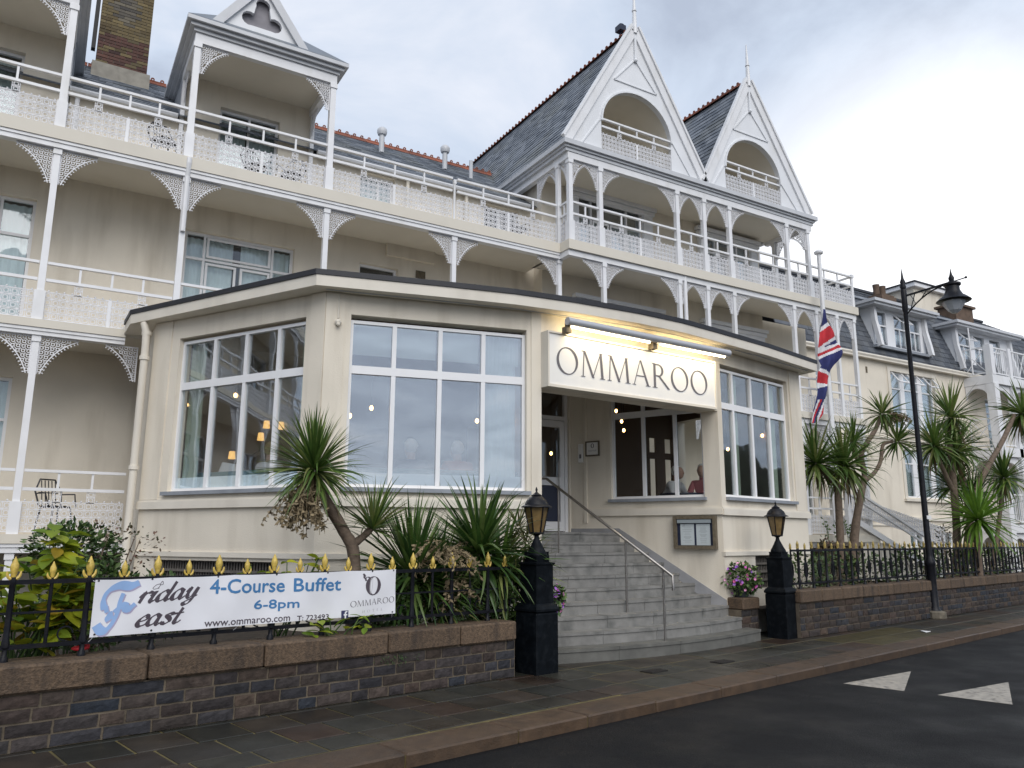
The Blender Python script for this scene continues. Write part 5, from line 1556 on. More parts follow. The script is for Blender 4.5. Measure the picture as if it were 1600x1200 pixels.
# menu case, plaque, keypad
mc = thing('menu_case', 'wooden framed menu case with two pale sheets on the stair wall', 'notice case', FT.p(2.5, .05, 1.72))
mu0, mu1, mz0, mz1 = 2.13, 2.90, 1.44, 2.01
mb = MB(); FT.box(mb, mu0 + .02, mu1 - .02, .005, .06, mz0 + .02, mz1 - .02); part('back_board', mb, M['menublue'], mc)
mb = MB()
for a_, b_, c_, d_ in ((mu0, mu0 + .06, mz0, mz1), (mu1 - .05, mu1, mz0, mz1), (mu0 + .06, mu1 - .05, mz1 - .055, mz1), (mu0 + .06, mu1 - .05, mz0, mz0 + .06)): FT.box(mb, a_, b_, .004, .11, c_, d_)
part('frame', mb, M['wood'], mc)
mb = MB(); FT.box(mb, mu0 + .075, mu1 - .08, .06, .10, mz1 - .125, mz1 - .065); part('name_strip', mb, M['stainless'], mc)
for a_ in (.12, .41):
    mb = MB(); FT.box(mb, mu0 + a_, mu0 + a_ + .25, .061, .066, mz0 + .065, mz1 - .14); sh = part('menu_sheet', mb, M['paper'], mc)
    mb = MB()
    zz = mz1 - .18
    while zz > mz0 + .1:
        w = R.uniform(.08, .19); FT.box(mb, mu0 + a_ + .125 - w / 2, mu0 + a_ + .125 + w / 2, .0665, .067, zz, zz + .006); zz -= R.choice((.017, .017, .03))
    if a_ < .2: FT.plate(mb, ell(mu0 + .19, mz1 - .165, .016, .02), [ell(mu0 + .19, mz1 - .165, .009, .016)], .0675, .0005)
    part('print', mb, M['faint'], sh)
plq = thing('plaque', 'small framed white plaque on the porch wall beside the door', 'plaque', FT.p(.5, .03, 3.3))
mb = MB()
q0, q1, qa, qb = .36, .66, 3.17, 3.46
for a_, b_, c_, d_ in ((q0, q0 + .025, qa, qb), (q1 - .025, q1, qa, qb), (q0 + .025, q1 - .025, qa, qa + .025), (q0 + .025, q1 - .025, qb - .025, qb)): FT.box(mb, a_, b_, .033, .065, c_, d_)
part('frame', mb, M['wood'], plq)
mb = MB(); FT.box(mb, q0 + .025, q1 - .025, .033, .05, qa + .025, qb - .025); part('plate', mb, M['signwhite'], plq)
mb = MB(); FT.plate(mb, ell(.51, 3.37, .035, .045), [ell(.51, 3.37, .018, .036)], .0515, .001)
part('lettering', mb, M['letter'], plq)
part('lettering', roman('OMMAROO', FT, .42, .60, 3.26, .03, .0515, th=.001), M['letter'], plq)
kp = thing('keypad', 'small pale keypad box on the porch wall next to the plaque', 'keypad', FT.p(.27, .03, 3.2))
mb = MB(); FT.box(mb, .19, .29, .002, .05, 3.06, 3.42); part('case', mb, M['signwhite'], kp, bevel=.004)
mb = MB(); FT.box(mb, .22, .26, .0505, .054, 3.14, 3.22); part('button', mb, M['letter'], kp)

# ------------------------------------------------------------------ slate mansard building beyond
man = thing('mansard_building', 'cream building with grey slate mansard roof and dormer windows beyond the wing', 'building', (27, 17, 0))
Fx = Facet((0, 17), (1, 17))
MX0, MX1 = 20.6, 40.0
mb = MB()
wins = [(26.35, 29.1, 5.6, 7.72), (26.75, 29.4, 3.12, 4.85), (26.7, 27.6, 1.35, 1.95), (28.4, 29.4, 1.35, 1.9), (22.2, 23.0, 5.7, 7.6), (32.6, 33.8, 5.2, 7.3), (34.6, 36.4, 5.2, 7.3), (33.0, 34.6, 2.1, 4.3)]
Fx.plate(mb, rect(MX0, MX1, 0, 8.0), [rect(*w) for w in wins], 0, .3)
mb.box(MX0, MX0 + .25, 17.3, 22, 0, 8.0)
part('wall', mb, M['cream'], man)
for (a_, b_, c_, d_), ml, tr_, sash in zip(wins, ((27.15, 28.25), (27.5, 28.6), (27.15,), (28.9,), (22.6,), (33.2,), (35.5,), (33.8,)), ((7.1,), (4.35,), (), (), (7.1,), (6.7,), (6.7,), ()), (1, 0, 0, 0, 0, 0, 0, 0)):
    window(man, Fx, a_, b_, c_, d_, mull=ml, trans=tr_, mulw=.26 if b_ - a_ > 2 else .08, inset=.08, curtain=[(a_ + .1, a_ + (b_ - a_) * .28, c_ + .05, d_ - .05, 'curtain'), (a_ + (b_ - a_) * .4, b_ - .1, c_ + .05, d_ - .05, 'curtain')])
mb = MB()
for (a_, b_, c_, d_) in wins[:2]:
    Fx.box(mb, a_ - .16, a_, 0, .03, c_ - .05, d_ + .14); Fx.box(mb, b_, b_ + .16, 0, .03, c_ - .05, d_ + .14); Fx.box(mb, a_, b_, 0, .03, d_, d_ + .14)
    Fx.box(mb, a_ - .2, b_ + .2, 0, .10, c_ - .14, c_ - .05)
part('window_surround', mb, M['creamtrim'], man)
# open top lights
for u in (26.75, 27.7, 28.7):
    mb = MB()
    o = Fx.p(u - .32, .0, 7.66); dn = (Fx.n * .30 + V((0, 0, -.40)))
    for k0, k1 in ((0, .05), (.59, .64)): mb.obox(o + Fx.d * k0, Fx.d * (k1 - k0), dn, V((0, 0, .03)) + Fx.n * .02)
    mb.obox(o + dn * .9, Fx.d * .64, dn * .1, V((0, 0, .03)) + Fx.n * .02)
    s_ = part('top_light', mb, M['upvc'], man)
mb = MB(); Fx.box(mb, MX0, MX1, 0, .07, 2.30, 2.42); Fx.box(mb, MX0, MX1, 0, .04, 2.10, 2.14); Fx.box(mb, MX0, MX1, 0, .05, 5.16, 5.22); part('string_course', mb, M['creamtrim'], man)
mb = MB(); Fx.box(mb, 24.95, 25.03, 0, .02, 7.5, 7.72); Fx.box(mb, 22.55, 22.7, 0, .04, 5.5, 5.6); part('air_vent', mb, M['wood'], man)
mb = MB(); mb.box(MX0 - .1, MX1, 16.80, 17.05, 8.0, 8.07); mb.tube([(MX0 - .1, 16.84, 8.12), (MX1, 16.84, 8.12)], .07, 8); part('gutter', mb, M['creamtrim'], man)
ma, mbz, mt = V((MX0 - .1, 16.92, 8.1)), 8.1, V((MX0 - .1, 17.9, 10.72))
mbm = MB().add([(MX0 - .1, 16.93, 8.09), (MX1, 16.93, 8.09), (MX1, 17.9, 10.70), (MX0 - .1, 17.9, 10.70), (MX0 - .1, 20.6, 12.4), (MX1, 20.6, 12.4), (MX0 - .1, 24, 9), (MX1, 24, 9)], [(0, 1, 2, 3), (3, 2, 5, 4), (4, 5, 7, 6)])
rf = part('roof', mbm, M['slatebase'], man)
dv = ma - mt
s_ = slates(mt, (1, 0, 0), dv, MX1 - MX0, dv.length, .34, .23, 8)
link('slate', s_.mesh('slate', M['slatedark']), rf, kind='stuff')
s_ = slates((MX0 - .1, 20.6, 12.41), (1, 0, 0), (0, -2.7, -1.69), MX1 - MX0, 3.0, .36, .25, 9)
link('slate', s_.mesh('slate', M['slatedark']), rf, kind='stuff')
mb = MB(); mb.bar((MX0 - .1, 17.88, 10.72), (MX1, 17.88, 10.72), .16, .08); part('curb_flashing', mb, M['lead'], rf)
mb = MB(); mb.bar((MX0 - .1, 20.6, 12.45), (MX1, 20.6, 12.45), .22, .10); part('ridge', mb, M['slatebase'], rf)
def dormer(x0, x1, zs, zh, lights, opens):
    mb = MB()
    F = Facet((x0, 17.12), (x1, 17.12))
    L = x1 - x0
    hl = []
    for (a_, b_) in lights: hl.append(rect(a_, b_, zs + .08, zh - .12))
    F.plate(mb, rect(0, L, zs, zh), hl, 0, .1)
    mb.box(x0, x0 + .06, 17.22, 18.0, zs, zh); mb.box(x1 - .06, x1, 17.22, 18.0, zs, zh)
    d = part('dormer', mb, M['whiteboard'], man)
    for i, (a_, b_) in enumerate(lights):
        window(d, F, a_, b_, zs + .08, zh - .12, trans=(zh - .62,), inset=.02, fw=.05) if False else None
        mb = MB(); F.box(mb, a_, b_, -.08, -.07, zs + .1, zh - .14); part('pane', mb, M['glass'], d)
        me = wavy_sheet(b_ - a_, zh - zs - .9, .02, .13, i).mesh('curtain', M['curtain'], 60); link('curtain', me, d, F.mat(a_, -.14, zs + .1))
        mb = MB(); F.box(mb, a_, b_, -.05, -.02, zh - .66, zh - .60); F.box(mb, (a_ + b_) / 2 - .02, (a_ + b_) / 2 + .02, -.05, -.02, zs + .1, zh - .66); part('frame', mb, M['upvc'], d)
        if i in opens:
            mb = MB(); o = F.p(a_, 0, zh - .14); dn = F.n * .32 + V((0, 0, -.36))
            for k0, k1 in ((0, .05), (b_ - a_ - .05, b_ - a_)): mb.obox(o + F.d * k0, F.d * (k1 - k0), dn, V((0, 0, .03)) + F.n * .02)
            mb.obox(o + dn * .9, F.d * (b_ - a_), dn * .1, V((0, 0, .03)) + F.n * .02)
            part('top_light', mb, M['upvc'], d)
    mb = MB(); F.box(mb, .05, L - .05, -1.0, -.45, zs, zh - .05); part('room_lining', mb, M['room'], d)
    mb = MB(); mb.box(x0 - .35, x1 + .3, 16.72, 18.6, zh, zh + .09); mb.box(x0 - .42, x1 + .37, 16.64, 18.6, zh + .092, zh + .20); part('dormer_roof', mb, M['gutter'], d)
    for xx in (x0 - .02, x1 - .12):
        pts = [(xx + .07, 16.86, zs - .08), (xx + .07, 16.92, zs + .3), (xx + .07, 17.04, zs + .9), (xx + .07, 17.07, zh)]
        mb = MB()
        for p, q in zip(pts[:-1], pts[1:]): mb.bar(p, q, .15, .16, (0, 1, 0))
        part('cheek', mb, M['white'], d)
    mb = MB(); F.box(mb, -.1, L + .1, 0, .2, zs - .12, zs - .02); part('sill', mb, M['lead'], d)
dormer(25.75, 29.0, 8.66, 10.10, [(.15, .85), (1.35, 2.05), (2.35, 2.95)], (1,))
dormer(31.0, 35.2, 8.4, 10.05, [(.3, 1.2), (1.5, 2.3), (2.7, 3.5)], (0,))
mb = MB(); mb.box(28.5, 29.45, 18.4, 19.2, 10.6, 11.4); mb.box(28.55, 29.4, 18.45, 19.15, 11.4, 11.48)
for x, r_ in ((28.75, .14), (29.15, .15)): mb.lathe([(r_, 11.3), (r_ * .85, 11.75), (r_, 11.95)], 10, (x, 18.8, 0))
part('chimney', mb, M['rustpot'], man, 40)
mb = MB(); mb.box(34.1, 35.5, 18.6, 19.4, 10.6, 11.9); mb.box(34.0, 35.6, 18.5, 19.5, 11.9, 12.0); part('chimney', mb, M['rustpot'], man)
mb = MB(); mb.box(33.4, 37.0, 20.0, 23, 11, 13.0); b_ = part('roof_house', mb, M['cream'], man)
mb = MB(); mb.box(33.2, 37.2, 19.8, 23.2, 13.0, 13.18); part('cornice', mb, M['white'], b_)
mb = MB(); mb.box(33.15, 37.25, 19.75, 23.3, 13.182, 13.24); part('felt_edge', mb, M['felt'], b_)

# ------------------------------------------------------------------ white arcaded verandah block at the far end
arc_ = thing('arcaded_verandah', 'white arcaded verandah block with lattice rails at the far end', 'verandah', (33, 16, 0))
PX = [31.35, 32.7, 34.2, 36.0, 38.0]
VY = 16.0
for zt, th_ in ((7.95, .34), (5.12, .34), (2.2, .3)):
    mb = MB().box(31.2, 38.2, VY - .12, 16.995, zt - th_, zt); part('verandah_floor', mb, M['white'], arc_)
for i, x in enumerate(PX):
    mb = MB()
    w = .16 if i == 0 else .12
    mb.box(x - w, x + w, VY - w, VY + w, .3, 7.6); mb.box(x - w * .8, x + w * .8, VY - w * .8, VY + w * .8, 7.96, 9.15)
    part('column', mb, M['white'], arc_)
def arch_panel(x0, x1, z0, zs, zt, axis='x', y=VY, k=0):
    c = (x0 + x1) / 2; a = (x1 - x0) / 2
    b = min(a, zt - zs - .1)
    arcp = [(c - a * math.cos(math.pi * i / 14), zs + b * math.sin(math.pi * i / 14)) for i in range(15)]
    mb = MB()
    if axis == 'x': mb.plate([(x0, zt)] + arcp + [(x1, zt)], [], (0, y, 0), (1, 0, 0), (0, 0, 1), .08, True)
    else: mb.plate([(x0, zt)] + arcp + [(x1, zt)], [], (31.3, 0, 0), (0, 1, 0), (0, 0, 1), .08, True)
    return part('arch', mb, M['white'], arc_, fix=True)
for zt in (7.6, 4.77, 1.9):
    for a_, b_ in zip(PX[:-1], PX[1:]): arch_panel(a_ + .13, b_ - .13, 0, zt - .75, zt)
    arch_panel(VY + .14, 16.98, 0, zt - .55, zt, 'y')
def lattice_rail(a, b, z, h=1.12):
    a = V((*a, z)); b = V((*b, z)); L = (b - a).length; d = (b - a) / L
    mb = MB()
    mb.bar(a + V((0, 0, h)), b + V((0, 0, h)), .06, .05); mb.bar(a + V((0, 0, .1)), b + V((0, 0, .1)), .04, .04)
    n = max(1, int(L / .5))
    for i in range(n):
        p, q = a + d * (L * i / n), a + d * (L * (i + 1) / n)
        mb.bar(p + V((0, 0, .1)), p + V((0, 0, h)), .03, .03)
        if i % 2 == 0:
            mb.bar(p + V((0, 0, .1)), q + V((0, 0, h)), .025, .025); mb.bar(q + V((0, 0, .1)), p + V((0, 0, h)), .025, .025)
        else:
            for k in (1, 2, 3): mb.bar(p.lerp(q, k / 4) + V((0, 0, .1)), p.lerp(q, k / 4) + V((0, 0, h)), .02, .02)
    return part('balustrade', mb, M['white'], arc_)
for z in (7.96, 5.13, 2.21):
    lattice_rail((31.45, VY), (38, VY), z); lattice_rail((31.25, 16.95), (31.3, VY + .1), z)
mb = MB(); mb.tube([(31.0, 16.5, 8.0), (31.0, 16.5, 9.9)], .03, 6); part('downpipe', mb, M['white'], arc_)

# white filigree stair running down from the verandah
wst = thing('garden_stair', 'white stair with openwork balustrade descending behind the cordylines', 'stair', (21, 14, 1))
mb = MB(); mb.bar((19.2, 13.98, 2.25), (23.4, 13.98, .55), .08, .16); part('string', mb, M['white'], wst)
n = 9
mb = MB()
for i in range(n): mb.box(19.2 + i * .46, 19.2 + i * .46 + .48, 14.03, 15.2, .5, 2.1 - i * .19)
part('step', mb, M['creamtrim'], wst)
mb = MB(); mb.bar((19.2, 13.98, 3.12), (23.4, 13.98, 1.42), .07, .06); mb.bar((19.2, 13.98, 2.9), (23.4, 13.98, 1.2), .05, .05); h = part('handrail', mb, M['white'], wst)
dd = V((4.2, 0, -1.7)); L = dd.length
link('fretwork_panel', fret_panel(39), h, frame((19.2, 13.98, 2.36), V((4.2 / (39 * TW), 0, -1.7 / (39 * TW))), V((0, 1, 0)), V((0, 0, 1))))
mb = MB(); mb.box(19.12, 19.24, 13.92, 14.04, 1.7, 3.2); part('newel', mb, M['white'], wst)
mb = MB(); mb.box(23.36, 23.48, 13.92, 14.04, .4, 1.6); part('newel', mb, M['white'], wst)

# flagpole and flag
fp = thing('flagpole', 'slim white flagpole standing between dining room and verandah', 'flagpole', (18.4, 13.7, 0))
mb = MB(); mb.lathe([(.085, 0), (.08, 4), (.055, 9.6)], 12, (18.4, 13.7, 0)); part('pole', mb, M['white'], fp, 50)
mb = MB(); mb.lathe([(.06, 9.6), (.12, 9.63), (.13, 9.68), (.04, 9.75)], 12, (18.4, 13.7, 0)); part('cap', mb, M['white'], fp, 40)
mb = MB(); mb.tube([(18.31, 13.66, 1.2), (18.33, 13.66, 9.55)], .008, 5); part('halyard', mb, M['litter'], fp)
ol = [(100, 218, 236), (170, 208, 248), (240, 196, 262), (290, 188, 274), (350, 174, 302), (400, 164, 316), (440, 158, 324), (475, 155, 330), (510, 158, 318), (540, 172, 296), (575, 184, 270), (610, 166, 248), (640, 150, 234), (700, 148, 216), (740, 150, 210), (790, 148, 202), (830, 138, 192), (860, 130, 184), (900, 120, 178), (945, 106, 172), (980, 106, 166), (1020, 96, 140), (1055, 90, 120)]
rt = V((.8577, -.5142, 0)); dp = V((.5142, .8577, 0))
mb = MB(); matsF = ['flagblue', 'flagwhite', 'flagred']
rows_ = []
yy = 100
fine = []
while yy <= 1055:
    for (y0, a0, b0), (y1, a1, b1) in zip(ol[:-1], ol[1:]):
        if y0 <= yy <= y1:
            t = (yy - y0) / (y1 - y0); fine.append((yy, a0 + (a1 - a0) * t, b0 + (b1 - b0) * t)); break
    yy += 6
NX = 14
sc = .00345
vs, fs, mi = [], [], []
for (y, xl, xr) in fine:
    for i in range(NX + 1):
        x = xl + (xr - xl) * i / NX
        f = .055 * math.sin(x * .075 + y * .012) + .03 * math.sin(y * .03 + x * .03)
        p = V((18.30, 13.60, 7.93)) + rt * ((x - 232) * sc * 1.15) + dp * (f - .05) + V((0, 0, -(y - 95) * sc * .97))
        vs.append(tuple(p))
def flagcol(x, y):
    q = y + .85 * (x - 220)
    if y > 860:
        s = (x - (160 - (y - 860) * .30)) + .0
        k = (x + y * .33 - 415) / 12
        return int(k) % 3 if True else 0
    if q < 232: return 0
    if q < 268: return 1
    if q < 385 and y < 470: return 2
    l1 = 505 - .5 * (x - 160)
    if y < l1 - 28:
        w = (x - 222) / 80
        if x > 222 and abs(y - (412 - .55 * (x - 222))) < 4 + 14 * w: return 0
        return 1
    if y < l1: return 2
    if y < l1 + 22: return 1
    l2 = 600 + .7 * (x - 180)
    if y < l2: return 0
    if y < l2 + 30: return 1
    if y < 715 + .4 * (x - 150): return 2
    if y < 765 - .2 * (x - 150): return 1
    return 0
for j in range(len(fine) - 1):
    for i in range(NX):
        fs.append((j * (NX + 1) + i, j * (NX + 1) + i + 1, (j + 1) * (NX + 1) + i + 1, (j + 1) * (NX + 1) + i))
        y = (fine[j][0] + fine[j + 1][0]) / 2
        xl, xr = fine[j][1], fine[j][2]
        mi.append(flagcol(xl + (xr - xl) * (i + .5) / NX, y))
mb.add(vs, fs)
me = mb.mesh('flag', [M[k] for k in matsF], 180)
for p_, k in zip(me.polygons, mi): p_.material_index = k
fo = link('flag', me); sm = fo.modifiers.new('thickness', 'SOLIDIFY'); sm.thickness = .004
tag(fo, 'limp red white and blue union flag hanging half way down the pole', 'flag')

# urn with sparse plant, planters
ur = thing('stone_urn', 'mossy stone urn with a few thin stems behind the railing', 'urn', (18.0, 13.4, .45))
mb = MB(); mb.lathe([(.35, .45), (.35, .6), (.16, .7), (.16, .85), (.42, 1.15), (.50, 1.42), (.58, 1.46), (.58, 1.54), (.50, 1.56)], 18, (18.0, 13.4, 0)); part('bowl', mb, M['urn'], ur, 40)
mb = MB()
for k in range(7):
    a = k * .9; p = V((18.0 + .35 * math.cos(a), 13.4 + .3 * math.sin(a), 1.54)); h_ = R.uniform(.35, .75)
    q = p + V((.1 * math.cos(a * 2), .05, h_)); mb.tube([p, p.lerp(q, .5) + V((.03, 0, 0)), q], .006, 5)
    for j in range(7):
        c = p.lerp(q, .3 + .7 * j / 6); d_ = V((R.uniform(-1, 1), R.uniform(-.5, .5), R.uniform(-.2, .5))).normalized() * .10
        s_ = V((0, 0, .03)); mb.add([c, c + d_ * .5 + s_, c + d_, c + d_ * .5 - s_], [(0, 1, 2, 3)])
part('stem', mb, M['bush'], ur)

# banner on the railing ------------------------------------------------------
bo = wallA + wn * .165
def wave(s, z): return .009 * math.sin(s * 3.4 + z * 3) + .006 * math.sin(s * 8.5 - z * 7) + .004 * math.sin(s * 17 + z * 11)
def bpt(s, z, o=0.0): return bo + wd * s + V((0, 0, z)) - wn * (o + wave(s, z))
bn = thing('banner', 'long white Friday feast buffet banner tied to the railing', 'banner', bpt(2.1, 1.0))
mb = MB()
NXb, NZb = 90, 16
vs = []
for o in (0, -.003):
    for j in range(NZb + 1):
        for i in range(NXb + 1):
            s = .575 + 3.012 * i / NXb
            z0 = .782 + .022 * i / NXb; z1 = 1.248 + .022 * i / NXb - .006 * abs(math.sin(i / NXb * math.pi * 5))
            vs.append(bpt(s, z0 + (z1 - z0) * j / NZb, o))
w_ = NXb + 1; tot = w_ * (NZb + 1)
fs = []
for j in range(NZb):
    for i in range(NXb):
        q = j * w_ + i; fs.append((q, q + 1, q + w_ + 1, q + w_)); fs.append((tot + q, tot + q + w_, tot + q + w_ + 1, tot + q + 1))
for i in range(NXb):
    fs.append((i, tot + i, tot + i + 1, i + 1)); q = NZb * w_ + i; fs.append((q, q + 1, tot + q + 1, tot + q))
mb.add(vs, fs)
part('sheet', mb, M['vinyl'], bn, 60)
def warp(mb, o):
    """flat (s, z) print on to the sheet"""
    mb.v = [tuple(bpt(p[0], p[2], o + p[1])) for p in mb.v]
    return mb
def print_part(mb, m, o=.0022, name='lettering'): return part(name, warp(mb, o), M[m], bn)
def subdiv(mb, mx=.06):
    return mb
def text_mb(txt, s0, s1, z0, h, slope=0.0):
    cu = bpy.data.curves.new('text', 'FONT'); cu.body = txt; cu.resolution_u = 3
    ob = bpy.data.objects.new('text', cu); COL.objects.link(ob)
    dg = bpy.context.evaluated_depsgraph_get()
    me = bpy.data.meshes.new_from_object(ob.evaluated_get(dg))
    xs = [v.co.x for v in me.vertices]; ys = [v.co.y for v in me.vertices]
    x0, x1 = min(xs), max(xs)
    capy = .729 * 1.0
    ky = h / (max(ys) if txt[0] not in 'w6' else max(ys))
    mb = MB()
    mb.add([(s0 + (v.co.x - x0) / (x1 - x0) * (s1 - s0), 0, z0 + slope * (v.co.x - x0) / (x1 - x0) + v.co.y * ky) for v in me.vertices], [tuple(p.vertices) for p in me.polygons])
    bpy.data.objects.remove(ob); bpy.data.curves.remove(cu); bpy.data.meshes.remove(me)
    return mb
def thick(mb_fn, n=3, d=.004):
    out = MB()
    for i in range(n):
        a = 2 * math.pi * i / n
        m_ = mb_fn()
        m_.v = [(p[0] + d * math.cos(a), p[1] + .00015 * i, p[2] + d * math.sin(a)) for p in m_.v]
        out.add(m_.v, m_.f)
    return out
print_part(thick(lambda: text_mb('4-Course', 1.548, 2.29, 1.096, .125, -.012), 4, .0035), 'inkblue')
print_part(thick(lambda: text_mb('Buffet', 2.39, 2.912, 1.082, .125, -.008), 4, .0035), 'inkblue')
print_part(thick(lambda: text_mb('6-8pm', 1.988, 2.452, .936, .080, -.010), 4, .003), 'inkblue')
print_part(thick(lambda: text_mb('www.ommaroo.com', 1.517, 2.364, .806, .042, -.002), 3, .0012), 'inkdark')
print_part(thick(lambda: text_mb('T: 723493', 2.440, 2.792, .800, .046, -.004), 3, .0012), 'inkdark')
mb = MB(); mb.plate(rect(2.928, 3.010, .788, .868), [], (0, 0, 0), (1, 0, 0), (0, 0, 1), .0005); print_part(mb, 'inknavy', name='badge')
mb = MB(); mb.plate([(2.966, .788), (2.983, .788), (2.983, .818), (2.996, .818), (2.998, .832), (2.983, .832), (2.983, .842), (2.990, .850), (2.998, .850), (2.998, .862), (2.984, .862), (2.970, .854), (2.966, .842), (2.966, .832), (2.955, .832), (2.955, .818), (2.966, .818)], [], (0, 0, 0), (1, 0, 0), (0, 0, 1), .0003); print_part(mb, 'vinyl', .0032, 'badge')
# emblem and name
mb = MB(); mb.plate(ell(3.295, 1.105, .092, .098), [ell(3.302, 1.107, .046, .090, -4)], (0, 0, 0), (1, 0, 0), (0, 0, 1), .0005); print_part(mb, 'inkdark', name='emblem')
mb = MB(); mb.plate(ell(3.268, 1.108, .018, .082, -4), [ell(3.272, 1.108, .011, .074, -4)], (0, 0, 0), (1, 0, 0), (0, 0, 1), .0005); print_part(mb, 'inkgrey', .003, 'emblem')
def pen_mb(paths, nib=.02, ang=40, thin=.004):
    mb = MB(); e = 0
    c, s = math.cos(rad(ang)) * nib / 2, math.sin(rad(ang)) * nib / 2
    for P in paths:
        pts = []
        n = len(P)
        for i in range(n - 1):
            p0, p1, p2, p3 = P[max(i - 1, 0)], P[i], P[i + 1], P[min(i + 2, n - 1)]
            for k in range(6):
                t = k / 6
                q = []
                for a in range(2):
                    q.append(.5 * (2 * p1[a] + (p2[a] - p0[a]) * t + (2 * p0[a] - 5 * p1[a] + 4 * p2[a] - p3[a]) * t * t + (-p0[a] + 3 * p1[a] - 3 * p2[a] + p3[a]) * t ** 3))
                pts.append(q)
        pts.append(P[-1])
        e += 1
        vs = []
        for i, p in enumerate(pts):
            a_, b_ = pts[max(i - 1, 0)], pts[min(i + 1, len(pts) - 1)]
            dx, dy = b_[0] - a_[0], b_[1] - a_[1]; l = math.hypot(dx, dy) or 1
            nx_, ny_ = -dy / l, dx / l
            w = max(thin, abs(nx_ * c + ny_ * s)) if nib else thin
            vs += [(p[0] + nx_ * w, -.00012 * e, p[1] + ny_ * w), (p[0] - nx_ * w, -.00012 * e, p[1] - ny_ * w)]
        mb.add(vs, [(2 * i, 2 * i + 1, 2 * i + 3, 2 * i + 2) for i in range(len(pts) - 1)])
    return mb
print_part(pen_mb([[(3.255, 1.155), (3.245, 1.19), (3.215, 1.195), (3.20, 1.175)], [(3.195, 1.225), (3.182, 1.20), (3.20, 1.18), (3.21, 1.16), (3.235, 1.168)], [(3.175, 1.232), (3.185, 1.215), (3.205, 1.205)]], .020, 20, .003), 'inkdark', name='emblem')
def flatF():
    class G:
        pass
    return None
class FlatF:
    """roman() on the banner: u = s, z = z"""
    @staticmethod
    def plate(mb, outer, holes, o, th): mb.plate(outer, holes, (0, -o, 0), (1, 0, 0), (0, 0, 1), th)
mb = roman('OMMAROO', FlatF, 3.03, 3.572, .895, .060, 0.0, th=.0003)
mb.v = [(p[0], p[1], p[2] + (p[0] - 3.03) * .055) for p in mb.v]
print_part(mb, 'inkdark')
mb = roman('HOTEL', FlatF, 3.17, 3.43, .832, .026, 0.0, gap=.9, th=.0003); mb.v = [(p[0], p[1], p[2] + (p[0] - 3.17) * .05) for p in mb.v]
print_part(mb, 'inkgrey')
# script words
def glyph_script(ch):
    g = {'r': ([[(-.05, .55), (.14, 1.0), (.16, .85), (.06, 0)], [(.12, .55), (.30, .92), (.46, 1.0), (.50, .84)]], .56),
         'i': ([[(-.02, .6), (.16, 1.0), (.17, .85), (.09, .22), (.18, .0), (.36, .22)], [(.20, 1.34), (.24, 1.36)]], .42),
         'd': ([[(.50, .86), (.30, 1.0), (.08, .72), (.03, .28), (.18, 0), (.40, .16), (.54, .62)], [(.72, 1.85), (.60, .9), (.52, .22), (.62, 0), (.80, .22)]], .82),
         'a': ([[(.52, .84), (.32, 1.0), (.10, .74), (.03, .28), (.18, 0), (.40, .18), (.55, .84)], [(.58, 1.0), (.52, .22), (.62, 0), (.80, .24)]], .82),
         'y': ([[(-.02, .6), (.14, 1.0), (.17, .8), (.12, .3), (.26, .0), (.44, .2), (.58, .9)], [(.62, 1.0), (.54, .1), (.38, -.55), (.14, -.68), (.06, -.45), (.36, -.18), (.74, .18)]], .80),
         'e': ([[(.06, .42), (.40, .58), (.44, .88), (.28, 1.0), (.08, .66), (.05, .24), (.20, 0), (.40, .06), (.54, .28)]], .56),
         's': ([[(.46, .80), (.38, .98), (.20, .98), (.14, .78), (.34, .48), (.38, .18), (.22, 0), (.04, .10), (.04, .24)]], .54),
         't': ([[(.30, 1.5), (.16, .30), (.22, 0), (.36, .02), (.48, .24)], [(-.02, .94), (.24, .96), (.46, 1.02)]], .50)}
    return g[ch]
def script(word, s0, s1, z0, xh, slope, nib):
    tot = sum(glyph_script(c)[1] for c in word) - .1
    k = (s1 - s0) / (tot + .25)
    paths, x = [], .05
    for c in word:
        P, a = glyph_script(c)
        for p in P: paths.append([(s0 + (x + q[0] + .22 * q[1]) * k, z0 + q[1] * xh + slope * (x + q[0]) * k) for q in p])
        x += a
    return pen_mb(paths, nib, 25, .0052)
print_part(script('riday', .918, 1.455, 1.040, .085, .07, .046), 'inkdark')
print_part(script('east', .915, 1.315, .848, .085, .03, .046), 'inkdark')
print_part(pen_mb([[(1.04, 1.165), (1.07, 1.192), (1.10, 1.196), (1.085, 1.165), (1.05, 1.155), (1.04, 1.165)], [(1.098, 1.196), (1.115, 1.222), (1.122, 1.196), (1.10, 1.19)]], 0, 0, .0022), 'inkdark', name='emblem')
# big pale blue ornamental F drawn as a leaping dolphin shape
Fp = [[(.665, 1.00), (.655, 1.085), (.69, 1.155), (.77, 1.195), (.86, 1.19), (.925, 1.215)], [(.805, 1.13), (.785, 1.06), (.775, .98), (.745, .90), (.70, .84), (.65, .835), (.615, .88)], [(.745, .975), (.80, 1.02), (.86, 1.005), (.905, 1.04)], [(.665, 1.00), (.70, 1.01)], [(.74, .955), (.705, .945), (.72, .915)]]
sh = pen_mb([[(x + .010, z - .010) for x, z in P] for P in Fp], .088, 62, .016); print_part(sh, 'inkshadow', .0020, 'emblem')
print_part(pen_mb(Fp, .084, 62, .016), 'inksky', .0030, 'emblem')
for s, z in [(s, 1.236 + .006 * s) for s in (.60, 1.03, 1.62, 2.2, 2.75, 3.28, 3.555)] + [(s, .80 + .006 * s) for s in (.61, 1.06, 1.85, 3.55)]:
    print_part(MB().plate(ell(s, z, .009, .009, 0, 10), [], (0, 0, 0), (1, 0, 0), (0, 0, 1), .0005), 'black', name='eyelet')
mb = MB()
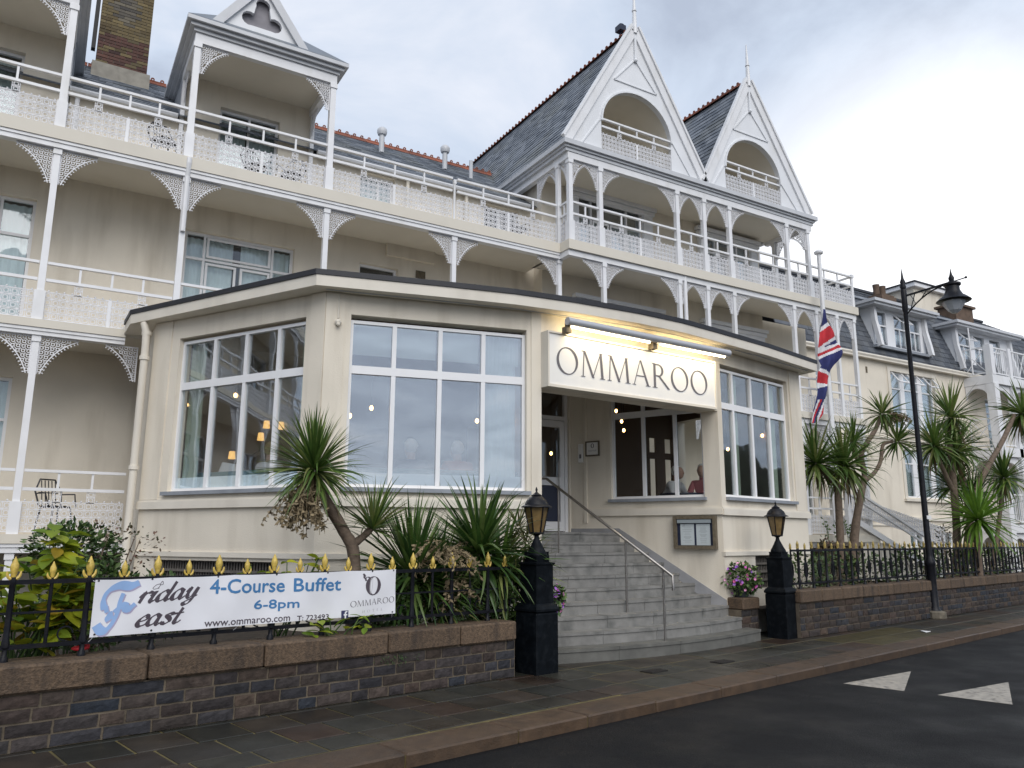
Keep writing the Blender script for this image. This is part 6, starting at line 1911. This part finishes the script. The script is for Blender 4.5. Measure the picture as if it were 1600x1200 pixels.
for s, z in ((.60, 1.24), (1.62, 1.245), (3.555, 1.255), (.61, .80), (3.55, .82), (1.85, .81)):
    p = bpt(s, z, .004); q = wallA + wn * .22 + wd * (s + (.03 if s > 2 else -.05)) + V((0, 0, z + (.01 if z > 1 else -.07)))
    mb.tube([p, p.lerp(q, .5) - V((0, 0, .01)), q], .0025, 4)
part('tie', mb, M['vinyl'], bn)

# ------------------------------------------------------------------ cordylines and sword leaved plants
_lf = {}
def strap_leaf(L, w, droop, m, fold=.35):
    """leaf along +X that arches down (-Z)"""
    k = (round(L, 2), round(w, 3), droop, m)
    if k in _lf: return _lf[k]
    n = 6
    vs, fs = [], []
    x = z = 0.0
    for i in range(n + 1):
        t = i / n
        ww = w * (0.45 + 1.1 * t if t < .35 else .835) * (1 - max(0, t - .35) / .65) ** .75 if t > .35 else w * (.5 + .95 * t)
        a = -droop * t ** 1.6
        vs += [(x, -ww / 2, z + ww * fold / 2), (x, 0, z), (x, ww / 2, z + ww * fold / 2)]
        x += L / n * math.cos(a); z += L / n * math.sin(a)
    for i in range(n):
        a = 3 * i
        fs += [(a, a + 1, a + 4, a + 3), (a + 1, a + 2, a + 5, a + 4)]
    _lf[k] = MB().add(vs, fs).mesh('leaf', M[m], 180)
    return _lf[k]
def rosette(t, c, n, L, w=.035, m='cordy', axis=(0, 0, 1), lo=-35, hi=85, droop=(.15, .5, .95), dead=0, name='leaf'):
    c, ax = V(c), V(axis).normalized()
    rot = V((0, 0, 1)).rotation_difference(ax).to_matrix().to_4x4()
    for i in range(n):
        f = (i + .5) / n
        el = hi - (hi - lo) * f ** .9 + R.uniform(-7, 7)
        az = i * 2.39996 + R.uniform(-.25, .25)
        l = L * R.uniform(.78, 1.1) * (1 if el > 0 else .9)
        dr = droop[0] if el > 50 else droop[1] if el > 5 else droop[2]
        dr = R.choice((dr, dr, droop[1], R.choice(droop), 1.35 if el < 30 else dr))
        me = strap_leaf(L, w, dr, m)
        d = V((math.cos(rad(el)) * math.cos(az), math.cos(rad(el)) * math.sin(az), math.sin(rad(el))))
        up = V((-math.sin(rad(el)) * math.cos(az), -math.sin(rad(el)) * math.sin(az), math.cos(rad(el))))
        side = up.cross(d)
        s_ = l / L
        mw = T(*c) @ rot @ frame(d * .03, d * s_, side, up * s_) @ Matrix.Rotation(R.uniform(-.5, .5), 4, 'X')
        link(name, me, t, mw)
    for i in range(dead):
        az = R.uniform(0, 6.28); el = R.uniform(-85, -50)
        me = strap_leaf(L * .85, w, .5, 'deadleaf')
        d = V((math.cos(rad(el)) * math.cos(az), math.cos(rad(el)) * math.sin(az), math.sin(rad(el))))
        up = V((-math.sin(rad(el)) * math.cos(az), -math.sin(rad(el)) * math.sin(az), math.cos(rad(el))))
        link('dry_leaf', me, t, T(*c) @ frame(d * .05, d, up.cross(d), up))
def trunk(t, pts, rs, name='trunk'):
    # smooth the polyline and roughen it
    P = [V(p) for p in pts]; out = []; rr = []
    for i in range(len(P) - 1):
        p0, p1, p2, p3 = P[max(i - 1, 0)], P[i], P[i + 1], P[min(i + 2, len(P) - 1)]
        for k in range(5):
            u = k / 5
            out.append(.5 * (2 * p1 + (p2 - p0) * u + (2 * p0 - 5 * p1 + 4 * p2 - p3) * u * u + (3 * p1 - p0 - 3 * p2 + p3) * u ** 3))
            rr.append((rs[i] + (rs[i + 1] - rs[i]) * u) * R.uniform(.93, 1.07))
    out.append(P[-1]); rr.append(rs[-1])
    rr = [q * (.8 if P[0].x > 10 else 1) for q in rr]
    mb = MB(); mb.tube(out, rr, 10)
    return part(name, mb, M['trunk'], t, 60)
def panicle(t, c, n, L, dirs=(0, 0, -1), spread=.8):
    mb = MB()
    for i in range(n):
        d = (V(dirs) + V((R.uniform(-1, 1), R.uniform(-1, 1), R.uniform(-.3, .6))) * spread).normalized()
        l = L * R.uniform(.55, 1.05)
        p = V(c) + V((R.uniform(-.1, .1), R.uniform(-.1, .1), R.uniform(-.08, .08)))
        pts = [p]
        for k in range(5):
            d = (d + V((0, 0, -.22))).normalized(); pts.append(pts[-1] + d * l / 5)
        mb.tube(pts, [.006, .006, .005, .005, .004, .003], 4, False)
        for k in range(26):
            u = R.uniform(.15, 1) * 4.99; j = int(u)
            q = pts[j].lerp(pts[j + 1], u - j)
            e = V((R.uniform(-1, 1), R.uniform(-1, 1), R.uniform(-1, .3))).normalized() * R.uniform(.03, .075)
            s_ = e.cross(V((R.uniform(-1, 1), R.uniform(-1, 1), R.uniform(-1, 1)))).normalized() * .010
            mb.add([q - s_, q + e * .5 - s_ * 1.4, q + e, q + e * .5 + s_ * 1.4, q + s_], [(0, 1, 2, 3, 4)])
    o = part('flower_spray', mb, M['panicle'], t, kind='stuff')
GC = 'cordylines in the hotel garden'
t = thing('cordyline', 'leaning cordyline with hanging dry flower sprays in front of the near window', 'cordyline', (3.24, 9.0, .42), GC)
trunk(t, [(3.26, 9.02, .40), (3.24, 9.0, 1.37), (3.10, 9.0, 1.68), (2.88, 8.98, 2.0), (2.72, 8.96, 2.28)], [.085, .07, .068, .06, .05])
rosette(t, (2.70, 8.95, 2.36), 240, .74, .046, droop=(.1, .35, .8), lo=-40, hi=88, axis=(-.12, -.1, 1), dead=10)
trunk(t, [(3.18, 9.0, 1.50), (3.34, 9.0, 1.62), (3.44, 9.0, 1.72)], [.05, .045, .04], 'branch')
rosette(t, (3.45, 9.0, 1.70), 80, .66, .042, axis=(.2, -.05, 1), lo=-5, hi=86, droop=(.1, .3, .6))
panicle(t, (2.58, 8.84, 2.16), 46, .58, (-.25, -.2, -.6), .75)
t = thing('cordyline', 'young stemless cordyline standing between the leaning one and the tallest clump', 'cordyline', (4.0, 8.95, .42), GC)
rosette(t, (3.98, 8.98, 1.12), 230, 1.02, .062, 'yucca', lo=-40, hi=86, droop=(.1, .3, .7))
trunk(t, [(3.98, 8.98, .4), (3.98, 8.98, 1.12)], [.08, .07])
rosette(t, (4.3, 8.96, 1.0), 62, .9, .058, 'yucca', lo=-30, hi=80, droop=(.1, .35, .9))
t = thing('cordyline', 'broad dark green cordyline clump with drooping leaves close to the near pier', 'cordyline', (4.9, 8.95, .42), GC)
trunk(t, [(4.92, 8.96, .4), (4.92, 8.96, 1.3)], [.09, .08])
rosette(t, (4.88, 8.96, 1.40), 215, 1.04, .066, 'yucca', lo=-55, hi=86, droop=(.12, .45, 1.15))
rosette(t, (5.2, 8.96, 1.2), 85, .95, .06, 'cordy', lo=-60, hi=70, droop=(.15, .5, 1.1))
t = thing('sprawling_plant', 'brownish seeding plant with arching sprays behind the end of the banner', 'plant', (4.35, 8.75, .42))
panicle(t, (4.28, 8.72, 1.50), 30, .6, (0, -.25, -.1), 1.0); panicle(t, (4.4, 8.7, 1.05), 20, .45, (0, -.3, -.1), 1.0)
rosette(t, (4.3, 8.75, .75), 45, .55, .03, 'varieg', lo=-30, hi=75, droop=(.3, .7, 1.2))
t = thing('striped_shrub', 'yellow edged narrow leaved shrub crowding the near pier', 'shrub', (5.55, 9.0, .42))
for c in ((5.5, 9.0, 1.75), (5.65, 9.05, 1.55), (5.75, 9.0, 1.3), (5.35, 8.95, 1.45), (5.6, 8.95, 1.1)):
    rosette(t, c, 34, .38, .032, 'varieg', lo=-45, hi=80, droop=(.2, .5, 1.0))
trunk(t, [(5.55, 9.0, .4), (5.58, 9.0, 1.1), (5.6, 9.0, 1.5)], [.03, .025, .02], 'stem')
# right hand group
t = thing('cordyline', 'twin headed cordyline with pale trunk next to the far corner of the dining room', 'cordyline', (15.0, 11.2, .45), GC)
trunk(t, [(15.02, 11.2, .4), (15.04, 11.2, 1.6), (15.08, 11.2, 2.6), (15.02, 11.2, 3.0)], [.12, .10, .09, .09])
rosette(t, (15.30, 11.15, 3.22), 150, 1.05, .075, lo=-55, hi=85, droop=(.12, .4, 1.0), dead=8)
rosette(t, (14.55, 11.3, 3.25), 135, 1.05, .075, lo=-50, hi=85, droop=(.12, .4, 1.0), dead=5)
trunk(t, [(15.05, 11.2, 2.75), (14.8, 11.25, 3.0), (14.56, 11.3, 3.2)], [.07, .06, .06], 'branch')
t = thing('cordyline', 'tall forked cordyline with bare crooked branches just before the street lamp', 'cordyline', (15.9, 11.5, .45), GC)
trunk(t, [(15.75, 11.5, .4), (15.95, 11.5, 1.7), (16.35, 11.5, 2.75), (16.5, 11.5, 3.1), (16.45, 11.5, 3.6), (17.05, 11.5, 4.2), (17.25, 11.45, 4.55)], [.14, .12, .10, .085, .075, .065, .05])
trunk(t, [(16.45, 11.5, 2.95), (16.85, 11.5, 3.15), (17.15, 11.5, 3.45), (17.3, 11.5, 3.85), (17.6, 11.45, 3.95)], [.07, .06, .055, .05, .045], 'branch')
trunk(t, [(16.3, 11.5, 3.3), (16.2, 11.5, 3.75)], [.06, .05], 'branch')
rosette(t, (17.3, 11.45, 4.6), 70, .72, .055, lo=-60, hi=85, axis=(.2, 0, 1), droop=(.15, .5, 1.0))
panicle(t, (17.75, 11.4, 4.62), 40, .4, (.35, -.1, -.2), .9)
rosette(t, (17.75, 11.42, 3.95), 75, .75, .055, lo=-50, hi=80, axis=(.3, 0, 1), droop=(.15, .5, 1.0))
rosette(t, (16.18, 11.5, 3.85), 80, .75, .055, lo=-40, hi=85, droop=(.15, .5, .9))
t = thing('cordyline', 'many headed cordyline just past the street lamp', 'cordyline', (19.9, 11.5, .45), GC)
trunk(t, [(19.7, 11.5, .4), (20.0, 11.5, 1.6), (20.1, 11.5, 2.8), (20.15, 11.5, 4.4)], [.13, .12, .11, .07])
trunk(t, [(20.1, 11.5, 2.8), (19.7, 11.5, 3.4), (19.4, 11.5, 3.85)], [.08, .07, .06], 'branch')
rosette(t, (20.22, 11.45, 4.75), 100, 1.1, .08, lo=-55, hi=86, droop=(.1, .35, .9), dead=6)
rosette(t, (20.3, 11.45, 3.85), 95, 1.0, .08, lo=-50, hi=80, droop=(.15, .45, 1.0), dead=4)
rosette(t, (19.35, 11.45, 3.95), 95, 1.0, .08, lo=-50, hi=80, droop=(.15, .45, 1.0), dead=4)
t = thing('fan_plant', 'bright green fan of long sword leaves low behind the railing past the lamp', 'plant', (20.0, 11.0, .45))
trunk(t, [(19.95, 11.0, .4), (20.0, 11.0, 2.0)], [.1, .09])
rosette(t, (20.05, 10.95, 2.12), 95, 1.3, .10, 'cordybright', lo=-55, hi=78, droop=(.1, .25, .7))
t = thing('cordyline', 'leaning cordyline with bare trunk farthest from the lamp', 'cordyline', (20.9, 11.6, .45), GC)
trunk(t, [(20.4, 11.7, .4), (20.75, 11.6, 1.85), (21.4, 11.6, 3.0), (22.7, 11.5, 4.3), (23.5, 11.5, 5.1)], [.12, .11, .10, .085, .07])
rosette(t, (23.85, 11.45, 5.15), 105, 1.05, .08, lo=-60, hi=80, axis=(.5, 0, 1), droop=(.15, .45, 1.0), dead=6)
rosette(t, (22.75, 11.6, 3.30), 110, 1.0, .08, lo=-50, hi=82, droop=(.12, .4, 1.0), dead=5)
trunk(t, [(21.6, 11.7, .4), (22.3, 11.65, 2.0), (22.7, 11.6, 3.25)], [.08, .07, .06], 'branch')
t = thing('cordyline', 'dense low cordyline filling the gap below the leaning trunk', 'cordyline', (21.6, 12.0, .45), GC)
trunk(t, [(21.6, 12.0, .4), (21.55, 12.0, 2.4), (21.4, 12.0, 4.0)], [.1, .09, .06])
rosette(t, (21.4, 12.0, 4.15), 90, 1.0, .075, lo=-55, hi=80, droop=(.15, .45, 1.0), dead=6)
rosette(t, (21.75, 11.95, 2.65), 100, 1.1, .08, 'yucca', lo=-45, hi=82, droop=(.12, .4, 1.0))
rosette(t, (20.9, 12.0, 3.0), 90, 1.05, .08, 'yucca', lo=-30, hi=82, droop=(.12, .4, 1.0))

# ------------------------------------------------------------------ bushes
def leafy(name, label, cat, boxes, n, size, m, stems=True, seed=3):
    r = random.Random(seed)
    c0 = boxes[0][0]
    t = thing(name, label, cat, (c0[0], c0[1], .42))
    mb = MB(); sb = MB()
    tot = sum(b[2] for b in boxes)
    for (c, e, wgt) in boxes:
        for i in range(int(n * wgt / tot)):
            v = V((r.gauss(0, 1), r.gauss(0, 1), r.gauss(0, 1))).normalized() * r.uniform(.35, 1) ** .6
            p = V(c) + V((v.x * e[0], v.y * e[1], v.z * e[2]))
            d = (v + V((r.uniform(-1, 1), r.uniform(-1, 1), r.uniform(-.6, .8)))).normalized() * size * r.uniform(.6, 1.25)
            s_ = d.cross(V((r.uniform(-1, 1), r.uniform(-1, 1), 1))).normalized() * size * .3
            up = d.cross(s_).normalized() * size * .07
            mb.add([p, p + d * .5 + s_ + up, p + d, p + d * .5 - s_ + up, p + d * .5], [(0, 4, 1), (1, 4, 2), (0, 3, 4), (4, 3, 2)])
        for i in range(5):
            b0 = V((c[0] + r.uniform(-.1, .1), c[1] + r.uniform(-.1, .1), .42)); e0 = V(c) + V((r.uniform(-1, 1) * e[0] * .7, r.uniform(-1, 1) * e[1] * .7, r.uniform(0, .8) * e[2]))
            sb.tube([b0, b0.lerp(e0, .5) + V((r.uniform(-.05, .05), 0, 0)), e0], [.012, .009, .005], 5)
    part('stem', sb, M['trunk'], t)
    part('foliage', mb, M[m], t, kind='stuff')
    return t
leafy('rose_bush', 'dark straggling rose bush behind the railing near the downpipe', 'bush', [((.55, 8.9, .95), (.5, .35, .42), 3), ((.35, 9.1, 1.45), (.45, .3, .30), 2), ((1.2, 9.2, .9), (.4, .3, .35), 1.2)], 3600, .07, 'bush', seed=4)
leafy('red_shrub', 'sparse reddish shrub between the downpipe and the hydrangea', 'shrub', [((.75, 9.6, 1.5), (.55, .3, .28), 1)], 260, .05, 'redbush', seed=9)
leafy('low_shrub', 'low dark evergreen in front of the young cordyline', 'shrub', [((3.6, 8.85, .85), (.5, .28, .35), 2), ((4.6, 8.85, .85), (.55, .3, .38), 2), ((5.3, 8.95, .9), (.40, .3, .5), 1.8), ((4.4, 9.05, 1.2), (.6, .22, .35), 1.5)], 5200, .085, 'bush', seed=5)
leafy('garden_shrub', 'dark mixed shrubs behind the far railing beside the pier', 'shrub', [((12.2, 9.95, .95), (.8, .3, .45), 2), ((13.6, 10.3, .95), (.8, .35, .45), 2), ((15.0, 10.6, .9), (.9, .35, .45), 2)], 1900, .085, 'bush', seed=6)
leafy('garden_shrub', 'dark mixed shrubs behind the far railing beyond the lamp', 'shrub', [((17.4, 11.0, 1.0), (1.1, .4, .5), 2), ((19.4, 11.4, 1.0), (1.1, .4, .5), 2), ((21.8, 11.9, 1.0), (1.3, .4, .5), 2), ((24, 12.4, .95), (1.2, .4, .45), 1)], 2400, .10, 'bush', seed=7)
leafy('thin_shrub', 'thin reddish shrub showing above the far railing before the lamp', 'shrub', [((14.2, 10.9, 1.35), (.25, .2, .35), 1), ((18.9, 11.2, 1.6), (.25, .2, .35), 1)], 260, .07, 'redbush', seed=11)
# hydrangea: every big leaf on its own
def hyd_leaf():
    if 'hyd' in _lf: return _lf['hyd']
    out = []
    for cup in (.10, .22):
        n = 6; vs = []; fs = []
        for i in range(n + 1):
            t = i / n; w = .5 * math.sin(math.pi * min(1, t * .93 + .05)) ** .8 * .66
            vs += [(t, -w, cup * w * 1.2 - .18 * t * t), (t, -w * .5, cup * w * .3 - .18 * t * t), (t, 0, -.03 - .18 * t * t), (t, w * .5, cup * w * .3 - .18 * t * t), (t, w, cup * w * 1.2 - .18 * t * t)]
        for i in range(n):
            for k in range(4): a = 5 * i + k; fs.append((a, a + 1, a + 6, a + 5))
        out.append(MB().add(vs, fs).mesh('leaf', M['hydra'], 180))
    _lf['hyd'] = out
    return out
def hydrangea(label, blobs, n, L, seed):
    r = random.Random(seed)
    t = thing('hydrangea', label, 'hydrangea', (blobs[0][0][0], blobs[0][0][1], .42))
    sb = MB()
    ms = hyd_leaf()
    for (c, e, k) in blobs:
        for i in range(k):
            b0 = V((c[0] + r.uniform(-.15, .15), c[1] + .05, .42)); e0 = V(c) + V((r.uniform(-1, 1) * e[0], r.uniform(-1, 1) * e[1], r.uniform(-.3, 1) * e[2]))
            sb.tube([b0, b0.lerp(e0, .6) + V((r.uniform(-.04, .04), 0, .03)), e0], [.010, .008, .005], 5)
            for q in range(n):
                p = e0 - V((0, 0, .10 * (q // 2)))
                az = q * 2.2 + r.uniform(-.5, .5) + i; el = r.uniform(-.5, .5)
                d = V((math.cos(az) * math.cos(el), math.sin(az) * math.cos(el), math.sin(el)))
                up = V((-math.cos(az) * math.sin(el), -math.sin(az) * math.sin(el), math.cos(el)))
                s_ = L * r.uniform(.7, 1.25)
                link('leaf', r.choice(ms), t, frame(p, d * s_, up.cross(d) * s_, up * s_) @ Matrix.Rotation(r.uniform(-.5, .5), 4, 'X'))
    part('stem', sb, M['bush'], t)
    return t
hydrangea('yellowing hydrangea with large leaves behind the railing at the near end of the banner', [((.05, 7.96, 1.05), (.38, .20, .42), 29), ((.24, 8.05, 1.50), (.12, .12, .20), 7)], 8, .18, 5)
hydrangea('yellow green leaves of a small hydrangea poking out below the middle of the banner', [((2.75, 8.02, .76), (.30, .05, .06), 6), ((2.3, 8.42, 1.2), (.5, .12, .2), 9)], 4, .115, 8)
mb = MB(); mb.sphere((.42, 7.72, .69), .045, 8, 5, (1.4, 1, .5)); mb.sphere((.47, 7.74, .70), .03, 8, 5)
o = link('fallen_flower', mb.mesh('fallen_flower', M['red'], 60)); tag(o, 'small red flower lying on the brown coping below the hydrangea', 'flower')
# petunia pots
def pot(x, y, z, r0, label, spread, trail, seed, nleaf=420):
    r = random.Random(seed)
    t = thing('flower_pot', label, 'flower pot', (x, y, z))
    mb = MB(); mb.lathe([(r0 * .72, z), (r0, z + r0 * 1.5), (r0 * 1.06, z + r0 * 1.5), (r0 * 1.06, z + r0 * 1.7), (r0 * .9, z + r0 * 1.7), (r0 * .9, z + r0 * 1.55)], 20, (x, y, 0)); part('pot', mb, M['potgrey'], t, 40)
    c = V((x, y, z + r0 * 1.8))
    lf, fl = MB(), {'petpurple': MB(), 'petpink': MB()}
    def onhull():
        v = V((r.gauss(0, 1), r.gauss(0, 1), r.gauss(.1, .8))).normalized()
        p = c + V((v.x * spread, v.y * spread * .9, v.z * spread * (.75 if v.z > 0 else trail)))
        return p, v
    for i in range(nleaf):
        p, v = onhull(); p = c + (p - c) * r.uniform(.55, 1)
        d = (v + V((r.uniform(-1, 1), r.uniform(-1, 1), r.uniform(-1, .6)))).normalized() * .075
        s_ = d.cross(V((r.uniform(-1, 1), r.uniform(-1, 1), 1))).normalized() * .027
        lf.add([p, p + d * .5 + s_, p + d, p + d * .5 - s_], [(0, 1, 2, 3)])
    part('foliage', lf, M['petleaf'], t, kind='stuff')
    for i in range(70):
        p, v = onhull()
        n = (v + V((r.uniform(-.5, .5), r.uniform(-.9, .1), r.uniform(-.2, .5)))).normalized()
        a = n.cross(V((0, 0, 1))).normalized(); b = n.cross(a)
        m_ = fl['petpurple' if r.random() < .62 else 'petpink']
        rr = r.uniform(.018, .030)
        k = 7
        vs = [p - n * .012] + [p + n * .006 + (a * math.cos(2 * math.pi * j / k) + b * math.sin(2 * math.pi * j / k)) * rr * (1 if j % 2 else .88) for j in range(k)]
        m_.add(vs, [(0, j + 1, (j + 1) % k + 1) for j in range(k)])
    for k, m_ in fl.items(): part('flower', m_, M[k], t, kind='stuff')
pot(10.50, 9.86, .645, .16, 'dark pot of purple petunias on the short wall beside the far pier', .37, .72, 3, 900)
pot(5.80, 8.80, .625, .13, 'pot of purple and pink petunias trailing behind the near pier', .26, 1.0, 4)

# ------------------------------------------------------------------ patio chairs on the balconies
def chair(x, y, z, rot, label):
    t = thing('patio_chair', label, 'chair', (x, y, z), 'dark metal chairs on the balconies', rot)
    def P(name, mb, sm=None): o = link(name, mb.mesh(name, M['darkchair'], sm)); o.parent = t
    mb = MB(); mb.lathe([(.21, .43), (.22, .45), (.20, .46)], 16); P('seat', mb)
    mb = MB()
    for a in range(9):
        an = -2.2 + a * .14; 
    mb.tube([(-.19, .14, .45), (-.23, .22, .70), (-.13, .27, .90), (.13, .27, .90), (.23, .22, .70), (.19, .14, .45)], .014, 6)
    for k in range(5): mb.tube([(-.12 + .06 * k, .17, .46), (-.12 + .06 * k, .25, .88)], .008, 5)
    mb.tube([(-.17, .22, .68), (.17, .22, .68)], .008, 5)
    P('backrest', mb)
    for sx in (-1, 1):
        mb = MB(); mb.tube([(sx * .22, .2, .66), (sx * .26, -.08, .66), (sx * .24, -.16, .45)], .012, 6); P('armrest', mb)
        for sy in (-1, 1):
            mb = MB(); mb.tube([(sx * .15, sy * .15, .44), (sx * .20, sy * .20, 0)], .013, 6); P('leg', mb)
    return t
chair(1.32, 14.95, F2, .3, 'dark metal chair alone on the top balcony left of the projecting bay')
chair(3.05, 15.1, F2, .4, 'dark metal chair on the projecting bay balcony, nearer its curtained window')
chair(3.75, 15.1, F2, -.6, 'dark metal chair on the projecting bay balcony, next to the slim column')
chair(9.2, 15.1, F2, .2, 'dark metal chair at the far end of the top balcony by the wing')
chair(.25, 15.0, F0, .6, 'dark metal chair on the lowest balcony beside the downpipe')

# ------------------------------------------------------------------ people in the dining room
def person(loc, rot, label, hair, top, skinm='skin', lean=.08, arms='table'):
    """seated figure; one skinned body, clothing and hair as children"""
    t = thing('person', label, 'person', loc, None, rot)
    vs, es, rs = [], [], []
    def add(p, r, par=None):
        vs.append(p); rs.append(r)
        if par is not None: es.append((par, len(vs) - 1))
        return len(vs) - 1
    # faces -Y; z measured from the floor
    pel = add((0, 0, .50), .15)
    sp = add((0, -.02 - lean * .3, .70), .135, pel); chs = add((0, -.05 - lean, .90), .15, sp); nk = add((0, -.07 - lean, 1.03), .062, chs); hd = add((0, -.10 - lean, 1.12), .06, nk); ht = add((0, -.11 - lean, 1.22), .06, hd)
    for sx in (-1, 1):
        sh = add((sx * .19, -.05 - lean, .97), .08, chs); el = add((sx * .27, -.15 - lean, .74), .048, sh)
        wr = add((sx * .16, -.40 - lean, .78), .032, el); pm = add((sx * .13, -.48 - lean, .785), .036, wr)
        for f, (dx, l) in enumerate(((-.03, .07), (-.01, .085), (.01, .08), (.028, .06))):
            k = add((sx * .13 + dx, -.53 - lean, .79), .010, pm); add((sx * .13 + dx, -.53 - l - lean, .775), .008, k)
        k = add((sx * .095, -.48 - lean, .80), .011, pm); add((sx * .075, -.53 - lean, .79), .009, k)
        hp_ = add((sx * .10, -.02, .50), .095, pel); kn_ = add((sx * .13, -.45, .52), .07, hp_); an = add((sx * .13, -.42, .09), .045, kn_); add((sx * .13, -.58, .05), .04, an)
    me = bpy.data.meshes.new('body'); me.from_pydata(vs, es, [])
    o = bpy.data.objects.new('body', me); COL.objects.link(o); o.parent = t
    me.materials.append(M[top])
    sk = o.modifiers.new('skin', 'SKIN')
    for i, r in enumerate(rs): me.skin_vertices[0].data[i].radius = (r, r)
    me.skin_vertices[0].data[0].use_root = True
    ss = o.modifiers.new('sub', 'SUBSURF'); ss.levels = 1; ss.render_levels = 2
    def P(name, mb, m, sm=60):
        q = link(name, mb.mesh(name, M[m], sm)); q.parent = t
    hy = -.115 - lean
    R.random()
    mb = MB(); mb.tube([(0, -.06 - lean, 1.00), (0, hy + .03, 1.2)], .066, 10); P('neck', mb, 'skin')
    mb = MB(); mb.sphere((0, hy - .025, 1.20), .100, 14, 10, (.82, .92, 1.22)); mb.sphere((0, hy - .115, 1.195), .018, 6, 5, (1, 1.2, 1.3)); mb.sphere((0, hy - .095, 1.14), .022, 8, 5, (1.3, .5, .4))
    for sx in (-1, 1): mb.sphere((sx * .08, hy, 1.195), .025, 6, 5, (.5, .8, 1.3)); mb.sphere((sx * .034, hy - .092, 1.22), .013, 6, 5)
    P('face', mb, 'skin')
    mb = MB(); mb.sphere((0, hy + .045, 1.245), .112, 14, 10, (.88, .92, 1.05))
    for k in range(40):
        a, b = R.uniform(0, 6.28), R.uniform(-.2, 1.4)
        mb.sphere((.09 * math.cos(a) * math.cos(b), hy + .03 + .09 * abs(math.sin(a)) * math.cos(b), 1.235 + .11 * math.sin(b)), .022, 6, 4)
    P('hair', mb, hair)
    return t
fpos = lambda F, u, o: F.p(u, o, FI)
an = math.atan2(FF.d.y, FF.d.x)
person(fpos(FF, 1.42, -.74), an + math.pi, 'person with white hair and navy jumper seen from behind in the middle window', 'hairwhite', 'clothnavy')
person(fpos(FF, 2.16, -.74), an + math.pi + .15, 'person with white hair and salmon top seen from behind in the middle window', 'hairwhite', 'clothpink')
an = math.atan2(FL.d.y, FL.d.x)
person(fpos(FL, 1.75, -.78), an + math.pi, 'person with sandy hair sitting behind the near window', 'hairblond', 'clothwhite')
person((10.75, 12.1, FI - .02), .3, 'person with white hair and pale shirt leaning over a table behind the porch window', 'hairwhite', 'clothwhite', lean=.3)
person((11.25, 11.35, FI - .02), -1.0, 'person in a rose cardigan sitting close to the porch window', 'hairwhite', 'clothrose', lean=.15)
tb = thing('dining_table', 'small dark dining table behind the porch window', 'table', (10.6, 11.35, FI))
mb = MB(); mb.lathe([(.42, FI + .72), (.42, FI + .75)], 20, (10.65, 11.4, 0)); part('tabletop', mb, M['menublue'], tb)
mb = MB(); mb.lathe([(.24, FI), (.05, FI + .05), (.04, FI + .72)], 12, (10.65, 11.4, 0)); part('leg', mb, M['black'], tb)
mb = MB(); mb.add([(2.30, 12.70, 2.50), (2.55, 12.35, 2.50), (2.50, 12.40, 2.70), (2.36, 12.60, 2.74), (2.36, 12.74, 2.50), (2.61, 12.39, 2.50), (2.56, 12.44, 2.70), (2.42, 12.64, 2.74)], [(0, 1, 2, 3), (7, 6, 5, 4), (0, 4, 5, 1), (1, 5, 6, 2), (2, 6, 7, 3), (3, 7, 4, 0)])
o = link('folded_cloth', mb.mesh('folded_cloth', M['clothwhite'])); tag(o, 'white folded cloth lying on the seat behind the near window', 'cloth')
